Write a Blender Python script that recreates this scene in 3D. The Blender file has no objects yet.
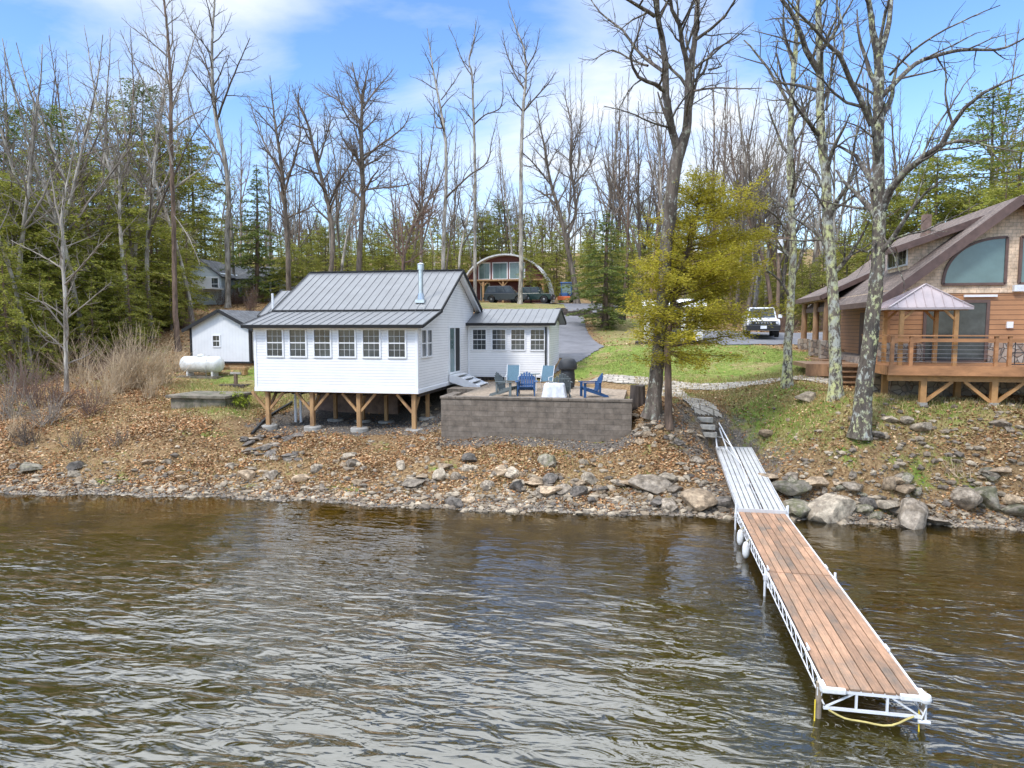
import bpy, math, random
import numpy as np
from mathutils import Vector, Matrix, noise as mnoise
R = math.radians
scene = bpy.context.scene

# ------------------------------------------------------------------ camera
FPX, CAMH = 690.0, 5.5
YAW = R(11.0); PIT = math.atan((384 - 328) / FPX)
cam_d = bpy.data.cameras.new('camera'); cam = bpy.data.objects.new('camera', cam_d)
scene.collection.objects.link(cam); scene.camera = cam
cam_d.sensor_width = 36; cam_d.lens = 36 * FPX / 1024
cam_d.clip_start = 0.1; cam_d.clip_end = 3000
cam.location = (0, 0, CAMH)
cam.rotation_euler = (R(90) - PIT, 0, YAW)

# ------------------------------------------------------------------ sky, sun, exposure
SUN_EL, SUN_AZ = R(48), R(215)      # azimuth clockwise from +Y
world = bpy.data.worlds.new('World'); scene.world = world; world.use_nodes = True
def build_world():
    nt = world.node_tree; N = nt.nodes; L = nt.links
    for n in list(N): N.remove(n)
    out = N.new('ShaderNodeOutputWorld'); bg = N.new('ShaderNodeBackground'); bg.inputs[1].default_value = 0.13
    sky = N.new('ShaderNodeTexSky'); sky.sky_type = 'NISHITA'; sky.sun_disc = False
    sky.sun_elevation = SUN_EL; sky.sun_rotation = SUN_AZ
    sky.air_density = 1.0; sky.dust_density = 0.3; sky.ozone_density = 2.5
    tc = N.new('ShaderNodeTexCoord'); sep = N.new('ShaderNodeSeparateXYZ'); L.new(tc.outputs['Generated'], sep.inputs[0])
    zc = N.new('ShaderNodeMath'); zc.operation = 'MAXIMUM'; L.new(sep.outputs[2], zc.inputs[0]); zc.inputs[1].default_value = 0.0
    za = N.new('ShaderNodeMath'); za.operation = 'ADD'; L.new(zc.outputs[0], za.inputs[0]); za.inputs[1].default_value = 0.22
    dv = N.new('ShaderNodeVectorMath'); dv.operation = 'DIVIDE'; L.new(tc.outputs['Generated'], dv.inputs[0])
    cb = N.new('ShaderNodeCombineXYZ')
    for i in range(3): L.new(za.outputs[0], cb.inputs[i])
    L.new(cb.outputs[0], dv.inputs[1])
    mp = N.new('ShaderNodeMapping'); mp.inputs['Rotation'].default_value = (0, 0, R(-25)); mp.inputs['Scale'].default_value = (0.75, 1.5, 1.0)
    mp.inputs['Location'].default_value = CLOUD_OFF
    L.new(dv.outputs[0], mp.inputs[0])
    n1 = N.new('ShaderNodeTexNoise'); n1.inputs['Scale'].default_value = 1.15; n1.inputs['Detail'].default_value = 9; n1.inputs['Roughness'].default_value = 0.56
    n1.inputs['Distortion'].default_value = 0.35
    L.new(mp.outputs[0], n1.inputs['Vector'])
    acc = n1.outputs['Fac']
    def blob(az, el, c0, c1, k, acc):     # more cloud (k > 0) or less round one bearing of the sky
        v = (math.sin(R(az))*math.cos(R(el)), math.cos(R(az))*math.cos(R(el)), math.sin(R(el)))
        nm = N.new('ShaderNodeVectorMath'); nm.operation = 'NORMALIZE'; L.new(tc.outputs['Generated'], nm.inputs[0])
        dt = N.new('ShaderNodeVectorMath'); dt.operation = 'DOT_PRODUCT'; L.new(nm.outputs[0], dt.inputs[0]); dt.inputs[1].default_value = v
        r_ = N.new('ShaderNodeMapRange'); r_.interpolation_type = 'SMOOTHSTEP'; L.new(dt.outputs['Value'], r_.inputs[0]); r_.inputs[1].default_value = math.cos(R(c1)); r_.inputs[2].default_value = math.cos(R(c0)); r_.inputs[3].default_value = 0; r_.inputs[4].default_value = k
        a_ = N.new('ShaderNodeMath'); L.new(acc, a_.inputs[0]); L.new(r_.outputs[0], a_.inputs[1]); return a_.outputs[0]
    for b_ in SKY_BLOBS: acc = blob(*b_, acc)
    rp = N.new('ShaderNodeValToRGB'); L.new(acc, rp.inputs[0])
    rp.color_ramp.elements[0].position = 0.42; rp.color_ramp.elements[0].color = (0, 0, 0, 1)
    rp.color_ramp.elements[1].position = 0.70; rp.color_ramp.elements[1].color = (1, 1, 1, 1)
    # thin veil near the horizon
    hz = N.new('ShaderNodeMapRange'); L.new(sep.outputs[2], hz.inputs[0]); hz.inputs[1].default_value = 0.0; hz.inputs[2].default_value = 0.30
    hz.inputs[3].default_value = 0.34; hz.inputs[4].default_value = 0.0
    mx = N.new('ShaderNodeMath'); mx.operation = 'MAXIMUM'; L.new(rp.outputs[0], mx.inputs[0]); L.new(hz.outputs[0], mx.inputs[1])
    hs = N.new('ShaderNodeHueSaturation'); hs.inputs['Saturation'].default_value = 1.18; hs.inputs['Value'].default_value = 1.2; hs.inputs['Hue'].default_value = 0.507; L.new(sky.outputs[0], hs.inputs['Color'])
    mc = N.new('ShaderNodeMixRGB'); L.new(mx.outputs[0], mc.inputs[0]); L.new(hs.outputs[0], mc.inputs[1]); hb = N.new('ShaderNodeMapRange'); L.new(sep.outputs[2], hb.inputs[0]); hb.inputs[1].default_value = 0.40; hb.inputs[2].default_value = 0.62; hb.inputs[3].default_value = 1.0; hb.inputs[4].default_value = 3.0  # unseen clouds overhead boosted, added brightness for lake reflections and fill
    cc = N.new('ShaderNodeVectorMath'); cc.operation = 'SCALE'; cc.inputs[0].default_value = (4.4, 4.65, 5.0); L.new(hb.outputs[0], cc.inputs['Scale']); L.new(cc.outputs[0], mc.inputs[2])
    L.new(mc.outputs[0], bg.inputs[0]); L.new(bg.outputs[0], out.inputs[0])
CLOUD_OFF = (0.4, 0.0, 0.0)
SKY_BLOBS = [(0, 16, 4, 17, 0.10), (-36, 24, 3, 12, 0.09), (-17, 23, 4, 13, -0.14), (22, 21, 5, 17, -0.22), (-28, 10, 4, 13, -0.10), (-11, 60, 24, 37, 0.34)]  # last entry: cloud added overhead, out of view, to whiten the lake's reflections
build_world()
sd = bpy.data.lights.new('sun', 'SUN'); sd.energy = 1.5; sd.angle = R(10); sd.color = (1.0, 0.95, 0.88)
sun = bpy.data.objects.new('sun', sd); scene.collection.objects.link(sun)
sv = Vector((math.sin(SUN_AZ) * math.cos(SUN_EL), math.cos(SUN_AZ) * math.cos(SUN_EL), math.sin(SUN_EL)))
sun.rotation_euler = sv.to_track_quat('Z', 'Y').to_euler(); sun.location = (-20, -20, 40)
vs = scene.view_settings; vs.view_transform = 'Standard'; vs.look = 'None'; vs.gamma = 1.0; vs.use_curve_mapping = False
vs.exposure = 0.9
scene.cycles.max_bounces = 6; scene.cycles.transparent_max_bounces = 8
scene.cycles.caustics_reflective = False; scene.cycles.caustics_refractive = False
scene.cycles.sample_clamp_indirect = 4.0
scene.cycles.use_denoising = True

# ------------------------------------------------------------------ measuring helpers: from the photo's rows and columns to metres
fwv = np.array([-math.sin(YAW) * math.cos(PIT), math.cos(YAW) * math.cos(PIT), -math.sin(PIT)])
rtv = np.array([math.cos(YAW), math.sin(YAW), 0.0]); upv = np.cross(rtv, fwv); CAMP = np.array([0, 0, CAMH])
def ray(u, v): return fwv * FPX + rtv * (u - 512) - upv * (v - 384)
def aty(u, v, y): d = ray(u, v); return CAMP + d * (y / d[1])
def atz(u, v, z): d = ray(u, v); return CAMP + d * ((z - CAMH) / d[2])
def proj(p):
    q = np.asarray(p, float) - CAMP; z = q @ fwv
    return 512 + FPX * (q @ rtv) / z, 384 - FPX * (q @ upv) / z

# ------------------------------------------------------------------ scene helpers
COL = scene.collection
def link(o, parent=None):
    COL.objects.link(o)
    if parent is not None: o.parent = parent
    return o
def tag(o, label=None, cat=None, group=None, kind=None):
    if label: o['label'] = label
    if cat: o['category'] = cat
    if group: o['group'] = group
    if kind: o['kind'] = kind
    return o
def empty(name, loc, label, cat, group=None, rz=0):
    o = bpy.data.objects.new(name, None); o.empty_display_size = 0.2
    o.location = loc; o.rotation_euler = (0, 0, rz); link(o)
    return tag(o, label, cat, group)
def npmesh(name, V, Fq=None, Ft=None, smooth=False):
    """mesh from numpy arrays of quads and triangles"""
    me = bpy.data.meshes.new(name); V = np.asarray(V, np.float32)
    nq = 0 if Fq is None else len(Fq); ntr = 0 if Ft is None else len(Ft)
    me.vertices.add(len(V)); me.vertices.foreach_set('co', V.ravel())
    idx = []; 
    if nq: idx.append(np.asarray(Fq, np.int32).ravel())
    if ntr: idx.append(np.asarray(Ft, np.int32).ravel())
    idx = np.concatenate(idx)
    me.loops.add(len(idx)); me.loops.foreach_set('vertex_index', idx)
    me.polygons.add(nq + ntr)
    st = np.concatenate([np.arange(nq) * 4, nq * 4 + np.arange(ntr) * 3]).astype(np.int32)
    me.polygons.foreach_set('loop_start', st)
    me.polygons.foreach_set('use_smooth', np.full(nq + ntr, smooth, bool))
    me.update(calc_edges=True)
    return me
def mobj(name, me, mat, parent=None, loc=None):
    o = bpy.data.objects.new(name, me)
    if mat is not None and not me.materials: me.materials.append(mat)
    if loc is not None: o.location = loc
    return link(o, parent)

class MB:
    """collects simple solids, built as one mesh"""
    def __init__(s): s.v = []; s.f = []
    def add(s, vs, fs):
        b = len(s.v); s.v += [tuple(map(float, p)) for p in vs]; s.f += [tuple(b + i for i in f) for f in fs]; return s
    def box(s, x0, x1, y0, y1, z0, z1):
        return s.add([(x0,y0,z0),(x1,y0,z0),(x1,y1,z0),(x0,y1,z0),(x0,y0,z1),(x1,y0,z1),(x1,y1,z1),(x0,y1,z1)],
                     [(0,3,2,1),(4,5,6,7),(0,1,5,4),(1,2,6,5),(2,3,7,6),(3,0,4,7)])
    def slab(s, a, b, c, d, th):
        """a quad a,b,c,d given thickness th downwards along its normal"""
        A = [Vector(p) for p in (a, b, c, d)]; n = (A[1]-A[0]).cross(A[3]-A[0]).normalized() * th
        vs = A + [p - n for p in A]
        return s.add(vs, [(0,1,2,3),(7,6,5,4),(0,4,5,1),(1,5,6,2),(2,6,7,3),(3,7,4,0)])
    def prism(s, pts, off):
        """polygon pts (3D) extruded by vector off"""
        n = len(pts); A = [Vector(p) for p in pts]; o = Vector(off); vs = A + [p + o for p in A]
        fs = [tuple(range(n)), tuple(range(2*n-1, n-1, -1))] + [(i, i+n, (i+1) % n + n, (i+1) % n) for i in range(n)]
        return s.add(vs, fs)
    def beam(s, p, q, w, h=None, upd=(0,0,1)):
        h = h or w; p = Vector(p); q = Vector(q); d = (q-p).normalized(); u = Vector(upd)
        if abs(d.dot(u)) > 0.98: u = Vector((0,1,0)) if abs(d.y) < 0.9 else Vector((1,0,0))
        sx = d.cross(u).normalized() * (w/2); sy = sx.cross(d).normalized() * (h/2)
        vs = [p-sx-sy, p+sx-sy, p+sx+sy, p-sx+sy, q-sx-sy, q+sx-sy, q+sx+sy, q-sx+sy]
        return s.add(vs, [(0,1,2,3),(7,6,5,4),(0,4,5,1),(1,5,6,2),(2,6,7,3),(3,7,4,0)])
    def tube(s, pts, rad, n=8, caps=True):
        pts = [Vector(p) for p in pts]; m = len(pts)
        rad = rad if isinstance(rad, (list, tuple)) else [rad]*m
        vs = []; fs = []
        for i, p in enumerate(pts):
            t = (pts[min(i+1, m-1)] - pts[max(i-1, 0)]).normalized()
            a = Vector((0,0,1)) if abs(t.z) < 0.9 else Vector((1,0,0))
            x = t.cross(a).normalized(); y = t.cross(x)
            for k in range(n):
                an = 2*math.pi*k/n; vs.append(p + (x*math.cos(an) + y*math.sin(an)) * rad[i])
        for i in range(m-1):
            for k in range(n):
                fs.append((i*n+k, i*n+(k+1) % n, (i+1)*n+(k+1) % n, (i+1)*n+k))
        if caps: fs += [tuple(range(n-1, -1, -1)), tuple(range((m-1)*n, m*n))]
        return s.add(vs, fs)
    def lathe(s, prof, n=20, c=(0,0,0), axis='z'):
        vs = []; fs = []; m = len(prof)
        for r, z in prof:
            for k in range(n):
                a = 2*math.pi*k/n; p = (r*math.cos(a), r*math.sin(a), z)
                if axis == 'x': p = (z, p[0], p[1])
                if axis == 'y': p = (p[0], z, p[1])
                vs.append((c[0]+p[0], c[1]+p[1], c[2]+p[2]))
        for i in range(m-1):
            for k in range(n): fs.append((i*n+k, i*n+(k+1) % n, (i+1)*n+(k+1) % n, (i+1)*n+k))
        fs += [tuple(range(n-1, -1, -1)), tuple(range((m-1)*n, m*n))]
        return s.add(vs, fs)
    def build(s, name, mat, parent=None, smooth=False, bevel=0.0, loc=None, label=None):
        me = bpy.data.meshes.new(name); me.from_pydata(s.v, [], s.f); me.update()
        if smooth:
            me.polygons.foreach_set('use_smooth', [True]*len(me.polygons))
            me.set_sharp_from_angle(angle=R(38))
        o = mobj(name, me, mat, parent, loc)
        if bevel:
            b = o.modifiers.new('bevel', 'BEVEL'); b.width = bevel; b.segments = 2; b.limit_method = 'ANGLE'
        if label: o['label'] = label
        return o

# ------------------------------------------------------------------ materials
MATS = {}
def mat(name, col, rough=0.7, metal=0.0, var=0.12, scale=4.0, bump=0.0, bscale=None, spec=0.5, stretch=(1,1,1), col2=None, c2pos=(0.45, 0.6), objrand=0.0, extra=None, bdist=0.02):
    """principled surface whose colour is mottled by noise (and, if col2, patched with a second colour)"""
    if name in MATS: return MATS[name]
    m = bpy.data.materials.new(name); m.use_nodes = True; nt = m.node_tree; N = nt.nodes; L = nt.links
    bs = N['Principled BSDF']; bs.inputs['Roughness'].default_value = rough; bs.inputs['Metallic'].default_value = metal
    bs.inputs['Specular IOR Level'].default_value = spec
    tc = N.new('ShaderNodeTexCoord'); mp = N.new('ShaderNodeMapping'); mp.inputs['Scale'].default_value = stretch
    L.new(tc.outputs['Object'], mp.inputs[0])
    vec = mp.outputs[0]
    n1 = N.new('ShaderNodeTexNoise'); n1.inputs['Scale'].default_value = scale; n1.inputs['Detail'].default_value = 6; n1.inputs['Roughness'].default_value = 0.65
    L.new(vec, n1.inputs['Vector'])
    mr = N.new('ShaderNodeMapRange'); L.new(n1.outputs['Fac'], mr.inputs[0]); mr.inputs[1].default_value = 0.3; mr.inputs[2].default_value = 0.7
    mr.inputs[3].default_value = 1 - var * 2; mr.inputs[4].default_value = 1 + var * 2
    hs = N.new('ShaderNodeHueSaturation'); hs.inputs['Color'].default_value = (*col, 1)
    val = mr.outputs[0]
    if objrand:
        oi = N.new('ShaderNodeObjectInfo'); mr2 = N.new('ShaderNodeMapRange'); L.new(oi.outputs['Random'], mr2.inputs[0])
        mr2.inputs[3].default_value = 1 - objrand; mr2.inputs[4].default_value = 1 + objrand
        mm = N.new('ShaderNodeMath'); mm.operation = 'MULTIPLY'; L.new(val, mm.inputs[0]); L.new(mr2.outputs[0], mm.inputs[1]); val = mm.outputs[0]
    if col2 is not None:
        n2 = N.new('ShaderNodeTexNoise'); n2.inputs['Scale'].default_value = scale * 0.6; n2.inputs['Detail'].default_value = 5; n2.inputs['Roughness'].default_value = 0.7
        mp2 = N.new('ShaderNodeMapping'); mp2.inputs['Location'].default_value = (7, 3, 5); L.new(vec, mp2.inputs[0]); L.new(mp2.outputs[0], n2.inputs['Vector'])
        mr3 = N.new('ShaderNodeMapRange'); L.new(n2.outputs['Fac'], mr3.inputs[0]); mr3.inputs[1].default_value = c2pos[0]; mr3.inputs[2].default_value = c2pos[1]
        mx = N.new('ShaderNodeMixRGB'); L.new(mr3.outputs[0], mx.inputs[0]); mx.inputs[1].default_value = (*col, 1); mx.inputs[2].default_value = (*col2, 1)
        L.new(mx.outputs[0], hs.inputs['Color'])
    L.new(val, hs.inputs['Value']); L.new(hs.outputs[0], bs.inputs['Base Color'])
    if bump:
        n3 = N.new('ShaderNodeTexNoise'); n3.inputs['Scale'].default_value = bscale or scale * 3; n3.inputs['Detail'].default_value = 6
        L.new(vec, n3.inputs['Vector'])
        bp = N.new('ShaderNodeBump'); bp.inputs['Strength'].default_value = bump; bp.inputs['Distance'].default_value = bdist
        L.new(n3.outputs['Fac'], bp.inputs['Height']); L.new(bp.outputs[0], bs.inputs['Normal'])
    MATS[name] = m
    if extra: extra(m, N, L, bs, tc, hs)
    return m
def siding(name, col, course=0.11, vertical=False, var=0.03, depth=0.6, groove=0.25):
    """lapped boards: a saw-tooth in the height of the surface, carried by the bump, and a thin darker line at each joint"""
    def ex(m, N, L, bs, tc, hs):
        sp = N.new('ShaderNodeSeparateXYZ'); L.new(tc.outputs['Object'], sp.inputs[0])
        src = sp.outputs[2]
        if vertical:
            ad = N.new('ShaderNodeMath'); L.new(sp.outputs[0], ad.inputs[0]); L.new(sp.outputs[1], ad.inputs[1]); src = ad.outputs[0]
        dv = N.new('ShaderNodeMath'); dv.operation = 'DIVIDE'; L.new(src, dv.inputs[0]); dv.inputs[1].default_value = course
        fr = N.new('ShaderNodeMath'); fr.operation = 'FRACT'; L.new(dv.outputs[0], fr.inputs[0])
        inv = N.new('ShaderNodeMath'); inv.operation = 'SUBTRACT'; inv.inputs[0].default_value = 1; L.new(fr.outputs[0], inv.inputs[1])
        bp = N.new('ShaderNodeBump'); bp.inputs['Strength'].default_value = depth; bp.inputs['Distance'].default_value = 0.02
        L.new(inv.outputs[0], bp.inputs['Height']); L.new(bp.outputs[0], bs.inputs['Normal'])
        gt = N.new('ShaderNodeMath'); gt.operation = 'LESS_THAN'; gt.inputs[1].default_value = 0.10; L.new(fr.outputs[0], gt.inputs[0])
        mx = N.new('ShaderNodeMixRGB'); mx.blend_type = 'MULTIPLY'; ml = N.new('ShaderNodeMath'); ml.operation = 'MULTIPLY'; ml.inputs[1].default_value = 1.0
        L.new(gt.outputs[0], ml.inputs[0]); L.new(ml.outputs[0], mx.inputs[0]); L.new(hs.outputs[0], mx.inputs[1]); g = 1 - groove * 1.6
        mx.inputs[2].default_value = (g, g, g, 1); L.new(mx.outputs[0], bs.inputs['Base Color'])  # darkens a thin line at each board joint
    return mat(name, col, 0.55, var=var, scale=1.2, extra=ex)
def bricky(name, col, col2, mortar, bw, bh, ms=0.015, axis='xz', rough=0.85, off=0.5, bump=0.6):
    m = bpy.data.materials.new(name); m.use_nodes = True; N = m.node_tree.nodes; L = m.node_tree.links; bs = N['Principled BSDF']
    bs.inputs['Roughness'].default_value = rough
    tc = N.new('ShaderNodeTexCoord'); sp = N.new('ShaderNodeSeparateXYZ'); L.new(tc.outputs['Object'], sp.inputs[0])
    cb = N.new('ShaderNodeCombineXYZ')
    if axis == 'xz':
        ad = N.new('ShaderNodeMath'); L.new(sp.outputs[0], ad.inputs[0]); L.new(sp.outputs[1], ad.inputs[1])
        L.new(ad.outputs[0], cb.inputs[0]); L.new(sp.outputs[2], cb.inputs[1])
    else: L.new(sp.outputs[0], cb.inputs[0]); L.new(sp.outputs[1], cb.inputs[1])
    nz = N.new('ShaderNodeTexNoise'); nz.inputs['Scale'].default_value = 3; nz.inputs['Detail'].default_value = 8; nz.inputs['Roughness'].default_value = 0.7; L.new(tc.outputs['Object'], nz.inputs['Vector'])
    b = N.new('ShaderNodeTexBrick'); L.new(cb.outputs[0], b.inputs['Vector']); b.offset = off
    b.inputs['Color1'].default_value = (*col, 1); b.inputs['Color2'].default_value = (*col2, 1); b.inputs['Mortar'].default_value = (*mortar, 1)
    b.inputs['Scale'].default_value = 1; b.inputs['Mortar Size'].default_value = ms; b.inputs['Brick Width'].default_value = bw; b.inputs['Row Height'].default_value = bh; b.inputs['Bias'].default_value = -0.1
    mr = N.new('ShaderNodeMapRange'); L.new(nz.outputs['Fac'], mr.inputs[0]); mr.inputs[1].default_value = 0.3; mr.inputs[2].default_value = 0.7; mr.inputs[3].default_value = 0.55; mr.inputs[4].default_value = 1.5
    hs = N.new('ShaderNodeHueSaturation'); L.new(b.outputs['Color'], hs.inputs['Color']); L.new(mr.outputs[0], hs.inputs['Value']); L.new(hs.outputs[0], bs.inputs['Base Color'])
    n2 = N.new('ShaderNodeTexNoise'); n2.inputs['Scale'].default_value = 14; n2.inputs['Detail'].default_value = 6; L.new(tc.outputs['Object'], n2.inputs['Vector'])
    s1 = N.new('ShaderNodeMath'); s1.operation = 'SUBTRACT'; L.new(n2.outputs['Fac'], s1.inputs[0]); L.new(b.outputs['Fac'], s1.inputs[1])
    bp = N.new('ShaderNodeBump'); bp.inputs['Strength'].default_value = bump; bp.inputs['Distance'].default_value = 0.03; L.new(s1.outputs[0], bp.inputs['Height']); L.new(bp.outputs[0], bs.inputs['Normal'])
    return m
def stonework(name, scale=4.6, c1=(0.42,0.38,0.33), c2=(0.22,0.19,0.17)):
    m = bpy.data.materials.new(name); m.use_nodes = True; N = m.node_tree.nodes; L = m.node_tree.links; bs = N['Principled BSDF']; bs.inputs['Roughness'].default_value = 0.9
    tc = N.new('ShaderNodeTexCoord'); v = N.new('ShaderNodeTexVoronoi'); v.inputs['Scale'].default_value = scale; L.new(tc.outputs['Object'], v.inputs['Vector'])
    ve = N.new('ShaderNodeTexVoronoi'); ve.feature = 'DISTANCE_TO_EDGE'; ve.inputs['Scale'].default_value = scale; L.new(tc.outputs['Object'], ve.inputs['Vector'])
    sp = N.new('ShaderNodeSeparateColor'); L.new(v.outputs['Color'], sp.inputs[0])
    rp = N.new('ShaderNodeValToRGB'); L.new(sp.outputs[0], rp.inputs[0]); rp.color_ramp.elements[0].color = (*c2, 1); rp.color_ramp.elements[1].color = (*c1, 1)
    e = rp.color_ramp.elements.new(0.5); e.color = (0.36, 0.27, 0.2, 1)
    mr = N.new('ShaderNodeMapRange'); L.new(ve.outputs['Distance'], mr.inputs[0]); mr.inputs[1].default_value = 0.0; mr.inputs[2].default_value = 0.08; 
    mx = N.new('ShaderNodeMixRGB'); L.new(mr.outputs[0], mx.inputs[0]); mx.inputs[1].default_value = (0.19,0.17,0.15,1); L.new(rp.outputs[0], mx.inputs[2]); L.new(mx.outputs[0], bs.inputs['Base Color'])
    bp = N.new('ShaderNodeBump'); bp.inputs['Strength'].default_value = 0.8; bp.inputs['Distance'].default_value = 0.05; L.new(mr.outputs[0], bp.inputs['Height']); L.new(bp.outputs[0], bs.inputs['Normal'])
    return m
def island_mat(name, cols, rough=0.8, trans=0.0, nscale=0.8, nvar=0.25, objrand=0.12):
    """leaves, needles, blades: every loose face takes a colour of its own from a ramp"""
    m = bpy.data.materials.new(name); m.use_nodes = True; N = m.node_tree.nodes; L = m.node_tree.links; bs = N['Principled BSDF']
    bs.inputs['Roughness'].default_value = rough; bs.inputs['Specular IOR Level'].default_value = 0.25
    g = N.new('ShaderNodeNewGeometry'); rp = N.new('ShaderNodeValToRGB'); L.new(g.outputs['Random Per Island'], rp.inputs[0])
    els = rp.color_ramp.elements
    while len(els) < len(cols): els.new(0.5)
    for i, c in enumerate(cols): els[i].position = i / (len(cols) - 1); els[i].color = (*c, 1)
    tc = N.new('ShaderNodeTexCoord'); nz = N.new('ShaderNodeTexNoise'); nz.inputs['Scale'].default_value = nscale; nz.inputs['Detail'].default_value = 3; L.new(tc.outputs['Object'], nz.inputs['Vector'])
    mr = N.new('ShaderNodeMapRange'); L.new(nz.outputs['Fac'], mr.inputs[0]); mr.inputs[1].default_value = 0.3; mr.inputs[2].default_value = 0.7; mr.inputs[3].default_value = 1 - nvar; mr.inputs[4].default_value = 1 + nvar
    oi = N.new('ShaderNodeObjectInfo'); m2 = N.new('ShaderNodeMapRange'); L.new(oi.outputs['Random'], m2.inputs[0]); m2.inputs[3].default_value = 1 - objrand; m2.inputs[4].default_value = 1 + objrand
    mm = N.new('ShaderNodeMath'); mm.operation = 'MULTIPLY'; L.new(mr.outputs[0], mm.inputs[0]); L.new(m2.outputs[0], mm.inputs[1])
    hs = N.new('ShaderNodeHueSaturation'); L.new(rp.outputs[0], hs.inputs['Color']); L.new(mm.outputs[0], hs.inputs['Value']); L.new(hs.outputs[0], bs.inputs['Base Color'])
    if trans:
        tr = N.new('ShaderNodeBsdfTranslucent'); L.new(hs.outputs[0], tr.inputs[0]); ms = N.new('ShaderNodeMixShader'); ms.inputs[0].default_value = trans
        L.new(bs.outputs[0], ms.inputs[1]); L.new(tr.outputs[0], ms.inputs[2]); L.new(ms.outputs[0], N['Material Output'].inputs[0])
    return m

M = {}
M['white_siding'] = siding('white_lap_siding', (0.83, 0.83, 0.82), 0.115, depth=0.5, groove=0.28)
M['white_trim'] = mat('white_trim', (0.83, 0.84, 0.85), 0.45, var=0.03)
M['white_metal'] = mat('white_painted_metal', (0.80, 0.81, 0.82), 0.4, var=0.04)
M['roof'] = mat('grey_metal_roof', (0.175, 0.18, 0.185), 0.42, metal=0.1, var=0.07, scale=1.4)
M['dark_trim'] = mat('dark_trim', (0.013, 0.014, 0.015), 0.7, var=0.1)
M['flue'] = mat('galvanised_flue', (0.55, 0.6, 0.63), 0.3, metal=0.8, var=0.1, scale=6)
M['fresh_wood'] = mat('treated_lumber', (0.42, 0.25, 0.11), 0.75, var=0.18, scale=5, stretch=(1,1,0.25), col2=(0.30,0.17,0.08))
M['concrete'] = mat('concrete', (0.36, 0.34, 0.30), 0.9, var=0.15, scale=5, bump=0.4)
M['old_concrete'] = mat('weathered_concrete', (0.20, 0.17, 0.13), 0.95, var=0.25, scale=3, bump=0.5, col2=(0.10,0.10,0.06))
M['block_wall'] = bricky('weathered_retaining_blocks', (0.16,0.13,0.10), (0.20,0.165,0.13), (0.115,0.095,0.075), 0.62, 0.2, 0.008, bump=0.45)
M['asphalt'] = mat('old_asphalt', (0.17, 0.17, 0.18), 0.95, var=0.12, scale=0.9, bump=0.3, bscale=30)
M['patio'] = mat('gravel_patio', (0.33, 0.26, 0.19), 0.95, var=0.25, scale=9, bump=0.5, bscale=40)
M['path'] = mat('pale_path_stone', (0.42, 0.39, 0.33), 0.9, var=0.2, scale=5, bump=0.4, objrand=0.15)
M['glass'] = mat('window_glass', (0.03, 0.036, 0.04), 0.1, var=0.3, scale=0.9, spec=0.5, col2=(0.07,0.08,0.08), c2pos=(0.42,0.62))
M['lodge_glass'] = mat('lodge_window_glass', (0.10, 0.17, 0.17), 0.08, var=0.15, scale=0.5, spec=0.9)
M['shed_wall'] = siding('pale_shed_panel', (0.72, 0.74, 0.75), 0.2, vertical=True, depth=0.12, groove=0.05)
M['asphalt_shingle'] = bricky('grey_shingles', (0.12,0.125,0.13), (0.16,0.165,0.17), (0.06,0.06,0.06), 0.3, 0.14, 0.01, axis='xy')
M['brown_siding'] = siding('brown_log_siding', (0.44, 0.215, 0.095), 0.17, depth=0.9, groove=0.5, var=0.08)
M['tan_shingle'] = bricky('tan_shingles', (0.68,0.51,0.35), (0.74,0.57,0.41), (0.46,0.33,0.22), 0.24, 0.12, 0.008, bump=0.2)
M['brown_fascia'] = mat('brown_fascia', (0.13, 0.08, 0.065), 0.6, var=0.15)
M['lodge_roof'] = bricky('brown_roof_shingles', (0.17,0.125,0.10), (0.225,0.17,0.14), (0.10,0.08,0.07), 0.3, 0.14, 0.012, axis='xy')
M['stone'] = stonework('fieldstone')
M['deck_wood'] = mat('stained_deck_wood', (0.40, 0.19, 0.08), 0.6, var=0.2, scale=4, stretch=(0.3,1,1))
M['log'] = mat('peeled_log', (0.30, 0.17, 0.09), 0.6, var=0.25, scale=4, stretch=(1,1,0.3))
M['gazebo_wood'] = mat('honey_wood', (0.45, 0.24, 0.09), 0.6, var=0.12, scale=4)
M['gazebo_roof'] = mat('mauve_metal_roof', (0.46, 0.38, 0.37), 0.45, metal=0.1, var=0.05)
M['black_metal'] = mat('black_metal', (0.02, 0.02, 0.022), 0.5, var=0.1)
M['cable'] = mat('steel_cable', (0.3, 0.3, 0.3), 0.4, metal=0.6)
M['navy'] = mat('blue_plastic_lumber', (0.018, 0.075, 0.20), 0.5, var=0.1)
M['greygreen'] = mat('grey_plastic_lumber', (0.12, 0.14, 0.14), 0.55, var=0.1)
M['sling'] = mat('pale_blue_sling', (0.10, 0.19, 0.25), 0.7, var=0.08, scale=20)
M['cover'] = mat('white_cover_cloth', (0.66, 0.68, 0.71), 0.8, var=0.08, scale=5, bump=0.6, bscale=9, bdist=0.05)
M['black_cover'] = mat('black_grill_cover', (0.03, 0.032, 0.035), 0.6, var=0.2, scale=6)
M['rubber'] = mat('tyre_rubber', (0.02, 0.02, 0.02), 0.8)
M['white_car'] = mat('white_car_paint', (0.75, 0.77, 0.78), 0.25, var=0.02)
M['grey_car'] = mat('slate_car_paint', (0.035, 0.042, 0.048), 0.25, var=0.03)
M['green_car'] = mat('dark_green_car_paint', (0.018, 0.04, 0.034), 0.25, var=0.03)
M['blue_paint'] = mat('tractor_blue', (0.03, 0.12, 0.32), 0.4)
M['orange'] = mat('orange_paint', (0.7, 0.16, 0.04), 0.5)
M['yellow'] = mat('yellow_plastic', (0.85, 0.62, 0.03), 0.5, var=0.05)
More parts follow.
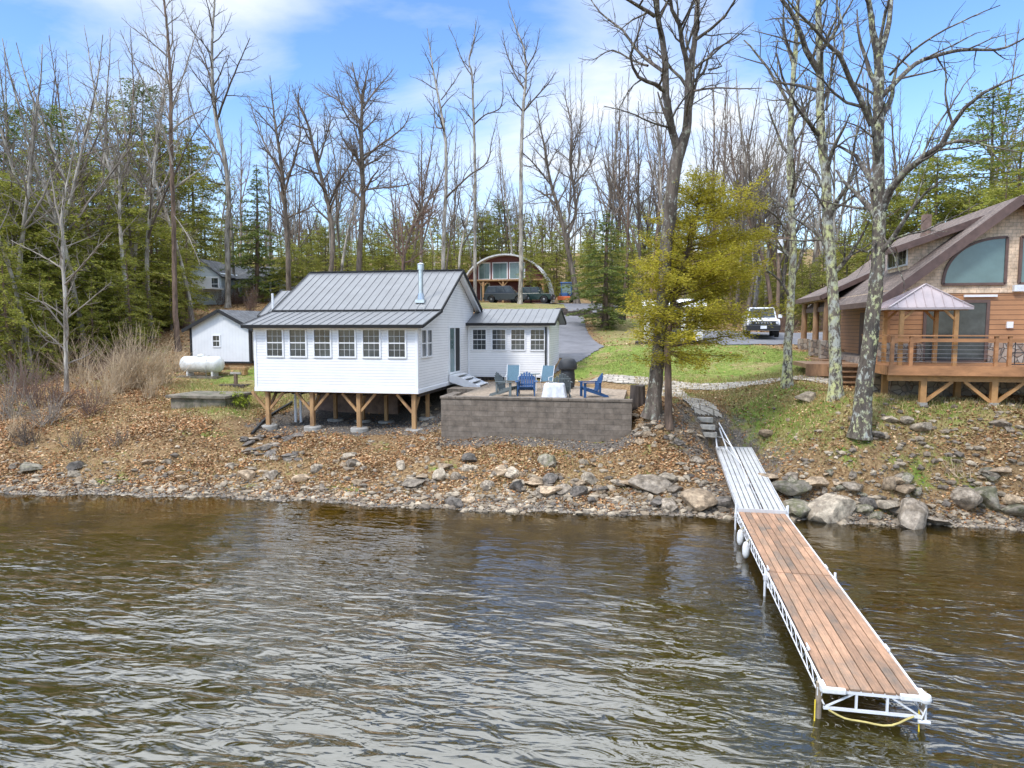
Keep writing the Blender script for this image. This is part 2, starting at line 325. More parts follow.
M['plate'] = mat('plate_white', (0.75, 0.78, 0.8), 0.5)
M['lens'] = mat('lamp_lens', (0.6, 0.62, 0.65), 0.15)
M['tail'] = mat('tail_lens', (0.35, 0.02, 0.02), 0.3)
M['tank'] = mat('white_tank_paint', (0.72, 0.73, 0.71), 0.4, var=0.06, col2=(0.60,0.60,0.56))
M['red_board'] = siding('red_board_wall', (0.17, 0.05, 0.045), 0.2, vertical=True, depth=0.5)
M['pale_arch'] = mat('pale_arch_metal', (0.62, 0.62, 0.60), 0.5, var=0.1)
M['blue_house'] = siding('pale_blue_siding', (0.56, 0.63, 0.68), 0.15, depth=0.5)
M['pole'] = mat('utility_pole_wood', (0.19, 0.13, 0.09), 0.9, var=0.2, scale=3)
M['pipe'] = mat('black_drain_pipe', (0.015, 0.016, 0.018), 0.6)
M['block'] = mat('block_foundation', (0.22, 0.15, 0.12), 0.9, var=0.2, scale=3)
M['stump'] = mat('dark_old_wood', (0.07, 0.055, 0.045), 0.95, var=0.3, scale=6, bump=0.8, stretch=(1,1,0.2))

# ------------------------------------------------------------------ terrain
SHX = np.array([-400,-60,-32,-21.1,-17.75,-14.3,-10.8,-6.4,-2.5,1.6,4.4,7.1,10.3,16,30,60,400.])
SHY = np.array([  16, 16,17.5,19.0,19.5,19.9,20.05,19.9,20.2,20.6,20.65,20.8,21.0,21.3,20.5,20,20.])
def shore(x): return np.interp(x, SHX, SHY) + 0.12*np.sin(x*1.7) + 0.08*np.sin(x*4.1+1)
ctl = []
for x in (-150,-80,-45,-30,-21,-17,-14,-11,-8,-5,-2.5,0,2,4.4,7,10,14,22,45,90,150):
    s = float(np.interp(x, SHX, SHY))
    ctl += [(x, s, 0.0), (x, s-3, -0.55), (x, s-9, -1.6), (x, s-24, -2.6), (x, s-70, -4)]
def cp(*L):
    for u, v, y in L: ctl.append(tuple(aty(u, v, y)))
cp((66,392,27),(20,385,30),(100,437,22.6),(30,437,22.3),(170,430,23.2),(180,378,33),(150,365,35),(225,365,36),(190,362,36.5),
   (200,409,26),(228,409,26),(165,409,26),(265,431,25.8),(318,430,26),(414,433,25.6),(320,455,23.2),(230,450,23.4),(240,462,22.4),
   (420,460,23),(443,441,24.8),(540,442,24.6),(631,441,24.7),(655,410,24.8),(690,455,23.4),(600,470,22.8),(560,480,22),
   (716,450,25.7),(752,449,25.6),(715,420,25.9),(700,400,28.3),(860,434,22.6),(836,398,24.8),(787,386,27.8),(800,435,23.9),
   (925,408,24),(996,407,24.2),(1020,420,23),(930,450,22.6),(1000,460,22.2),(880,400,26.5),(780,455,23.4),
   (740,386,30.5),(640,384,31),(605,381,32),(640,345,41),(700,345,41.5),(735,345,39.5),(790,345,39.5),(556,372,35),(580,360,37.5),
   (601,347,42),(590,335,48),(578,316,60),(640,328,50),(640,365,35),(740,368,34),(520,303,75),(500,303,80),(600,303,80),
   (228,308,58),(175,350,38),(120,320,48),(258,303,60),(607,318,55),(60,345,42),(10,350,42),(780,333,55),(850,334,50),(840,365,32.5),(800,368,32))
ctl += [(-15,27,1.35),(-12,27,1.35),(-10,27,1.35),(-15,29.5,1.55),(-10,29.5,1.5),(-12,32,2.1),(-12,35,2.9),(-15,34,2.7),(-7,30,2.5),(-4,30,2.6),(-1.5,30,2.75),(-4,27,1.9),
        (-4,33.5,2.85),(-7,33.5,2.85),(-8,38,3.6),(-12,40,4.4),(-18,40,4.2),(-14,50,6.2),(-25,50,6.0),(12,30,3.2),(18,27,3.4),(18,24,3.0),(14,36,4.0),(24,30,3.6),(24,24,2.6),(13,45,4.6),(22,50,5.0),
        (-30,80,9.5),(0,100,10.2),(-20,100,10.6),(30,80,7.6),(30,110,9.5),(60,60,6.4),(60,120,10),(-60,50,7.2),(-60,100,11.5),(-100,60,8),(-40,36,4.0),(-50,28,3.0),(-60,22,1.2),(-100,40,5),
        (-100,140,18),(0,150,17.5),(100,140,16),(100,60,6),(-40,200,26),(60,200,25),(0,300,37),(-200,200,28),(200,200,25),(150,100,10),(-200,60,9),(0,420,46),(-300,400,48),(300,400,46),
        (40,28,3.0),(60,30,3.2),(100,32,3.4)]
ctl = np.array(ctl, float)
def _tps(C, lam=0.02):
    n = len(C); X = C[:, :2]/30.0; d2 = ((X[:, None]-X[None])**2).sum(-1)
    K = np.where(d2 > 0, d2*np.log(np.maximum(d2, 1e-12))*0.5, 0) + np.eye(n)*lam*0.01
    Pm = np.c_[np.ones(n), X]; A = np.zeros((n+3, n+3)); A[:n,:n] = K; A[:n,n:] = Pm; A[n:,:n] = Pm.T
    return X, np.linalg.solve(A, np.r_[C[:,2], 0, 0, 0])
_TX, _TW = _tps(ctl)
def _sn(x, y, s, seed):
    a = seed*12.9898
    return (np.sin(x*s+a+1.7*np.sin(y*s*0.7+a)) + np.sin(y*s*1.13-a+1.3*np.sin(x*s*0.9)) + np.sin((x+y)*s*0.71+2*a))/3
def height(x, y):
    x = np.atleast_1d(np.asarray(x, float)); y = np.atleast_1d(np.asarray(y, float)); sh = x.shape; x = x.ravel(); y = y.ravel(); out = np.empty(len(x))
    for i in range(0, len(x), 20000):
        P_ = np.c_[x[i:i+20000], y[i:i+20000]]/30.0; d2 = ((P_[:, None]-_TX[None])**2).sum(-1)
        U = np.where(d2 > 0, d2*np.log(np.maximum(d2, 1e-12))*0.5, 0)
        out[i:i+20000] = U @ _TW[:len(_TX)] + np.c_[np.ones(len(P_)), P_] @ _TW[len(_TX):]
    ds = y - shore(x)
    amp = np.clip(ds/2, 0, 1)
    smooth = np.exp(-(((x+12)/5)**2+((y-29)/4)**2)) 
    rough = np.where((y < 28), 0.07, 0.035) * (1-smooth)
    out = out + amp*rough*(_sn(x, y, 2.3, 1)+0.6*_sn(x, y, 5.1, 2)) + np.clip((y-60)/60, 0, 1)*0.5*_sn(x, y, 0.15, 3)
    near = np.clip(1-np.abs(ds)/1.2, 0, 1)              # the waterline follows the shore curve
    out = out*(1-near) + near*np.where(ds > 0, 0.28*ds, 0.18*ds)
    gm = np.clip((x-2.1)/.35, 0, 1)*np.clip((4.2-x)/.35, 0, 1)*np.clip((26.0-y)/.3, 0, 1)*(y > 19); gzv = .58+(1.22-.6)*(y-19.3)/6.33-.2
    out = np.where(gm > 0, out*(1-gm)+np.minimum(out, gzv)*gm, out)
    out = np.where(ds < -1.0, np.minimum(out, -0.12), out); out = np.where(ds > 0.6, np.maximum(out, 0.1), out)
    return out.reshape(sh)
def hz(x, y): return float(height(x, y)[0])
def ground_at(u, v, ymax=140):
    """where the sight line through a point of the photo first meets the ground"""
    d = ray(u, v); t = np.linspace(15, ymax, 1200)/d[1]; P_ = CAMP[None] + d[None]*t[:, None]
    g = height(P_[:,0], P_[:,1]); k = np.argmax(P_[:,2] <= g)
    if P_[k,2] > g[k]: k = len(t)-1
    return Vector((P_[k,0], P_[k,1], g[k]))
def poly_mask(X, Y, poly, soft=0.35):
    poly = np.array(poly, float); inside = np.zeros(X.shape, bool); dmin = np.full(X.shape, 1e9)
    for i in range(len(poly)):
        x0, y0 = poly[i]; x1, y1 = poly[(i+1) % len(poly)]
        c = ((y0 > Y) != (y1 > Y)) & (X < (x1-x0)*(Y-y0)/((y1-y0) if y1 != y0 else 1e-9)+x0); inside ^= c
        ex, ey = x1-x0, y1-y0; t = np.clip(((X-x0)*ex+(Y-y0)*ey)/(ex*ex+ey*ey+1e-9), 0, 1)
        dmin = np.minimum(dmin, np.hypot(X-x0-t*ex, Y-y0-t*ey))
    sd_ = np.where(inside, dmin, -dmin); return np.clip(0.5+sd_/(2*soft), 0, 1)
def gp(*uv): return [tuple(ground_at(u, v)[:2]) for u, v in uv]
LAWN = [(-4.4,34.5),(-2.7,41.5),(-1.5,42),(4.5,41.0),(6.5,38.7),(8,36),(7.6,30),(6.2,29),(3.9,31),(-0.2,31.2),(-1.9,33),(-4.4,33.6)]
SLOPE = [(1.6,29.6),(4,30),(6.9,27.6),(9,26.6),(12.5,24.4),(16,24),(16,23.4),(10,23.3),(7.2,22.9),(5.6,22.7),(4.6,23.6),(3.9,25.2),(2.9,27.4)]
LEFTG = [(-24,33),(-22,36),(-17.5,36.5),(-16.2,33),(-16.3,27),(-17,25),(-18.5,25),(-20.5,27),(-23,30.5)]
DRYG = [(-5,58),(2,56),(6,50),(6,42),(0,42.3),(-2.4,42.6),(-3.4,49)]
FARG = [(-26,62),(-6,62),(4,66),(4,74),(-10,78),(-26,77)]
GRAV = [(-0.4,24.5),(1.6,26.6),(2.4,27.2),(4.2,26.4),(4.7,24.6),(4.4,22.6),(3.9,21.0),(1.9,20.9),(1.5,22.8)]
UNDER = [(-16.1,25.5),(-8.3,25.4),(-8.0,26.6),(-8.5,34.5),(-16,34.5)]
WALLB = [(-7.7,24.3),(-0.3,24.2),(-0.2,25.0),(-7.8,25.0)]
def masks(X, Y):
    g = np.maximum.reduce([poly_mask(X, Y, LAWN, 0.5), 0.95*poly_mask(X, Y, SLOPE, 0.9), 0.75*poly_mask(X, Y, LEFTG, 0.8), 0.3*poly_mask(X, Y, DRYG, 1.0), 0.3*poly_mask(X, Y, FARG, 2)])
    dry = np.maximum.reduce([poly_mask(X, Y, LAWN, 0.8), poly_mask(X, Y, SLOPE, 1.0), poly_mask(X, Y, LEFTG, 1.0), poly_mask(X, Y, DRYG, 1.2), poly_mask(X, Y, FARG, 3)])
    gr = np.maximum.reduce([0.62*poly_mask(X, Y, GRAV, 0.6), poly_mask(X, Y, UNDER, 0.3), 0.95*poly_mask(X, Y, WALLB, 0.15)])
    return g, dry, gr
def build_ground():
    def axis(a, b, lo, hi, fine, grow=1.12):
        c = list(np.arange(lo, hi, fine)); s = fine; x = hi
        while x < b: s *= grow; x += s; c.append(x)
        s = fine; x = lo; l = []
        while x > a: s *= grow; x -= s; l.append(x)
        return np.array(l[::-1]+c)
    xs = axis(-420, 420, -34, 20, 0.16, 1.1); ys = axis(-140, 600, 13, 44, 0.14, 1.08)
    X, Y = np.meshgrid(xs, ys); Z = height(X, Y); nx, ny = len(xs), len(ys)
    i = np.arange(nx-1)[None]+np.arange(ny-1)[:, None]*nx; i = i.ravel()
    me = npmesh('ground', np.c_[X.ravel(), Y.ravel(), Z.ravel()], np.c_[i, i+1, i+1+nx, i+nx], smooth=True)
    g, dry, gr = masks(X, Y)
    a = me.color_attributes.new('cover', 'FLOAT_COLOR', 'POINT')
    wet = np.clip(1-(Z-0.02)/0.3, 0, 1)
    a.data.foreach_set('color', np.stack([g, dry, gr, wet], -1).astype(np.float32).ravel())
    m = bpy.data.materials.new('ground_cover'); m.use_nodes = True; N = m.node_tree.nodes; L = m.node_tree.links; bs = N['Principled BSDF']; bs.inputs['Roughness'].default_value = 0.95
    bs.inputs['Specular IOR Level'].default_value = 0.2
    tc = N.new('ShaderNodeTexCoord'); at = N.new('ShaderNodeAttribute'); at.attribute_name = 'cover'; sp = N.new('ShaderNodeSeparateColor'); L.new(at.outputs['Color'], sp.inputs[0])
    def nz(s, d=6, r=0.65):
        n = N.new('ShaderNodeTexNoise'); n.inputs['Scale'].default_value = s; n.inputs['Detail'].default_value = d; n.inputs['Roughness'].default_value = r; L.new(tc.outputs['Object'], n.inputs['Vector']); return n.outputs['Fac']
    def ramp(f, *st):
        r = N.new('ShaderNodeValToRGB'); L.new(f, r.inputs[0]); e = r.color_ramp.elements
        while len(e) < len(st): e.new(0.5)
        for k, (p, c) in enumerate(st): e[k].position = p; e[k].color = (*c, 1)
        return r.outputs[0]
    def mix(f, a_, b_):
        x = N.new('ShaderNodeMixRGB'); L.new(f, x.inputs[0]); L.new(a_, x.inputs[1]); L.new(b_, x.inputs[2]); return x.outputs[0]
    def brk(f, n, w=0.55, lo=0.35, hi=0.65):   # a mask broken up by noise
        a1 = N.new('ShaderNodeMath'); a1.operation = 'SUBTRACT'; L.new(n, a1.inputs[0]); a1.inputs[1].default_value = 0.5
        a2 = N.new('ShaderNodeMath'); a2.operation = 'MULTIPLY_ADD'; L.new(a1.outputs[0], a2.inputs[0]); a2.inputs[1].default_value = w*4; L.new(f, a2.inputs[2])
        a3 = N.new('ShaderNodeMapRange'); L.new(a2.outputs[0], a3.inputs[0]); a3.inputs[1].default_value = lo; a3.inputs[2].default_value = hi; return a3.outputs[0]
    litter = ramp(nz(9, 9, 0.8), (0.30, (0.055,0.03,0.018)), (0.45, (0.20,0.12,0.055)), (0.55, (0.36,0.235,0.115)), (0.68, (0.54,0.41,0.23)))
    soil = ramp(nz(2.2, 6), (0.35, (0.07,0.05,0.03)), (0.6, (0.26,0.19,0.10)))
    base = mix(ramp(nz(0.9, 5), (0.40, (0,0,0)), (0.66, (0.55,0.55,0.55))), litter, soil)
    straw = ramp(nz(6, 8, 0.75), (0.3, (0.13,0.105,0.035)), (0.5, (0.30,0.25,0.10)), (0.7, (0.46,0.39,0.20)))
    green = ramp(nz(4, 8, 0.8), (0.3, (0.08,0.12,0.02)), (0.5, (0.17,0.235,0.04)), (0.7, (0.34,0.36,0.10)))
    grav = ramp(nz(16, 8, 0.8), (0.3, (0.035,0.032,0.03)), (0.5, (0.14,0.12,0.10)), (0.66, (0.38,0.33,0.265)))
    c = mix(brk(sp.outputs[1], nz(0.8, 6), 0.35), base, straw)
    c = mix(brk(sp.outputs[0], nz(0.7, 8, 0.75), 1.5, 0.35, 1.0), c, green)
    c = mix(brk(sp.outputs[2], nz(2.5, 5), 0.4), c, grav)
    wet = mix(brk(at.outputs['Alpha'], nz(3, 4), 0.3), c, ramp(nz(11, 8, 0.8), (0.3, (0.05,0.035,0.02)), (0.5, (0.15,0.105,0.06)), (0.7, (0.36,0.28,0.19))))
    # lake bed under water
    zz = N.new('ShaderNodeSeparateXYZ'); L.new(tc.outputs['Object'], zz.inputs[0]); lt = N.new('ShaderNodeMapRange'); L.new(zz.outputs[2], lt.inputs[0]); lt.inputs[1].default_value = 0.02; lt.inputs[2].default_value = -0.12
    bed = ramp(nz(1.1, 7, 0.6), (0.35, (0.32,0.21,0.06)), (0.6, (0.64,0.45,0.15)))
    fin = mix(lt.outputs[0], wet, bed); L.new(fin, bs.inputs['Base Color'])
    bp = N.new('ShaderNodeBump'); bp.inputs['Strength'].default_value = 0.7; bp.inputs['Distance'].default_value = 0.06; L.new(nz(14, 8, 0.8), bp.inputs['Height']); L.new(bp.outputs[0], bs.inputs['Normal'])
    o = mobj('ground', me, m); tag(o, kind='structure')
build_ground()

# ------------------------------------------------------------------ lake
def build_water():
    xs = np.linspace(-420, 420, 60); X, Y = np.meshgrid(xs, np.linspace(-140, 22.5, 40)); nx = 60
    # finer strip near the shore for the depth attribute
    xs = np.concatenate([np.linspace(-420, -40, 20, endpoint=False), np.arange(-40, 30, 0.5), np.linspace(30, 420, 20)])
    ys = np.concatenate([np.linspace(-140, -5, 20, endpoint=False), np.arange(-5, 22.6, 0.3)])
    X, Y = np.meshgrid(xs, ys); nx, ny = len(xs), len(ys); D = -height(X, Y)
    i = (np.arange(nx-1)[None]+np.arange(ny-1)[:, None]*nx).ravel()
    me = npmesh('lake_water', np.c_[X.ravel(), Y.ravel(), np.zeros(X.size)], np.c_[i, i+1, i+1+nx, i+nx])
    a = me.attributes.new('depth', 'FLOAT', 'POINT'); a.data.foreach_set('value', D.ravel().astype(np.float32))
    m = bpy.data.materials.new('lake_water'); m.use_nodes = True; N = m.node_tree.nodes; L = m.node_tree.links
    N.remove(N['Principled BSDF']); out = N['Material Output']
    tc = N.new('ShaderNodeTexCoord')
    def wave(scale, rot, sc, det, rough, dist=0.0):
        mp = N.new('ShaderNodeMapping'); mp.inputs['Rotation'].default_value = (0, 0, R(rot)); mp.inputs['Scale'].default_value = (sc, 1, 1); L.new(tc.outputs['Object'], mp.inputs[0])
        n = N.new('ShaderNodeTexNoise'); n.inputs['Scale'].default_value = scale; n.inputs['Detail'].default_value = det; n.inputs['Roughness'].default_value = rough; n.inputs['Distortion'].default_value = dist
        L.new(mp.outputs[0], n.inputs['Vector']); return n.outputs['Fac']
    def ma(a_, k, b_=None):
        x = N.new('ShaderNodeMath'); x.operation = 'MULTIPLY_ADD'; L.new(a_, x.inputs[0]); x.inputs[1].default_value = k
        if b_ is not None: L.new(b_, x.inputs[2])
        else: x.inputs[2].default_value = 0
        return x.outputs[0]
    w1 = wave(4.3, 42, 0.34, 2.5, 0.5, 0.8); w2 = wave(0.9, 24, 0.5, 1.5, 0.5, 0.5); w3 = wave(9, 30, 0.45, 1, 0.5, 0.3)
    # calmer lee near the shore at the left
    gust = wave(0.11, 30, 1.0, 3, 0.5); gr = N.new('ShaderNodeMapRange'); L.new(gust, gr.inputs[0]); gr.inputs[1].default_value = 0.35; gr.inputs[2].default_value = 0.65; gr.inputs[3].default_value = 0.3; gr.inputs[4].default_value = 1.2
    h = ma(w1, 0.078, ma(w2, 0.21, ma(w3, 0.012)))
    hm = N.new('ShaderNodeMath'); hm.operation = 'MULTIPLY'; L.new(h, hm.inputs[0]); L.new(gr.outputs[0], hm.inputs[1])
    dp = N.new('ShaderNodeAttribute'); dp.attribute_name = 'depth'
    sh = N.new('ShaderNodeMapRange'); L.new(dp.outputs['Fac'], sh.inputs[0]); sh.inputs[1].default_value = 0.0; sh.inputs[2].default_value = 1.8; sh.inputs[3].default_value = 0.10; sh.inputs[4].default_value = 1.0
    hm2 = N.new('ShaderNodeMath'); hm2.operation = 'MULTIPLY'; L.new(hm.outputs[0], hm2.inputs[0]); L.new(sh.outputs[0], hm2.inputs[1])
    bp = N.new('ShaderNodeBump'); bp.inputs['Strength'].default_value = 1.0; bp.inputs['Distance'].default_value = 1.0; L.new(hm2.outputs[0], bp.inputs['Height'])
    gl = N.new('ShaderNodeBsdfGlossy'); gl.inputs['Roughness'].default_value = 0.03; gl.inputs[0].default_value = (1,1,1,1); L.new(bp.outputs[0], gl.inputs['Normal'])
    fr = N.new('ShaderNodeFresnel'); fr.inputs['IOR'].default_value = 2.1; L.new(bp.outputs[0], fr.inputs['Normal'])
    tr = N.new('ShaderNodeBsdfTransparent'); tr.inputs[0].default_value = (0.80, 0.70, 0.33, 1)
    df = N.new('ShaderNodeBsdfDiffuse'); df.inputs[0].default_value = (0.038, 0.033, 0.008, 1)
    dm = N.new('ShaderNodeMapRange'); L.new(dp.outputs['Fac'], dm.inputs[0]); dm.inputs[1].default_value = 0.0; dm.inputs[2].default_value = 2.3; dm.inputs[3].default_value = 0.06; dm.inputs[4].default_value = 0.93
    body = N.new('ShaderNodeMixShader'); L.new(dm.outputs[0], body.inputs[0]); L.new(tr.outputs[0], body.inputs[1]); L.new(df.outputs[0], body.inputs[2])
    ms = N.new('ShaderNodeMixShader'); L.new(fr.outputs[0], ms.inputs[0]); L.new(body.outputs[0], ms.inputs[1]); L.new(gl.outputs[0], ms.inputs[2]); L.new(ms.outputs[0], out.inputs[0])
    tag(mobj('lake_water', me, m), kind='structure')
build_water()

# ------------------------------------------------------------------ driveway, parking area, paths (sheets laid on the ground)
def sheet(name, poly, matl, lift=0.012, step=0.35):
    poly = np.array(poly, float); x0, y0 = poly.min(0); x1, y1 = poly.max(0)
    xs = np.arange(x0-step, x1+step, step); ys = np.arange(y0-step, y1+step, step); X, Y = np.meshgrid(xs, ys)
    k = poly_mask(X, Y, poly, 0.01) > 0.5; nx = len(xs); Z = height(X, Y)+lift+0.03
    idx = (np.arange(nx-1)[None]+np.arange(len(ys)-1)[:, None]*nx)
    cc = poly_mask((X[:-1,:-1]+X[1:,1:])/2, (Y[:-1,:-1]+Y[1:,1:])/2, poly, 0.01) > 0.5
    i = idx[cc]; me = npmesh(name, np.c_[X.ravel(), Y.ravel(), Z.ravel()], np.c_[i, i+1, i+1+nx, i+nx], smooth=True)
    o = mobj(name, me, matl); tag(o, kind='structure'); return o
sheet('driveway', [(-4.6,34.6),(-3.3,37.6),(-2.45,41.8),(-3.3,45),(-4.3,50),(-5.6,60),(-4,66),(-2,72),(-4,80),(-30,80),(-30,76.5),(-9,76),(-7.6,66),(-8.6,60),(-8.2,48),(-7.6,38.4),(-4.6,38.3)], M['asphalt'], step=0.11)
sheet('parking_area', [(3.4,44.5),(4.4,39.4),(10,39.2),(16,42),(34,50),(34,58),(14,54),(6,52),(2,47.5)], M['asphalt'], step=0.12)


# ------------------------------------------------------------------ building helpers
def window(par, p, w, h, facing='-y', cols=3, rows=4, frame='white_trim', glass='glass', fw=0.06, hung=True, name='window'):
    """a window with its own frame, glazing bars and pane; p is the centre on the wall face"""
    fr = MB(); gl = MB(); x, y, z = p
    def bx(mb, a0, a1, d0, d1, z0, z1):      # a along the wall, d out of the wall
        if facing == '-y': mb.box(x+a0, x+a1, y-d1, y-d0, z+z0, z+z1)
        elif facing == '+x': mb.box(x+d0, x+d1, y+a0, y+a1, z+z0, z+z1)
        elif facing == '-x': mb.box(x-d1, x-d0, y+a0, y+a1, z+z0, z+z1)
    W, H_ = w/2, h/2
    bx(fr, -W-fw, -W, -.02, .05, -H_-fw, H_+fw); bx(fr, W, W+fw, -.02, .05, -H_-fw, H_+fw)
    bx(fr, -W, W, -.02, .05, H_, H_+fw); bx(fr, -W, W, -.02, .06, -H_-fw, -H_)
    if hung: bx(fr, -W, W, 0, .035, -.022, .022)
    for i in range(1, cols): a = -W+w*i/cols; bx(fr, a-.005, a+.005, 0, .015, -H_, H_)
    for j in range(1, rows):
        if hung and j*2 == rows: continue
        b = -H_+h*j/rows; bx(fr, -W, W, 0, .014, b-.005, b+.005)
    f = fr.build(name, M[frame], par)
    bx(gl, -W, W, -.01, .012, -H_, H_); gl.build('pane', M[glass], f)
    return f
def metal_roof(name, a, b, c, d, par, mt='roof', th=0.07, pitch=0.36, rib=0.022, trim='dark_trim', side=(1,1), front=True):
    """a,b = eave ends (left,right), c,d = ridge ends (right,left); seams run from eave to ridge"""
    A, B, C_, D = [Vector(p) for p in (a, b, c, d)]
    nrm = (B-A).cross(D-A).normalized()
    if nrm.z < 0: nrm = -nrm
    mb = MB(); mb.slab(A, B, C_, D, th) if (B-A).cross(D-A).z > 0 else mb.slab(B, A, D, C_, th)
    n = max(2, int((B-A).length/pitch))
    for i in range(n+1):
        t = i/n; p = A.lerp(B, t)+nrm*rib*0.5; q = D.lerp(C_, t)+nrm*rib*0.5
        if i == 0: p += (B-A).normalized()*.02; q += (B-A).normalized()*.02
        if i == n: p -= (B-A).normalized()*.02; q -= (B-A).normalized()*.02
        mb.beam(p, q, 0.03, rib, upd=nrm)
    r = mb.build(name, M[mt], par)
    tb = MB(); ex = (B-A).normalized()*0.03; up_ = (D-A).normalized()
    if front: tb.beam(A-ex-nrm*.03-up_*.02, B+ex-nrm*.03-up_*.02, 0.05, 0.13, upd=nrm)
    if side[0]: tb.beam(A-ex-nrm*.02, D-ex-nrm*.02, 0.05, 0.12, upd=nrm)
    if side[1]: tb.beam(B+ex-nrm*.02, C_+ex-nrm*.02, 0.05, 0.12, upd=nrm)
    if tb.v: tb.build('roof_edge', M[trim], r)
    return r

# ------------------------------------------------------------------ white cottage
def build_cottage():
    ct = empty('cottage', (0, 0, 0), 'white lap-sided lakeside cottage with grey metal roof, raised on timber posts', 'house')
    X0, X1 = -15.9, -8.85
    prof = [(26.0,3.0),(35.0,3.0),(35.0,6.52),(31.67,8.08),(28.07,6.10),(26.0,5.53)]
    w = MB(); w.prism([(X0, y, z) for y, z in prof], (X1-X0, 0, 0)); wl = w.build('wall', M['white_siding'], ct)
    t = MB()                                             # corner boards, frieze, skirt board
    t.box(X0-.02, X0+.09, 25.975, 26.1, 2.98, 5.5); t.box(X1-.09, X1+.02, 25.975, 26.1, 2.98, 5.5)
    t.box(X0+.09, X1-.09, 25.96, 26.02, 5.42, 5.6)
    t.box(X0-.03, X1+.03, 25.955, 26.05, 2.9, 3.06); t.box(X1-.03, X1+.04, 26.05, 33.8, 2.9, 3.05)
    t.build('trim', M['white_trim'], wl)
    fl = MB(); fl.box(X0+.05, X1-.05, 26.1, 34.9, 2.9, 2.985)
    for i in range(18): fl.box(X0+.2+i*.395, X0+.25+i*.395, 26.4, 34.8, 2.74, 2.895)
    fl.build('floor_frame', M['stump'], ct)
    RX0, RX1 = -16.2, -8.5
    r1 = metal_roof('roof', (RX0,25.6,5.60), (RX1,25.6,5.60), (RX1,28.15,6.24), (RX0,28.15,6.24), ct)
    metal_roof('roof', (RX0,28.05,6.26), (RX1,28.05,6.26), (RX1,31.67,8.2), (RX0,31.67,8.2), ct)
    metal_roof('roof', (RX1,35.4,6.44), (RX0,35.4,6.44), (RX0,31.67,8.2), (RX1,31.67,8.2), ct)
    rc = MB(); rc.beam((RX0-.03,31.67,8.22), (RX1+.03,31.67,8.22), 0.22, 0.05); rc.build('ridge_cap', M['dark_trim'], ct); rc = MB(); rc.beam((RX0,28.1,6.275), (RX1,28.1,6.275), 0.1, 0.03); rc.build('roof_joint_strip', M['dark_trim'], ct)
    # white rake boards and soffit under the overhang
    rb = MB()
    for (ya, za, yb, zb) in ((25.62,5.49,28.1,6.11),(28.1,6.13,31.67,8.06),(31.67,8.06,35.38,6.31)):
        rb.beam((RX1-.04,ya,za), (RX1-.04,yb,zb), 0.03, 0.16); rb.beam(((RX1+X1)/2,ya,za+.03), ((RX1+X1)/2,yb,zb+.03), 0.3, 0.02)
    rb.box(RX0+.05, RX1-.06, 25.66, 25.98, 5.49, 5.52); rb.build('soffit', M['white_trim'], ct)
    # windows in the front
    for u in (275, 298, 322.5, 347, 371.5, 397):
        p = aty(u, 344, 26.0); window(ct, (p[0], 26.0, 4.90), 0.68, 1.08, '-y', 3, 4)
    for yy in (26.75, 27.5): window(ct, (X1, yy, 4.88), 0.55, 1.05, '+x', 2, 2)
    # sliding door
    dr = MB(); dr.box(X1, X1+.05, 30.35, 32.25, 3.38, 3.46); dr.box(X1, X1+.05, 30.35, 32.25, 5.5, 5.58)
    for yy in (30.35, 31.26, 32.17): dr.box(X1, X1+.055, yy, yy+.08, 3.46, 5.5)
    d = dr.build('door', M['white_trim'], ct); g = MB(); g.box(X1+.005, X1+.02, 30.43, 31.26, 3.46, 5.5); g.build('pane', M['lodge_glass'], d)
    g = MB(); g.box(X1+.005, X1+.03, 31.34, 32.17, 3.46, 5.5); g.build('screen', M['dark_trim'], d)
    # entrance steps
    st = MB(); n = 4
    for i in range(n):
        zt = 3.36-i*0.145; x0 = X1+.06+i*.34
        st.box(x0, x0+.38, 30.3, 32.0, zt-.04, zt); st.box(x0+.02, x0+.05, 30.33, 31.97, zt-.16, zt-.041)
    for yy in (30.28, 31.99):
        st.prism([(X1+.05,yy,3.33),(X1+.4,yy,3.33),(X1+1.5,yy,2.86),(X1+1.5,yy,2.78),(X1+.9,yy,2.78),(X1+.05,yy,3.05)], (0,.03,0))
    st.build('steps', M['white_trim'], ct)
    # wood-stove flue
    fx, fy = -9.6, 28.75; cf = MB(); cf.tube([(fx,fy,6.4),(fx,fy,8.05)], .105, 16); f = cf.build('flue', M['flue'], ct, smooth=True)
    cc = MB(); cc.tube([(fx,fy,8.0),(fx,fy,8.22)], .15, 16); cc.tube([(fx,fy,8.24),(fx,fy,8.3)], [.17,.05], 16); cc.build('flue_cap', M['flue'], f, smooth=True)
    cc = MB(); cc.box(fx-.2, fx+.2, fy-.2, fy+.2, 6.58, 6.72); cc.tube([(fx,fy,6.7),(fx,fy,7.0)], [.17,.12], 16); cc.build('flashing', M['flue'], f)
    # timber posts with braces, on concrete footings
    def post(x, y, zb, br=True, w=.17):
        p = MB(); p.box(x-w/2, x+w/2, y-w/2, y+w/2, zb+.1, 2.82 if not br else 2.9)
        o = p.build('post', M['fresh_wood'], ct, bevel=.01)
        if br:
            b = MB()
            for s in (-1, 1):
                if (x < X0+.4 and s < 0) or (x > X1-.4 and s > 0): continue
                b.beam((x+s*.08, y, 2.12), (x+s*.72, y, 2.84), .1, .09, upd=(0,1,0))
            b.beam((x, y+.08, 2.12), (x, y+.7, 2.8), .09, .09, upd=(1,0,0)); b.build('brace', M['fresh_wood'], o)
        q = MB(); prof = [(.36,zb-.35),(.37,zb+.06),(.33,zb+.105)]; q.lathe(prof, 18, (x,y,0)); q.build('footing', M['concrete'], o, smooth=True)
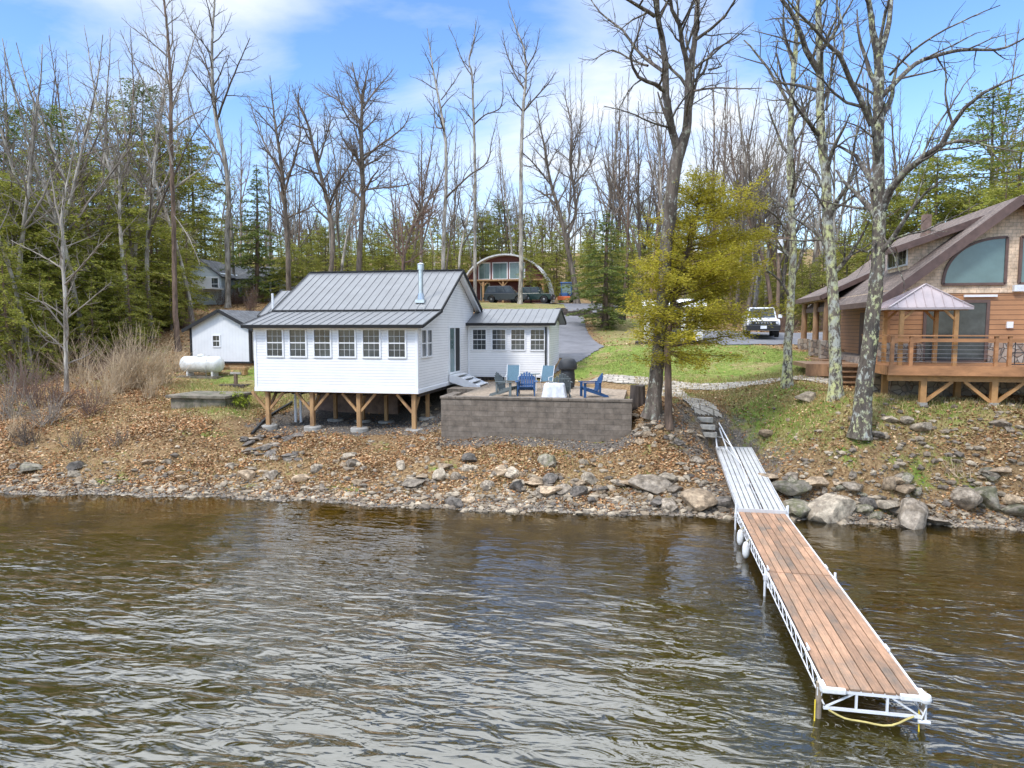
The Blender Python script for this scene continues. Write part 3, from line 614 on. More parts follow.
    bm = MB(); bm.box(X0+.05, X1-.05, 26.14, 26.3, 2.86, 2.985); bm.build('beam', M['fresh_wood'], ct)
    for x in (-15.5, -13.5, -11.45, -9.1): post(x, 26.25, 1.36)
    for x in (-13.6, -12.3, -11.2, -9.3): post(x, 28.6, hz(x, 28.6)-.02, False, .15)
    q = MB()
    for x in (-15.0, -14.75): q.tube([(x,27.6,1.4),(x,27.6,2.9)], .055, 10)
    q.build('drain_stack', M['white_metal'], ct)
    bw = MB(); bw.box(-15.2, -11.2, 30.0, 30.3, 1.0, 2.72); bw.build('foundation', M['block'], ct)
    # kitchen wing
    ww = MB(); WX0, WX1 = X1+.003, -4.72
    ww.prism([(WX0,33.8,3.05),(WX0,37.9,3.05),(WX0,37.9,5.75),(WX0,35.9,6.38),(WX0,33.8,5.7)], (WX1-WX0,0,0)); wg = ww.build('wall', M['white_siding'], ct)
    t = MB(); t.box(WX1-.1, WX1+.02, 33.775, 33.9, 3.04, 5.62); t.box(WX0+.02, WX0+.1, 33.775, 33.85, 3.04, 5.62); t.box(WX0+.1, WX1-.1, 33.76, 33.82, 5.55, 5.68); t.build('trim', M['white_trim'], wg)
    metal_roof('roof', (WX0+.02,33.45,5.72), (-4.4,33.45,5.72), (-4.4,35.9,6.50), (WX0+.02,35.9,6.50), ct, side=(0,1))
    metal_roof('roof', (-4.4,38.2,5.78), (WX0+.02,38.2,5.78), (WX0+.02,35.9,6.50), (-4.4,35.9,6.50), ct, side=(1,0))
    for u in (479.5, 499, 518, 537.5):
        p = aty(u, 340, 33.8); window(ct, (p[0], 33.8, 4.92), 0.66, 0.98, '-y', 3, 4)
    ds = MB(); ds.beam((-4.86,33.72,3.2), (-4.86,33.72,5.55), .08, .06); ds.beam((-4.86,33.72,3.2), (-4.8,33.5,3.02), .08, .06); ds.build('downspout', M['dark_trim'], ct)
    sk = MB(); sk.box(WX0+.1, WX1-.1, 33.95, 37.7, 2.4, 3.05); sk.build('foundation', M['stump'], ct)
    # rear addition at the left with its own low gable
    e0 = aty(258, 316, 33.5); rx = e0[0]; zz0 = e0[2]; rg = aty(277, 291, 36.0)
    metal_roof('roof', (rx,33.5,zz0), (-16.1,33.5,zz0), (-16.1,36.0,rg[2]), (rx,36.0,rg[2]), ct, side=(1,0))
    metal_roof('roof', (-16.1,38.6,zz0), (rx,38.6,zz0), (rx,36.0,rg[2]), (-16.1,36.0,rg[2]), ct, side=(0,1))
    aw = MB(); aw.prism([(rx+.3,33.8,3.0),(rx+.3,38.3,3.0),(rx+.3,38.3,zz0-.02),(rx+.3,36.0,rg[2]-.1),(rx+.3,33.8,zz0-.02)], (-16.1-rx-.3+.19,0,0)); aw.build('wall', M['white_siding'], ct)
    vp = MB(); pv = aty(272.8, 307, 33.9); vp.tube([(pv[0],33.9,pv[2]-.4),(pv[0],33.9,pv[2]+.72)], .06, 10); vp.build('vent_pipe', M['white_metal'], ct)
build_cottage()

# ------------------------------------------------------------------ small white shed
def build_shed():
    s = empty('garden_shed', (0,0,0), 'small pale shed with black corner trim standing left of the white cottage', 'shed')
    Y0, Y1 = 36.0, 40.5; xl, xr = -26.1, -22.25; zb = 3.5; ze = 5.55; xc = (xl+xr)/2+.1; zp = 6.5
    w = MB(); w.prism([(xl,Y0,zb),(xr,Y0,zb),(xr,Y0,ze),(xc,Y0,zp),(xl,Y0,ze-.05)], (0,Y1-Y0,0)); w.build('wall', M['shed_wall'], s)
    t = MB()
    for x in (xl-.03, xr-.1): t.box(x, x+.13, Y0-.03, Y0+.1, zb-.02, ze)
    t.box(xr-.06, xr+.03, Y0+.1, Y0+.16, zb, ze); t.box(xr-.06, xr+.03, Y1-.1, Y1+.02, zb, ze)
    t.box(xr, xr+.03, Y0+.1, Y1-.1, zb-.02, zb+.12); t.box(xl, xr, Y0-.025, Y0, zb-.04, zb+.07)
    t.build('trim', M['dark_trim'], s)
    for (a, b, nm) in (((xl-.35,ze-.16),(xc,zp+.06),'l'), ((xc,zp+.06),(xr+.35,ze-.1),'r')):
        m = MB(); A = (a[0],Y0-.25,a[1]); B = (b[0],Y0-.25,b[1]); m.slab(A, B, (b[0],Y1+.25,b[1]), (a[0],Y1+.25,a[1]), .06); r = m.build('roof', M['asphalt_shingle'], s)
        k = MB(); k.beam((a[0],Y0-.28,a[1]-.07), (b[0],Y0-.28,b[1]-.07), .04, .19); 
        k.build('roof_edge', M['dark_trim'], r)
    p = aty(216.5, 341, Y0); window(s, (p[0], Y0, p[2]), .42, .6, '-y', 2, 2)
    window(s, (xr, 36.9, 4.85), .45, .6, '+x', 2, 2, frame='dark_trim')
    d = MB(); d.box(xr, xr+.04, 38.1, 39.3, zb+.12, 5.4); dd = d.build('door', M['shed_wall'], s); k = MB()
    for a, b, c, e in ((38.02,38.1,zb,5.48),(39.3,39.38,zb,5.48)): k.box(xr, xr+.05, a, b, c, e)
    k.box(xr, xr+.05, 38.1, 39.3, 5.4, 5.48); k.build('door_frame', M['dark_trim'], s)
    v = MB(); v.box(xc-.12, xc+.12, Y0-.02, Y0, 5.95, 6.15); v.build('gable_vent', M['white_trim'], s)
    f = MB(); f.box(xl+.1, xr-.1, Y0+.1, Y1, 2.6, zb); f.build('base', M['fresh_wood'], s)
build_shed()

# ------------------------------------------------------------------ propane tank, slab, planks and post beside it
def build_tank():
    c = aty(202, 363, 33.5); x, y = c[0], 33.5; g = hz(x, y)
    t = empty('propane_tank', (x, y, g), 'big white horizontal propane tank on short legs in front of the shed', 'tank'); t.scale = (.88, .88, .92)
    r = .475; L_ = 1.42; m = MB(); prof = []
    for i in range(7): a = i/6*math.pi/2; prof.append((max(.02, r*math.sin(a)), -L_+.32-.32*math.cos(a)))
    prof += [(rr, -z) for rr, z in prof[::-1]]
    m.lathe(prof, 28, (0,0,.72), 'x'); m.build('shell', M['tank'], t, smooth=True)
    m = MB(); m.lathe([(.22,0),(.24,.08),(.2,.16),(.05,.2)], 18, (-.05,0,1.14)); m.build('valve_dome', M['tank'], t, smooth=True)
    for s in (-.85, .85):
        k = MB(); k.box(s-.05, s+.05, -.3, .3, .03, .3); k.build('leg', M['tank'], t)
    k = MB(); k.tube([(.55,-.02,1.2),(.6,-.4,1.0),(.6,-.52,.4),(.62,-.5,0.02)], .015, 6); k.tube([(.2,0,1.18),(.55,-.02,1.22)], .02, 6); k.build('gas_line', M['cable'], t)
    k = MB(); k.box(-1.3, 1.15, -.45, .45, -.15, .035); tag(k.build('concrete_pad', M['old_concrete'], None, loc=(x,y,g)), 'flat concrete pad under the white propane tank', 'pad')
    # stained planks and post
    b = ground_at(232, 375); p = MB(); p.box(-1.0, .9, -.2, .2, .28, .42); p.box(-.95, -.8, -.18, .18, 0, .28); p.box(.7, .85, -.18, .18, 0, .28)
    tag(p.build('timber_bench', M['fresh_wood'], None, loc=b), 'low orange-brown timber bench beside the propane tank', 'bench')
    b = ground_at(236, 386); e = empty('garden_post', b, 'short grey post with crossbar set in a brown bed by the tank', 'post')
    p = MB(); p.box(-.07, .07, -.07, .07, 0, .62); p.build('upright', M['pole'], e); p = MB(); p.box(-.28, .28, -.05, .05, .6, .7); p.build('crossbar', M['concrete'], e)
    p = MB(); p.box(-.75, .65, -.35, .35, -.1, .08); p.build('bed_frame', M['stump'], e)
    # concrete cistern slab
    a = aty(165, 398, 26.0); b = aty(228, 398, 26.2); e = empty('cistern', (0,0,0), 'old low concrete cistern with flat slab lid on the leafy bank', 'cistern')
    p = MB(); p.box(a[0]+.15, b[0]-.1, 26.15, 28.0, 1.9, 2.52); p.build('body', M['old_concrete'], e, bevel=.02)
    p = MB(); p.box(a[0], b[0], 26.0, 28.15, 2.52, 2.64); p.build('lid', M['old_concrete'], e, bevel=.015)
build_tank()

# ------------------------------------------------------------------ retaining wall, patio
def build_patio():
    w = MB(); w.box(-7.6, -.48, 25.0, 25.3, .9, 2.84); w.box(-7.6, -7.3, 25.3, 26.9, 1.0, 2.84); w.box(-.78, -.48, 25.3, 26.2, 1.0, 2.84)
    e = empty('retaining_wall', (0,0,0), 'long grey-brown block retaining wall holding up the patio', 'wall')
    w.build('blocks', M['block_wall'], e)
    c = MB()
    for x in np.arange(-7.63, -.5, .61): c.box(x, min(x+.6, -.45), 24.96, 25.34, 2.843, 2.93)
    for y in np.arange(25.35, 26.8, .61): c.box(-7.63, -7.27, y, min(y+.6, 26.9), 2.843, 2.93)
    c.build('cap', M['block_wall'], e, bevel=.01)
    p = MB(); p.box(-7.28, -.8, 25.3, 33.2, 2.2, 2.835); p.box(-8.6, -7.3, 29.2, 33.7, 2.2, 2.832); tag(p.build('patio', M['patio']), kind='structure')
build_patio()

# ------------------------------------------------------------------ patio furniture
def slat(mb, p, q, w, h): mb.beam(p, q, w, h)
def adirondack(name, x, y, rz, mt, label, z=2.84):
    t = empty(name, (x, y, z), label, 'chair', 'garden chairs on the patio', rz)
    # faces -y
    s = MB()
    for i in range(6):
        yy = -.3+i*.1; s.box(-.27, .27, yy, yy+.088, .36-.028*i, .38-.028*i)
    s.build('seat', M[mt], t)
    b = MB()
    for i in range(7):
        xx = -.27+i*.09; hh = .72 - .035*abs(i-3)**1.6
        b.beam((xx, .2, .2), (xx*1.12, .2+hh*.38, .2+hh), .08, .02, upd=(0,1,0))
    b.beam((-.29,.28,.42), (.29,.28,.42), .07, .02, upd=(0,1,0)); b.beam((-.3,.4,.72), (.3,.4,.72), .06, .02, upd=(0,1,0)); b.build('backrest', M[mt], t)
    for sx in (-1, 1):
        a = MB(); a.box(sx*.37-.065, sx*.37+.065, -.4, .34, .555, .58); a.build('armrest', M[mt], t)
        l = MB(); l.box(sx*.33-.02, sx*.33+.02, -.34, -.24, 0, .553); l.build('leg', M[mt], t)
        l = MB(); l.prism([(sx*.29-.012,-.34,.28),(sx*.29-.012,-.34,.39),(sx*.29-.012,.62,.08),(sx*.29-.012,.66,0),(sx*.29-.012,.5,0)], (.024,0,0)); l.build('leg', M[mt], t)
        l = MB(); l.box(sx*.33-.02, sx*.33+.02, .26, .34, .17, .553); l.build('arm_support', M[mt], t)
    return t
def sling_chair(x, y, rz, label, z=2.84):
    t = empty('sling_chair', (x, y, z), label, 'chair', 'garden chairs on the patio', rz)
    s = MB(); s.beam((0,-.28,.42),(0,.22,.38), .52, .02, upd=(0,0,1)); s.build('seat', M['sling'], t)
    s = MB(); s.beam((0,.22,.4),(0,.46,1.05), .5, .02, upd=(0,1,0)); s.build('backrest', M['sling'], t)
    for sx in (-1, 1):
        f = MB(); f.tube([(sx*.28,-.3,0),(sx*.28,-.3,.6),(sx*.28,.28,.62)], .016, 8); f.build('leg', M['white_metal'], t)
        f = MB(); f.tube([(sx*.27,.42,0),(sx*.27,.2,.36),(sx*.27,.47,1.08)], .016, 8); f.build('leg', M['white_metal'], t)
    return t
def build_furniture():
    def at(u, v): return atz(u, v, 2.84)
    p = at(505, 396); adirondack('adirondack_chair', -5.35, 26.55, R(75), 'greygreen', 'dark grey slatted armchair at the left end of the patio, facing right')
    adirondack('adirondack_chair', -4.62, 26.75, R(8), 'navy', 'blue slatted armchair facing the lake between the two grey ones')
    adirondack('adirondack_chair', -3.28, 26.75, R(198), 'greygreen', 'grey slatted armchair seen from behind, next to the white covered table')
    adirondack('adirondack_chair', -2.1, 26.75, R(-72), 'navy', 'blue slatted armchair alone at the right end of the patio')
    sling_chair(-5.62, 29.0, R(5), 'pale blue sling chair behind the blue slatted armchair, nearest the cottage steps')
    sling_chair(-4.2, 28.9, R(-12), 'pale blue sling chair tilted back beside the round table')
    t = empty('patio_table', (-4.9, 29.3, 2.84), 'small round dark glass table between the two pale blue sling chairs', 'table')
    m = MB(); m.lathe([(.42,.68),(.43,.70),(.42,.715)], 24); m.build('table_top', M['lodge_glass'], t)
    for a in (45, 135, 225, 315): m = MB(); m.tube([(.33*math.cos(R(a)),.33*math.sin(R(a)),0),(.28*math.cos(R(a)),.28*math.sin(R(a)),.68)], .014, 6); m.build('leg', M['black_metal'], t)
    # fire table under a white cover: a draped box
    m = MB(); nseg = 44; prof = []
    vs = []; rings = [(.0,.56,0),(.30,.56,0),(.335,.53,.0),(.36,.35,.02),(.38,.15,.045),(.40,.02,.07)]
    random.seed(3)
    for k, (r_, z_, wv) in enumerate(rings):
        for i in range(nseg):
            a = 2*math.pi*i/nseg; ca, sa = math.cos(a), math.sin(a); q = 1/max(abs(ca), abs(sa)); q = min(q, 1.28); rr = r_*q + wv*.6*math.sin(a*9+k*.3)
            vs.append((rr*ca*1.12, rr*sa*.85, z_+(.012*math.sin(5*a) if k == 1 else 0)))
    fs = [(k*nseg+i, k*nseg+(i+1) % nseg, (k+1)*nseg+(i+1) % nseg, (k+1)*nseg+i) for k in range(len(rings)-1) for i in range(nseg)]
    m.add(vs, fs); tag(m.build('covered_fire_table', M['cover'], smooth=True, loc=(-3.42, 26.1, 2.84)), 'low square table under a white cloth cover near the patio edge', 'table')
    # grill under black cover
    g = empty('covered_grill', (-3.4, 30.4, 2.86), 'black covered kettle grill standing at the back of the patio', 'grill')
    m = MB(); m.lathe([(.30,.02),(.33,.3),(.32,.62),(.29,.8)], 20); m.build('cover_skirt', M['black_cover'], g, smooth=True)
    m = MB(); m.lathe([(.29,.78),(.41,.84),(.43,.94),(.38,1.14),(.30,1.27),(.14,1.33),(.02,1.34)], 22); m.build('cover_hood', M['black_cover'], g, smooth=True)
build_furniture()

# ------------------------------------------------------------------ lodge on the right
def build_lodge():
    l = empty('lodge', (0,0,0), 'brown and tan lodge with a quarter-round gable window, steep roof and wooden deck', 'house')
    Y = 27.0; xl, xr, xc = 8.47, 16.35, 12.4; sl = (9.98-6.62)/(12.4-8.2); zband = 6.72
    def rz_(x, off=0): return 9.98 - abs(x-xc)*sl + off
    w = MB(); w.prism([(xl,Y,4.3),(xr,Y,4.3),(xr,Y,zband),(xl,Y,zband)], (0,2.6,0)); w.box(9.75, xr-.02, Y+2.605, Y+11, 4.2, zband); w.build('wall', M['brown_siding'], l)
    w = MB(); w.prism([(xl,Y+.01,zband+.12),(xr,Y+.01,zband+.12),(xr,Y+.01,rz_(xr,-.1)),(xc,Y+.01,rz_(xc,-.16)),(xl,Y+.01,rz_(xl,-.1))], (0,2.5,0)); w.prism([(9.75,Y+2.52,zband+.12),(xr,Y+2.52,zband+.12),(xr,Y+2.52,rz_(xr,-.1)),(xc,Y+2.52,rz_(xc,-.16)),(9.75,Y+2.52,rz_(9.75,-.1))], (0,8.3,0)); w.build('gable_wall', M['tan_shingle'], l)
    t = MB(); t.box(xl-.03, xr+.03, Y-.03, Y+10.95, zband, zband+.12)
    t.build('trim_band', M['tan_shingle'], l)
    t = MB(); t.box(xl-.03, xl+.1, Y-.03, Y+.1, 4.9, zband-.002); t.build('trim', M['deck_wood'], l)
    f = MB(); f.box(xl-.04, xr, Y-.08, Y+11, 2.4, 4.3); 
    f.box(xl-.05, xl+.7, Y-.1, Y-.002, 4.3, 4.95); f.box(xl+1.0, xl+1.2, Y-.1, Y-.002, 4.3, 4.95); f.box(11.75, xr, Y-.1, Y-.002, 4.3, 4.98)
    f.build('stone_foundation', M['stone'], l)
    f = MB(); f.prism([(8.0,Y-.25,2.8),(8.75,Y-.25,2.8),(8.6,Y-.1,4.98),(8.2,Y-.1,4.98)], (0,.55,0)); f.prism([(8.45,Y-.8,2.7),(9.3,Y-.8,2.7),(9.0,Y-.6,3.9),(8.5,Y-.6,3.9)], (0,.7,0)); f.build('stone_pier', M['stone'], l)
    # main roof
    Yf, Yb = Y-.55, Y+11.4; xe = 8.0
    for s in (-1, 1):
        a = (xc+s*(xc-xe), Yf, rz_(xe)); b = (xc, Yf, rz_(xc)); m = MB()
        A, B, C_, D = a, b, (b[0],Yb,b[2]), (a[0],Yb,a[2])
        (m.slab(A,B,C_,D,.1) if s < 0 else m.slab(B,A,D,C_,.1)); r = m.build('roof', M['lodge_roof'], l)
        k = MB(); k.beam((a[0],Yf-.03,a[2]-.13), (b[0]+s*.02,Yf-.03,b[2]-.13), .05, .3); k.beam((a[0],Yf+.02,a[2]-.1),(a[0],Yb,a[2]-.1), .06, .2)
        k.beam((a[0],Yf+.25,a[2]-.16), (b[0],Yf+.25,b[2]-.16), .5, .04); k.build('fascia', M['brown_fascia'], r)
    # quarter-round windows either side of the ridge
    for s in (-1, 1):
        m = MB(); fr = MB(); gx = xc+s*.22; pts = []; n = 16; W_, H_ = 1.95, 1.6; z0 = 7.03
        for i in range(n+1):
            a = math.pi/2*i/n; pts.append((gx+s*W_*math.cos(a)**.9, z0+H_*math.sin(a)**.9))
        poly = [(gx, Y-.03, z0)]+[(x, Y-.03, z) for x, z in pts]
        if s > 0: poly = poly[::-1]
        for i in range(n): fr.beam((pts[i][0],Y-.03,pts[i][1]), (pts[i+1][0],Y-.03,pts[i+1][1]), .09, .07, upd=(0,1,0))
        fr.beam((gx,Y-.03,z0), (gx+s*W_,Y-.03,z0), .09, .07, upd=(0,1,0)); fr.beam((gx,Y-.03,z0), (gx,Y-.03,z0+H_), .09, .07, upd=(0,1,0))
        f_ = fr.build('gable_window', M['brown_fascia'], l); m.prism(poly, (0,.035,0)); m.build('pane', M['lodge_glass'], f_)
    # sliding doors
    d = MB(); x0, x1, z0, z1 = 9.75, 11.65, 4.36, 6.38
    for a, b, c, e in ((x0-.1,x0,z0,z1+.1),(x1,x1+.1,z0,z1+.1),(x0,x1,z1,z1+.1),((x0+x1)/2-.05,(x0+x1)/2+.05,z0,z1),(x0,x1,z0-.04,z0)): d.box(a, b, Y-.06, Y-.001, c, e)
    dd = d.build('patio_door', M['brown_fascia'], l); g = MB(); g.box(x0, (x0+x1)/2-.05, Y-.03, Y-.002, z0, z1); g.box((x0+x1)/2+.05, x1, Y-.03, Y-.002, z0, z1); g.build('pane', M['glass'], dd)
    q = MB(); q.box(10.9, 11.95, Y-.1, Y-.035, 6.58, 6.66); q.build('door_canopy', M['white_trim'], l)
    q = MB(); q.box(12.42, 12.78, Y-.18, Y-.032, 6.76, 6.98); q.build('floodlight', M['plate'], l)
    q = MB(); q.box(12.3, 12.5, Y-.08, Y-.001, 5.5, 5.72); q.build('meter_box', M['white_trim'], l)
    # log porch at the left: low roof on log columns with stone bases
    m = MB(); m.slab((7.6,33.0,6.95),(9.9,33.0,8.05),(9.9,38.2,8.05),(7.6,38.2,6.95),.1); r = m.build('porch_roof', M['lodge_roof'], l)
    k = MB(); k.beam((7.6,32.97,6.86),(9.9,32.97,7.96), .05, .2); k.beam((7.58,33.0,6.85),(7.58,38.2,6.85), .05, .2); k.build('fascia', M['brown_fascia'], r)
    m = MB(); m.box(7.7, 9.7, 33.1, 38, 6.72, 6.8); m.build('porch_ceiling', M['log'], l)
    for y in (33.3, 35.3, 37.8):
        m = MB(); m.tube([(7.95,y,4.9),(7.95,y,6.75)], [.15,.13], 12); c = m.build('column', M['log'], l, smooth=True)
        m = MB(); m.box(7.7, 8.2, y-.25, y+.25, 4.12, 4.95); m.build('column_base', M['stone'], c, bevel=.03)
    m = MB(); m.box(6.3, 8.43, 29.4, 31.9, 3.9, 4.07); m.box(6.3, 8.4, 29.35, 29.42, 3.58, 4.06); m.box(7.5, 9.74, 31.9, 38.2, 3.93, 4.12); m.box(8.44, 9.74, 29.62, 31.9, 3.93, 4.12); m.build('porch_floor', M['log'], l)
    f = MB(); f.box(7.0, 9.7, 31.0, 38, 2.6, 3.92); f.build('stone_foundation', M['stone'], l)
    d = MB(); d.box(9.69, 9.75, 33.6, 34.6, 4.12, 6.2); d.build('entrance_door', M['brown_fascia'], l); window(l, (9.75, 32.4, 5.5), .5, .9, '-x', 1, 2)
    for i in range(7):
        m = MB(); z = 4.02-.19*i; y = 29.3-.28*i; m.box(7.1, 8.42, y-.3, y, z-.05-.0, z); m.box(7.1, 8.42, y-.04, y-.01, z-.2, z-.051); m.build('step', M['log'], l)
    # shed dormer on the left slope
    dw = MB(); y0, y1 = 28.4, 30.6
    dw.prism([(9.55,y0,rz_(9.55)-.05),(9.55,y0,8.62),(11.75,y0,9.42)], (0,y1-y0,0)); dw.build('dormer_wall', M['tan_shingle'], l)
    m = MB(); m.slab((9.0,y0-.4,8.5),(12.2,y0-.4,9.66),(12.2,y1+.4,9.66),(9.0,y1+.4,8.5),.1); r = m.build('dormer_roof', M['lodge_roof'], l)
    k = MB(); k.beam((9.0,y0-.43,8.38),(12.2,y0-.43,9.54), .05, .24); k.beam((8.97,y0-.4,8.4),(8.97,y1+.4,8.4), .05, .2); k.build('fascia', M['brown_fascia'], r)
    for yy in (28.95, 30.05): window(l, (9.55, yy, 8.17), .9, .55, '-x', 2, 1, hung=False)
    ch = MB(); p = aty(926, 228, 33.0); ch.box(p[0]-.16, p[0]+.16, 32.86, 33.14, 8.0, 10.35); ch.build('chimney', M['block'], l)
    # deck
    dz = 4.30; Yd = 23.9
    dk = empty('deck', (0,0,0), 'raised brown wooden deck with railing along the front of the lodge', 'deck')
    b = MB(); n = int((26.85-Yd-.02)/.145)
    for i in range(n): b.box(7.65, 17.5, Yd+.02+i*.145, Yd+.155+i*.145, dz-.04, dz)
    b.build('deck_boards', M['deck_wood'], dk)
    b = MB(); b.box(7.6, 17.5, Yd-.03, Yd+.015, dz-.3, dz+.01); b.box(7.58, 7.63, Yd+.02, 26.85, dz-.3, dz); 
    for x in np.arange(8, 17.5, .45): b.box(x, x+.045, Yd+.03, 26.8, dz-.24, dz-.045)
    b.build('rim_joist', M['deck_wood'], dk)
    b = MB(); b.box(7.7, 17.5, Yd+.25, Yd+.4, dz-.5, dz-.25); b.build('beam', M['gazebo_wood'], dk)
    for x in (8.75, 10.8, 12.85, 14.9):
        y = Yd+.33; zb = hz(x, y)
        m = MB(); m.box(x-.09, x+.09, y-.09, y+.09, zb+.08, dz-.45); pp = m.build('post', M['gazebo_wood'], dk)
        m = MB(); m.beam((x+.08,y,dz-1.15),(x+.85,y,dz-.5), .1, .09, upd=(0,1,0)); 
        if x > 9: m.beam((x-.08,y,dz-1.15),(x-.85,y,dz-.5), .1, .09, upd=(0,1,0))
        m.build('brace', M['gazebo_wood'], pp); m = MB(); m.box(x-.12, x+.12, y-.12, y+.12, zb-.25, zb+.1); m.build('footing', M['concrete'], pp)
    for x in (8.2, 10.5): m = MB(); m.box(x-.09, x+.09, 26.0, 26.18, hz(x,26.1)-.1, dz-.3); m.build('post', M['gazebo_wood'], dk)
    rail = MB(); rail.box(7.62, 17.5, Yd-.05, Yd+.09, dz+.94, dz+.98); rail.box(7.65, 17.5, Yd, Yd+.04, dz+.76, dz+.87); rail.box(7.58, 7.72, Yd+.09, 26.8, dz+.94, dz+.98); rail.build('top_rail', M['deck_wood'], dk)
    for x in (7.70, 8.25, 10.67, 11.05, 13.0, 15.0): m = MB(); m.box(x-.05, x+.05, Yd-.02, Yd+.08, dz, dz+.94); m.build('rail_post', M['deck_wood'], dk)
    for y in (25.4, 26.7): m = MB(); m.box(7.6, 7.7, y-.05, y+.05, dz, dz+.94); m.build('rail_post', M['deck_wood'], dk)
    m = MB()
    for k in range(1, 6): m.tube([(7.75,Yd+.03,dz+.13*k),(10.62,Yd+.03,dz+.13*k)], .006, 5)
    for k in range(1, 6): m.tube([(7.65,Yd+.1,dz+.13*k),(7.65,26.7,dz+.13*k)], .006, 5)
    m.build('rail_cable', M['cable'], dk)
    m = MB()
    for x in np.arange(11.2, 17.4, .3): m.box(x-.01, x+.01, Yd+.02, Yd+.04, dz+.06, dz+.76)
    m.box(11.1, 17.4, Yd+.015, Yd+.045, dz+.06, dz+.09); m.box(11.1, 17.4, Yd+.015, Yd+.045, dz+.42, dz+.45); m.build('black_balusters', M['black_metal'], dk)
    # gazebo on the deck
    gz = empty('gazebo', (0,0,0), 'square wooden gazebo with a pale mauve metal pyramid roof on the deck', 'gazebo')
    gx0, gx1, gy0, gy1 = 7.62, 10.05, 24.1, 26.0; ze = 6.15; ap = ((gx0+gx1)/2+.16, (gy0+gy1)/2, 6.93)
    for x in (gx0+.42, gx1-.42):
        for y in (gy0+.15, gy1-.2):
            m = MB(); m.box(x-.06, x+.06, y-.06, y+.06, dz+.001, ze-.02); pp = m.build('post', M['gazebo_wood'], gz)
            s = 1 if x < 8.8 else -1; m = MB(); m.beam((x,y,ze-.42),(x+s*.36,y,ze-.06), .07, .06, upd=(0,1,0)); m.build('brace', M['gazebo_wood'], pp)
    m = MB(); 
    for y in (gy0+.15, gy1-.2): m.box(gx0+.1, gx1-.1, y-.04, y+.04, ze-.09, ze-.005)
    for x in (gx0+.42, gx1-.42): m.box(x-.04, x+.04, gy0+.2, gy1-.25, ze-.088, ze-.006)
    m.build('beam', M['gazebo_wood'], gz)
    cs = [Vector((gx0,gy0,ze)), Vector((gx1,gy0,ze)), Vector((gx1,gy1,ze)), Vector((gx0,gy1,ze))]; A = Vector(ap); m = MB(); hip = MB()
    for i in range(4):
        a, b = cs[i], cs[(i+1) % 4]; m.add([a, b, A, a-Vector((0,0,.03)), b-Vector((0,0,.03))], [(0,1,2),(0,3,4,1)])
        n_ = (b-a).cross(A-a).normalized()
        for k in range(1, 9):
            t = k/9; p = a.lerp(b, t); mid = (a+b)/2; top_t = 1-abs(t-.5)*2; q = A.lerp(a if t < .5 else b, 1-top_t)
            m.beam(p+n_*.012, q+n_*.012, .02, .025, upd=n_)
        hip.beam(a+Vector((0,0,.02)), A+Vector((0,0,.02)), .07, .03)
        hip.beam(a-Vector((0,0,.03)), b-Vector((0,0,.03)), .03, .07)
    m.build('gazebo_roof', M['gazebo_roof'], gz); hip.build('roof_trim', M['black_metal'] if 0 else M['gazebo_roof'], gz)
build_lodge()

# ------------------------------------------------------------------ red arched house far up the drive
def build_arch_house():
    y0, y1 = 84.0, 86.6; a = aty(460, 302, y0); b = aty(552, 302, y0); zg = 8.75; xc = (a[0]+b[0])/2; W_ = (b[0]-a[0])/2; H_ = 14.55-zg
    h = empty('arched_house', (0,0,0), 'distant red boarded house under a round pale arched roof', 'house')
    pts = []; n = 28
    for i in range(n+1):
        t = math.pi*i/n; pts.append((xc-W_*math.cos(t)*1.0, zg-.3+(H_+.3)*math.sin(t)**.85 if 0 < i < n else zg-.3))
    w = MB(); w.prism([(x*.985+xc*.015, y0+.6, z-.1) for x, z in pts][::-1], (0, y1-y0-1.2, 0)); w.build('wall', M['red_board'], h)
    r = MB()
    for i in range(n): r.slab((pts[i][0],y0-.6,pts[i][1]), (pts[i+1][0],y0-.6,pts[i+1][1]), (pts[i+1][0],y1,pts[i+1][1]), (pts[i][0],y1,pts[i][1]), .18)
    r.build('arched_roof', M['pale_arch'], h)
    def px(u): return aty(u, 280, y0)[0]
    for (u0, u1) in ((477.5, 489), (491.5, 506.5), (508.5, 524)):
        x0, x1 = px(u0), px(u1); window(h, ((x0+x1)/2, y0+.6, 12.55), x1-x0-.15, 1.9, '-y', 2, 1, fw=.12, hung=False, glass='lodge_glass')
    x0, x1 = px(480), px(488); window(h, ((x0+x1)/2, y0+.6, 10.0), 1.0, 2.0, '-y', 1, 1, fw=.12, hung=False, glass='lodge_glass', name='door')
    b = MB(); b.box(xc-W_*.9, xc+W_*.9, y0-1.6, y0+.58, 11.2, 11.38); b.build('balcony', M['fresh_wood'], h)
    for x in np.linspace(xc-W_*.85, xc+W_*.85, 5):
        m = MB(); m.box(x-.12, x+.12, y0-1.5, y0-1.26, zg-.4, 11.19); pp = m.build('post', M['fresh_wood'], h); m = MB(); m.beam((x,y0-1.38,10.5),(x+.6,y0-1.38,11.17), .12, .1, upd=(0,1,0)); m.beam((x,y0-1.38,10.5),(x-.6,y0-1.38,11.17), .12, .1, upd=(0,1,0)); m.build('brace', M['fresh_wood'], pp)
build_arch_house()

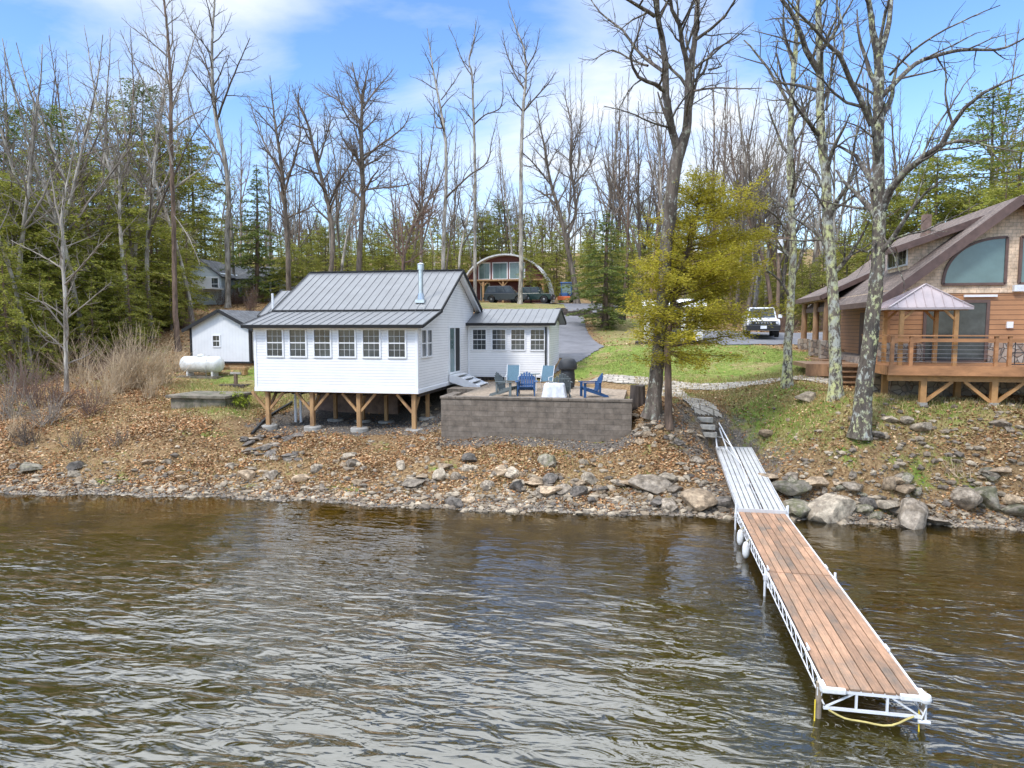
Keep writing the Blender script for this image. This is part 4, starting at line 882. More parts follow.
# ------------------------------------------------------------------ houses half hidden in the trees at the left, white shelter behind the yellow-green tree
def build_far_houses():
    y = 62.0; h = empty('porch_house', (0,0,0), 'distant pale house with a white-framed screened porch behind the shed roof', 'house')
    a = aty(231, 303, y); b = aty(271, 303, y); zt = aty(240, 279, y)[2]; zb = hz(a[0], y)-.3; g = aty(250, 269, y+3)[2]
    m = MB(); m.box(a[0], b[0], y+2.0, y+8, zb, zt); m.build('wall', M['blue_house'], h)
    m = MB(); m.slab((a[0]-.4,y-.4,zt),(b[0]+.4,y-.4,zt),(b[0]-.8,y+4,g+.3),(a[0]+.8,y+4,g+.3),.15); m.slab((b[0]+.4,y+8.4,zt),(a[0]-.4,y+8.4,zt),(a[0]+.8,y+4,g+.3),(b[0]-.8,y+4,g+.3),.15); m.build('roof', M['asphalt_shingle'], h)
    m = MB(); 
    for x in np.linspace(a[0], b[0]-.12, 6): m.box(x, x+.12, y, y+.12, zb, zt-.15)
    for z in (zb+1.0, (zb+zt)/2+.5, zt-.3): m.box(a[0], b[0], y-.01, y+.08, z, z+.12)
    m.build('porch_frame', M['white_trim'], h)
    m = MB(); m.box(a[0], b[0], y+.02, y+2, zb, zb+.95); m.build('porch_base', M['blue_house'], h)
    m = MB(); m.box(a[0]+.2, b[0]-.2, y+1.9, y+1.98, zb+1, zt-.4); m.build('porch_window', M['glass'], h)
    y = 60.0; h = empty('blue_house', (0,0,0), 'pale blue-grey house half hidden by evergreens at the left', 'house')
    a = aty(186, 305, y); b = aty(222, 305, y); zb = hz(a[0], y)-.3; zt = aty(200, 274, y)[2]; g = zt+1.3
    m = MB(); m.prism([(a[0],y,zb),(b[0],y,zb),(b[0],y,zt),((a[0]+b[0])/2,y,g),(a[0],y,zt)], (0,8,0)); m.build('wall', M['blue_house'], h)
    for s in (0, 1):
        m = MB(); mx_ = (a[0]+b[0])/2; e = a[0]-.4 if s == 0 else b[0]+.4
        (m.slab((e,y-.4,zt-.3),(mx_,y-.4,g+.1),(mx_,y+8.4,g+.1),(e,y+8.4,zt-.3),.15) if s == 0 else m.slab((mx_,y-.4,g+.1),(e,y-.4,zt-.3),(e,y+8.4,zt-.3),(mx_,y+8.4,g+.1),.15)); m.build('roof', M['asphalt_shingle'], h)
    for u in (193, 203, 214):
        p = aty(u, 284, y); window(h, (p[0], y, p[2]), .9, 1.1, '-y', 2, 2, fw=.15)
    m = MB(); m.box(a[0]-.3, b[0]+.3, y-2.0, y-.02, zb+1.6, zb+1.75); m.box(a[0]-.3, b[0]+.3, y-2.0, y-1.92, zb+1.75, zb+2.6); m.build('balcony', M['white_trim'], h)
    # white shelter
    y = 42.0; x0, x1 = -.15, 3.25; zb = hz(1.5, y)
    s = empty('white_shelter', (0,0,0), 'open-fronted white shelter on a timber base behind the yellow-green hemlock', 'shed')
    m = MB(); m.box(x0-.5, x1+.4, y-.3, y+2.8, zb-.3, zb+.1); m.build('timber_base', M['stump'], s)
    z0 = zb+.1; zt = 6.75
    m = MB(); m.box(x0, x0+.55, y, y+.1, z0, zt); m.box(x1-1.25, x1, y, y+.1, z0, zt); m.box(x0+.55, x1-1.25, y, y+.1, zt-.55, zt); m.box(x0, x0+.1, y+.1, y+2.5, z0, zt); m.box(x1-.1, x1, y+.1, y+2.5, z0, zt); m.box(x0+.1, x1-.1, y+2.4, y+2.5, z0, zt); m.build('wall', M['white_siding'], s)
    m = MB(); m.slab((x0-.2,y-.3,zt),(x1+.2,y-.3,zt),(x1+.2,y+1.3,zt+.5),(x0-.2,y+1.3,zt+.5),.08); m.slab((x1+.2,y+2.8,zt),(x0-.2,y+2.8,zt),(x0-.2,y+1.3,zt+.5),(x1+.2,y+1.3,zt+.5),.08); m.build('roof', M['white_trim'], s)
    window(s, (x1-.62, y, zb+1.35), .7, .9, '-y', 2, 2)
    # yellow trestle
    p = aty(690, 344, 40.9); g = hz(p[0], 40.9)
    t = empty('yellow_trestle', (p[0], 40.9, g), 'bright yellow wedge-shaped trestle in front of the white shelter', 'trestle')
    m = MB(); m.prism([(-.42,0,.12),(.38,0,.12),(.22,0,.75),(.05,0,.75)], (0,.6,0)); m.build('body', M['yellow'], t)
    m = MB(); m.box(-.3, .28, -.012, 0, .22, .3); m.build('slot', M['black_metal'], t)
    for x in (-.38, .3): m = MB(); m.box(x, x+.06, .05, .55, 0, .12); m.build('foot', M['black_metal'], t)
build_far_houses()

# ------------------------------------------------------------------ vehicles
def wheel(par, x, y, r, w=.24):
    m = MB(); m.lathe([(r*.62,-w/2),(r*.95,-w/2),(r,-w/2+.03),(r,w/2-.03),(r*.95,w/2),(r*.62,w/2)], 22, (x,y,r), 'x'); t = m.build('wheel', M['rubber'], par, smooth=True)
    m = MB(); s = 1 if x > 0 else -1; m.lathe([(r*.6,-.04),(r*.6,.05),(r*.2,.08),(r*.1,.1)] if s > 0 else [(r*.1,-.1),(r*.2,-.08),(r*.6,-.05),(r*.6,.04)], 16, (x+s*w*.2,y,r), 'x'); m.build('rim', M['cable'], t, smooth=True)
def suv(name, loc, rz, paint, label, boxy=False, pickup=False, letters=None, L_=4.6, W_=1.9, Ht=1.75):
    """front towards -y"""
    t = empty(name, loc, label, 'car', None, rz); hw = W_/2; f = -L_/2; b = L_/2
    hood = 1.12 if boxy else 1.02; z0 = .42 if boxy else .34; cab0 = f+1.25 if boxy else f+1.15; cab1 = b-.05 if not pickup else b-1.7
    wr = .42 if boxy else .36; yf, yr = f+.85, b-.85
    # lower body profile with wheel arches
    prof = [(f+.05,z0+.1)]
    def arch(yc):
        return [(yc-(wr+.09)*math.cos(math.pi*k/8), z0-.02+max(0, (wr+.46-z0))*math.sin(math.pi*k/8)) for k in range(9)]
    prof += [(f+.2,z0)]+arch(yf)+arch(yr)+[(b-.1,z0),(b,z0+.15),(b,hood-.05),(b-.05,hood+.02),(cab0,hood+.03),(f+.25,hood-.05),(f+.03,hood-.16),(f,z0+.4)]
    m = MB(); m.prism([(-hw,y,z) for y,z in prof], (W_,0,0)); body = m.build('body', M[paint], t, bevel=.035)
    # cabin
    def ring(z, inx, y0, y1): return [(-hw+inx,y0,z),(hw-inx,y0,z),(hw-inx,y1,z),(-hw+inx,y1,z)]
    m = MB(); slope = .35 if boxy else .75; A = ring(hood-.02,.06,cab0-.05,cab1); B = ring(Ht,.2,cab0+slope,cab1-(.12 if boxy or pickup else .35)); m.add(A+B, [(3,2,1,0),(4,5,6,7),(0,1,5,4),(1,2,6,5),(2,3,7,6),(3,0,4,7)])
    m.build('cabin', M[paint], t, bevel=.05)
    def quad(a, b_, c, d, k0=.12, k1=.88, v0=.2, v1=.86):
        a, b_, c, d = [Vector(p) for p in (a,b_,c,d)]
        P_ = lambda s, v: a.lerp(b_, s).lerp(d.lerp(c, s), v)
        q = [P_(k0,v0),P_(k1,v0),P_(k1,v1),P_(k0,v1)]; n = (q[1]-q[0]).cross(q[3]-q[0]).normalized()
        return [p+n*.012 for p in q]
    m = MB(); q = quad(A[0],A[1],B[1],B[0],.05,.95,.14,.9); m.slab(*q,.01); m.build('windscreen', M['glass'], t)
    m = MB(); m.slab(*quad(A[2],A[3],B[3],B[2],.08,.92,.2,.88),.01); m.build('rear_window', M['glass'], t)
    for (p, q_, r_, s_) in ((A[1],A[2],B[2],B[1]),(A[3],A[0],B[0],B[3])):
        for k0, k1 in ((.1,.36),(.4,.66),(.7,.93)) if not pickup else ((.14,.5),(.56,.9)):
            m = MB(); m.slab(*quad(p,q_,r_,s_,k0,k1),.01); m.build('side_window', M['glass'], t)
    for s in (-1, 1):
        wheel(t, s*(hw-.11), yf, wr); wheel(t, s*(hw-.11), yr, wr)
        m = MB(); m.box(s*(hw+.02), s*(hw+.24), cab0+.02, cab0+.16, hood+.06, hood+.28); m.build('mirror', M[paint], t, bevel=.03)
        m = MB(); m.lathe([(.085,-.03),(.1,.0)], 14, (s*(hw-.17),f-.005,hood-.24), 'y') if boxy else m.box(s*(hw-.42) if s > 0 else -hw+.08, s*(hw-.08) if s > 0 else -hw+.42, f-.02, f+.05, hood-.3, hood-.18)
        m.build('headlight', M['lens'], t)
        m = MB(); m.box(s*(hw-.16)-.07, s*(hw-.16)+.07, b-.02, b+.02, hood-.35, hood-.05); m.build('tail_light', M['tail'], t)
    m = MB(); m.box(-hw+.1, hw-.1, f-.025, f+.02, hood-.36, hood-.13); g = m.build('grille', M['black_metal'], t, bevel=.01)
    m = MB(); m.box(-hw-.02, hw+.02, f-.1, f+.12, z0+.02, z0+.32); m.box(-hw+.1, hw-.1, b-.02, b+.12, z0+.02, z0+.26); m.build('bumper', M['black_metal'], t, bevel=.03)
    m = MB(); m.box(-.18, .18, f-.125, f-.1, z0+.1, z0+.28); m.build('number_plate', M['plate'], t)
    if letters:
        c = bpy.data.curves.new('lettering', 'FONT'); c.body = letters; c.size = .13; c.extrude = .008; c.align_x = 'CENTER'; c.align_y = 'CENTER'; c.space_character = 2.1
        o0 = bpy.data.objects.new('text', c); me = bpy.data.meshes.new_from_object(o0); bpy.data.objects.remove(o0); me.materials.append(M['plate']); o = bpy.data.objects.new('lettering', me); o.location = (0, f-.032, hood-.245); o.rotation_euler = (R(90),0,0); link(o, g)
    return t
p = aty(762, 344, 40.4); suv('parked_car', (7.15, 46.6, hz(7.15, 46.6)+.05), R(-4), 'white_car', 'boxy white off-road vehicle facing the lake on the parking area', boxy=True, letters='BRONCO', Ht=1.86)
p = aty(500, 303, 76.5); z_ = hz(p[0], 76.5)
suv('parked_car', (p[0]+.75, 76.5, z_+.06), R(90), 'grey_car', 'slate grey estate car parked side-on before the arched house', L_=4.8, Ht=1.85)
bpy.data.objects['parked_car.001'].rotation_euler = (0,0,R(90))
p = aty(535, 300, 79.0); suv('parked_car', (p[0]-.5, 79.0, hz(p[0], 79.0)+.05), R(84), 'green_car', 'dark green pickup behind the pale trunk, right of the grey car', boxy=True, pickup=True, L_=5.3, Ht=1.85)
def tractor():
    p = aty(566, 299, 84); z = hz(p[0], 84)
    t = empty('tractor', (p[0], 84, z), 'small blue tractor with cab parked right of the arched house', 'tractor')
    m = MB(); m.box(-.35, .35, -1.5, .3, .6, 1.15); m.build('bonnet', M['blue_paint'], t, bevel=.06)
    m = MB(); m.box(-.55, .55, .2, 1.3, .6, 1.0); m.build('platform', M['blue_paint'], t, bevel=.03)
    for x in (-.6, .6):
        for y in (.2, 1.25): m = MB(); m.box(x-.04, x+.04, y-.04, y+.04, 1.0, 2.35); m.build('cab_post', M['blue_paint'], t)
    m = MB(); m.box(-.72, .72, .05, 1.4, 2.35, 2.5); m.build('cab_roof', M['blue_paint'], t, bevel=.04)
    m = MB(); m.box(-.55, .55, .22, .24, 1.15, 2.3); m.build('windscreen', M['lodge_glass'], t)
    m = MB(); m.box(-.75, .75, -2.3, -1.7, .25, .7); m.build('loader_bucket', M['orange'], t, bevel=.04)
    for x in (-.75, .75): wheel(t, x, .75, .62, .35)
    for x in (-.65, .65): wheel(t, x, -1.15, .38, .22)
tractor()

# ------------------------------------------------------------------ vegetation generators
def unit(v): n = math.sqrt(v[0]*v[0]+v[1]*v[1]+v[2]*v[2]) or 1; return (v[0]/n, v[1]/n, v[2]/n)
def twist(d, ang, az):
    """turn direction d by ang, around azimuth az"""
    x, y, z = d; a = (0,0,1) if abs(z) < .9 else (1,0,0)
    u = unit((y*a[2]-z*a[1], z*a[0]-x*a[2], x*a[1]-y*a[0])); w = (y*u[2]-z*u[1], z*u[0]-x*u[2], x*u[1]-y*u[0])
    c, s, ca, sa = math.cos(ang), math.sin(ang), math.cos(az), math.sin(az)
    return (x*c+(u[0]*ca+w[0]*sa)*s, y*c+(u[1]*ca+w[1]*sa)*s, z*c+(u[2]*ca+w[2]*sa)*s)
def walk(rng, p, d, L_, r, rtip, n, wob, up):
    P_ = [p]; Rr = [r]; st = L_/n
    for i in range(1, n+1):
        d = unit((d[0]+rng.gauss(0, wob), d[1]+rng.gauss(0, wob), d[2]+rng.gauss(0, wob)+up)); p = (p[0]+d[0]*st, p[1]+d[1]*st, p[2]+d[2]*st)
        P_.append(p); Rr.append(r+(rtip-r)*i/n)
    return P_, Rr
def sprout(rng, tubes, P_, Rr, lvl, maxl, rmin, k=42, t0=.2, dens=1.0, ang=(28, 58), up=.06, wob=.14, ratio=(.42, .68), lmax=4.5):
    """side branches along one limb, and their own side branches"""
    seg = [math.dist(P_[i], P_[i+1]) for i in range(len(P_)-1)]; tot = sum(seg)
    if tot < .05: return
    s = tot*t0; az = rng.random()*6.28
    while s < tot*.97:
        a = 0; i = 0
        while i < len(seg)-1 and a+seg[i] < s: a += seg[i]; i += 1
        t = (s-a)/seg[i]; p = tuple(P_[i][j]+(P_[i+1][j]-P_[i][j])*t for j in range(3)); rl = Rr[i]+(Rr[i+1]-Rr[i])*t
        d = unit(tuple(P_[i+1][j]-P_[i][j] for j in range(3))); r = max(rl*rng.uniform(*ratio), rmin)
        az += 2.4+rng.uniform(-.5, .5); dd = twist(d, R(rng.uniform(*ang)), az)
        L_ = min(lmax, k*r*rng.uniform(.7, 1.3)); L_ = max(L_, .3)
        if rl*.75 >= rmin:
            n = 5 if L_ > 1.4 else 4 if L_ > .7 else 3
            Q, S = walk(rng, p, dd, L_, r, max(rmin*.6, r*.22), n, wob, up); tubes.append((Q, S))
            if lvl < maxl and r > rmin*1.15: sprout(rng, tubes, Q, S, lvl+1, maxl, rmin, k, .22, dens, ang, up, wob, ratio, lmax)
        s += (.16+4.2*rl)/dens*rng.uniform(.6, 1.4)
def tubes_mesh(name, tubes, smooth=True, minside=3):
    groups = {}
    for P_, Rr in tubes:
        m = max(Rr); s = 12 if m > .16 else 8 if m > .07 else 5 if m > .03 else minside
        groups.setdefault((len(P_), s), []).append((P_, Rr))
    V = []; F = []; base = 0
    for (n, s), G in groups.items():
        A = np.array([g[0] for g in G], float); Q = np.array([g[1] for g in G], float); B = len(G)
        T = np.empty_like(A); T[:,1:-1] = A[:,2:]-A[:,:-2]; T[:,0] = A[:,1]-A[:,0]; T[:,-1] = A[:,-1]-A[:,-2]
        T /= np.linalg.norm(T, axis=2, keepdims=True)+1e-9
        m = T.mean(1); ref = np.where(np.abs(m[:,2:3]) < .9, np.array([[0,0,1.]]), np.array([[1.,0,0]]))[:, None, :]
        X = np.cross(T, ref); X /= np.linalg.norm(X, axis=2, keepdims=True)+1e-9; Y_ = np.cross(T, X)
        a = 2*np.pi*np.arange(s)/s
        ring = A[:,:,None,:]+Q[:,:,None,None]*(X[:,:,None,:]*np.cos(a)[None,None,:,None]+Y_[:,:,None,:]*np.sin(a)[None,None,:,None])
        V.append(ring.reshape(-1, 3)); i0 = base+np.arange(B)[:,None,None]*n*s+np.arange(n-1)[None,:,None]*s
        k = np.arange(s)[None,None,:]; k2 = (np.arange(s)+1)[None,None,:] % s
        F.append(np.stack([i0+k, i0+k2, i0+s+k2, i0+s+k], -1).reshape(-1, 4)); base += B*n*s
    return npmesh(name, np.concatenate(V), np.concatenate(F), smooth=smooth)
def resample(P_, Rr, step):
    """smooth a coarse limb: Catmull-Rom"""
    P_ = np.array(P_, float); n = len(P_); out = []; rr = []
    E_ = np.vstack([2*P_[0]-P_[1], P_, 2*P_[-1]-P_[-2]])
    for i in range(n-1):
        a, b, c, d = E_[i], E_[i+1], E_[i+2], E_[i+3]; m = max(1, int(np.linalg.norm(c-b)/step))
        for j in range(m):
            t = j/m; out.append(tuple(.5*((2*b)+(-a+c)*t+(2*a-5*b+4*c-d)*t*t+(-a+3*b-3*c+d)*t**3))); rr.append(Rr[i]+(Rr[i+1]-Rr[i])*t)
    out.append(tuple(P_[-1])); rr.append(Rr[-1]); return out, rr
def bark(name, col, lichen=None, lic=(0.55, 0.62), scale=5, objrand=.18, dark=None):
    def ex(m, N, L, bs, tc, hs):
        if lichen is None: return
        mp = N.new('ShaderNodeMapping'); mp.inputs['Scale'].default_value = (1,1,.6); L.new(tc.outputs['Object'], mp.inputs[0])
        n = N.new('ShaderNodeTexNoise'); n.inputs['Scale'].default_value = 8.5; n.inputs['Detail'].default_value = 8; n.inputs['Roughness'].default_value = .72; L.new(mp.outputs[0], n.inputs['Vector'])
        mr = N.new('ShaderNodeMapRange'); L.new(n.outputs['Fac'], mr.inputs[0]); mr.inputs[1].default_value = lic[0]-.01; mr.inputs[2].default_value = lic[1]+.03
        n2 = N.new('ShaderNodeTexNoise'); n2.inputs['Scale'].default_value = 2.5; L.new(tc.outputs['Object'], n2.inputs['Vector'])
        rp = N.new('ShaderNodeValToRGB'); L.new(n2.outputs['Fac'], rp.inputs[0]); rp.color_ramp.elements[0].position = .4; rp.color_ramp.elements[0].color = (*lichen, 1); rp.color_ramp.elements[1].position = .6; rp.color_ramp.elements[1].color = (.42,.43,.38,1)
        mx = N.new('ShaderNodeMixRGB'); L.new(mr.outputs[0], mx.inputs[0]); L.new(hs.outputs[0], mx.inputs[1]); L.new(rp.outputs[0], mx.inputs[2]); L.new(mx.outputs[0], bs.inputs['Base Color'])
    return mat(name, col, 0.95, var=.25, scale=scale, bump=1.0, bscale=scale*4, stretch=(1,1,.22), col2=dark, objrand=objrand, extra=ex, bdist=.04, spec=.2)
M['bark_grey'] = bark('grey_bark', (.20,.165,.13), dark=(.10,.08,.06))
M['bark_pale'] = bark('pale_bark', (.44,.405,.345), dark=(.18,.155,.125))
M['bark_brown'] = bark('brown_bark', (.21,.145,.105), dark=(.11,.08,.06))
M['bark_lichen'] = bark('lichened_bark', (.14,.115,.09), lichen=(.52,.53,.27), lic=(.52,.56), dark=(.08,.07,.06), objrand=0)
M['bark_lichen_pale'] = bark('pale_lichened_bark', (.17,.14,.11), lichen=(.56,.57,.27), lic=(.46,.505), dark=(.09,.08,.07), objrand=0)
M['bark_oak'] = bark('oak_bark', (.16,.13,.105), lichen=(.32,.33,.22), lic=(.55,.62), dark=(.08,.065,.05), objrand=0)
M['bark_limb'] = bark('limb_bark', (.17,.145,.12), lichen=(.36,.38,.20), lic=(.54,.58), dark=(.08,.065,.055), objrand=0)
M['twig'] = mat('twigs', (.155,.125,.10), .9, var=.15, scale=.8, objrand=.2, spec=.2)
M['twig_pale'] = mat('pale_twigs', (.27,.235,.195), .9, var=.15, scale=.8, objrand=.15, spec=.2)
M['twig_red'] = mat('reddish_twigs', (.20,.135,.105), .9, var=.15, scale=.8, objrand=.15, spec=.2)
M['twig_tan'] = mat('tan_twigs', (.50,.385,.25), .9, var=.2, scale=1.5, objrand=.1, spec=.2)
M['hemlock'] = island_mat('hemlock_needles', [(.14,.17,.025),(.24,.26,.04),(.33,.335,.06),(.45,.41,.09)], .6, .4, 1.1, .35, .2)
M['spruce'] = island_mat('spruce_needles', [(.08,.13,.03),(.15,.20,.045),(.21,.26,.06),(.30,.33,.09)], .6, .35, 1.1, .35, .2)
M['golden'] = island_mat('yellow_green_needles', [(.24,.22,.02),(.37,.335,.032),(.48,.42,.048),(.58,.47,.07)], .6, .45, 1.0, .3, 0)
M['leafy'] = island_mat('young_leaves', [(.16,.22,.02),(.35,.42,.04),(.5,.55,.08)], .6, .3)

def flare(P_, Rr, k=.45, h=.35):
    z0 = P_[0][2]; return [r*(1+k*math.exp(-max(0, p[2]-z0)/h)) for p, r in zip(P_, Rr)]
def tree_object(name, loc, label, group, trunk_tubes, crown_tubes, mt, mtw, cat='tree', foliage=None, mf=None, crown_name='crown'):
    t = empty(name, loc, label, cat, group)
    mobj('trunk', tubes_mesh('trunk', trunk_tubes), M[mt], t)
    if foliage is None: mobj(crown_name, tubes_mesh('crown', crown_tubes), M[mtw], t)
    else:
        mobj('branches', tubes_mesh('branches', crown_tubes), M[mtw], t)
        mobj('crown', foliage, M[mf], t)
    return t
def hero(name, label, y, limbs, mt, mtw, seed, maxl=3, thick=1.0, rmin=.009, dens=1.0, k=40, group=None, trunk_n=1, up=.05, t0=.3, lmax=4.5, base_flare=.45, ang=(28,58)):
    """limbs: lists of (column, row, metres nearer or farther, radius) read off the photo; the first trunk_n lists are trunk"""
    rng = random.Random(seed); b = aty(limbs[0][0][0], limbs[0][0][1], y+limbs[0][0][2]); gz_ = hz(b[0], b[1]); org = np.array([b[0], b[1], gz_-.12])
    tr = []; cr = []
    for i, lb in enumerate(limbs):
        P_ = [tuple(aty(u, v, y+dy)-org) for u, v, dy, r in lb]; Rr = [r*thick for *_, r in lb]
        if i == 0: P_[0] = (0, 0, 0)
        Q, S = resample(P_, Rr, .35 if max(Rr) > .06 else .25)
        Q = [(p[0]+rng.gauss(0,.012), p[1]+rng.gauss(0,.012), p[2]) for p in Q]
        if i == 0: S = flare(Q, S, base_flare)
        (tr if i < trunk_n else cr).append((Q, S))
        sprout(rng, cr, Q, S, 1, maxl, rmin, k, t0 if i < trunk_n else .12, dens, ang, up, lmax=lmax)
    return tree_object(name, tuple(org), label, group, tr, cr, mt, mtw)

# ------------------------------------------------------------------ the big bare trees by the water
G_SH = 'tall leafless trees near the shore'
hero('oak_tree', 'largest dark leafless oak with forked trunk, right end of the patio wall', 24.8, [
    [(652,412,0,.33),(656,380,0,.28),(663,300,0,.25),(668,230,.1,.25),(674,175,.1,.25),(679,150,.1,.25),(686,132,.2,.18),(688,100,.3,.155),(689,70,.4,.14),(694,45,.5,.11),(698,0,.7,.085),(704,-60,.9,.05),(712,-110,1,.025)],
    [(678,152,.1,.17),(670,120,-.3,.14),(667,95,-.5,.135),(664,50,-.8,.115),(658,15,-1.1,.095),(655,-30,-1.4,.06),(648,-90,-1.8,.03)],
    [(688,72,.4,.10),(683,45,0,.09),(680,25,-.3,.085),(672,10,-.6,.07),(668,-30,-.9,.045),(662,-80,-1,.025)],
    [(666,92,-.5,.09),(655,84,-1,.08),(638,77,-1.6,.06),(630,56,-2,.045),(636,40,-2.2,.035),(645,10,-2.5,.02)],
    [(664,72,-.7,.075),(650,62,-.2,.07),(635,48,.4,.06),(622,30,.8,.05),(600,12,1.2,.035),(588,-5,1.5,.02)],
    [(654,16,-1.1,.08),(642,8,-1.7,.07),(628,0,-2.2,.055),(608,-12,-2.8,.035),(588,-30,-3.2,.02)],
    [(696,40,.5,.075),(712,28,.3,.06),(724,16,0,.05),(734,2,-.3,.04),(745,-25,-.6,.02)],
    [(690,84,.35,.07),(704,72,.9,.06),(708,58,1.3,.05),(714,50,1.5,.042),(735,38,2,.028),(754,22,2.3,.014)],
    [(708,70,1,.04),(722,66,1.2,.03),(716,58,1.3,.02)],
    [(689,92,.3,.05),(715,88,-.4,.035),(740,89,-.9,.025),(762,88,-1.3,.014)],
    [(672,128,-.2,.05),(650,122,-.7,.035),(628,112,-1.3,.026),(604,106,-1.8,.014)],
    [(648,66,-.3,.05),(632,60,.2,.04),(612,50,.5,.03),(592,60,.8,.018),(578,58,1,.01)],
    [(681,25,-.3,.05),(690,8,-.8,.04),(700,-15,-1.2,.025)],
    ], 'bark_oak', 'bark_oak', 11, maxl=4, thick=.86, rmin=.0085, dens=1.05, k=44, trunk_n=2, t0=.5, lmax=2.4, up=.03)
hero('lichened_tree', 'thick lichen-spotted tree nearest the shore, left of the lodge gazebo', 22.6, [
    [(860,436,0,.40),(865,380,0,.33),(871,330,0,.30),(876,280,0,.27),(879,225,.1,.25),(879,180,.1,.23),(878,120,.1,.21),(879,85,.1,.20),(878,52,.1,.16),(872,30,0,.12),(869,0,-.1,.10),(864,-50,-.3,.07),(858,-110,-.5,.03)],
    [(879,58,.1,.13),(886,35,.3,.11),(891,5,.5,.09),(897,-50,.8,.06),(905,-110,1,.025)],
    [(881,215,.1,.17),(890,190,-.3,.15),(905,172,-.8,.13),(925,156,-1.3,.12),(942,145,-1.8,.11),(950,128,-2,.08),(965,108,-2.3,.07),(985,92,-2.6,.055),(1005,82,-2.9,.04),(1030,72,-3.2,.02)],
    [(942,145,-1.8,.07),(965,140,-2.3,.05),(990,146,-2.8,.035),(1020,152,-3.3,.018)],
    [(884,95,.1,.12),(900,78,.5,.10),(915,64,.9,.09),(935,56,1.3,.08),(960,50,1.8,.07),(985,50,2.3,.06),(1005,48,2.8,.05),(1040,30,3.3,.025)],
    [(890,75,.3,.06),(905,58,-.3,.05),(925,42,-.9,.04),(960,22,-1.5,.03),(1000,5,-2,.015)],
    [(872,125,.1,.12),(858,95,-.3,.11),(846,70,-.7,.095),(840,55,-1,.09),(830,46,-1.2,.07),(815,30,-1.6,.055),(798,12,-2,.04),(780,-8,-2.4,.02)],
    [(842,60,-.9,.05),(844,35,-.6,.04),(838,5,-.3,.03),(830,-30,0,.015)],
    [(874,190,.1,.11),(866,172,.6,.10),(856,156,1.1,.08),(842,148,1.6,.055),(825,142,2.1,.03),(808,150,2.5,.015)],
    [(877,240,0,.05),(868,252,-.6,.035),(850,246,-1.2,.025),(828,240,-1.8,.012)],
    [(920,160,-1.2,.05),(935,130,-.8,.04),(955,100,-.4,.03),(975,70,0,.015)],
    [(882,235,0,.04),(893,255,-.5,.03),(905,285,-1,.02)],
    ], 'bark_lichen', 'bark_limb', 12, maxl=4, thick=.74, rmin=.008, dens=.7, k=46, trunk_n=2, t0=.35, lmax=2.6, base_flare=.3, up=.03)
hero('lichened_tree', 'straight pale trunk covered in yellow-green lichen before the porch steps', 24.8, [
    [(836,400,0,.27),(835,350,0,.24),(833,300,0,.22),(829,240,0,.21),(826,180,0,.19),(821,130,0,.175),(820,70,0,.15),(818,0,0,.11),(817,-60,0,.06),(816,-120,0,.03)],
    [(821,75,0,.13),(806,50,-.4,.11),(795,20,-.8,.09),(770,-20,-1.3,.06),(745,-60,-1.8,.03)],
    [(826,110,0,.06),(832,70,.5,.05),(836,20,.8,.035),(842,-40,1,.02)],
    [(826,150,0,.06),(808,120,.6,.05),(790,95,1.1,.035),(770,80,1.5,.018)],
    [(829,215,0,.045),(812,190,-.5,.035),(792,178,-1,.022)],
    ], 'bark_lichen_pale', 'bark_limb', 13, maxl=4, thick=.8, rmin=.008, dens=1.0, k=46, trunk_n=1, t0=.25, lmax=2.0)
hero('lichened_tree', 'thinnest of the lichened trunks, beside the curved stone path', 27.8, [
    [(787,388,0,.19),(788,350,0,.16),(791,300,0,.14),(793,240,0,.13),(790,170,0,.12),(792,100,0,.10),(796,40,0,.08),(799,-20,0,.05),(802,-80,0,.02)],
    [(791,110,0,.07),(778,85,.4,.06),(762,60,.8,.045),(744,40,1.2,.025)],
    [(793,240,0,.05),(775,215,-.4,.04),(758,205,-.8,.025)],
    [(792,150,0,.05),(806,120,.5,.04),(812,80,.8,.025)],
    ], 'bark_lichen_pale', 'bark_limb', 14, maxl=4, rmin=.008, dens=1.0, k=46, t0=.2, lmax=2.2)
hero('young_tree', 'slender pale bare tree on the leafy bank at the far left', 27.0, [
    [(67,398,0,.10),(66,360,0,.085),(65,300,0,.075),(63,250,0,.065),(62,215,0,.055),(68,180,0,.04),(75,140,0,.02)],
    [(63,235,0,.05),(56,205,.3,.04),(50,170,.6,.02)],
    [(65,285,0,.045),(85,262,-.5,.035),(100,245,-.9,.028),(112,232,-1.2,.015)],
    [(65,320,0,.04),(90,300,.5,.03),(112,282,.9,.015)],[(66,330,0,.04),(45,305,-.5,.03),(25,292,-1,.015)],
    [(65,270,0,.04),(40,255,.5,.03),(10,240,1,.015)],[(66,345,0,.03),(46,340,-.4,.025),(30,318,-.8,.012)],
    ], 'bark_pale', 'twig_pale', 15, maxl=3, rmin=.0075, dens=1.0, k=45, t0=.12, lmax=1.8)

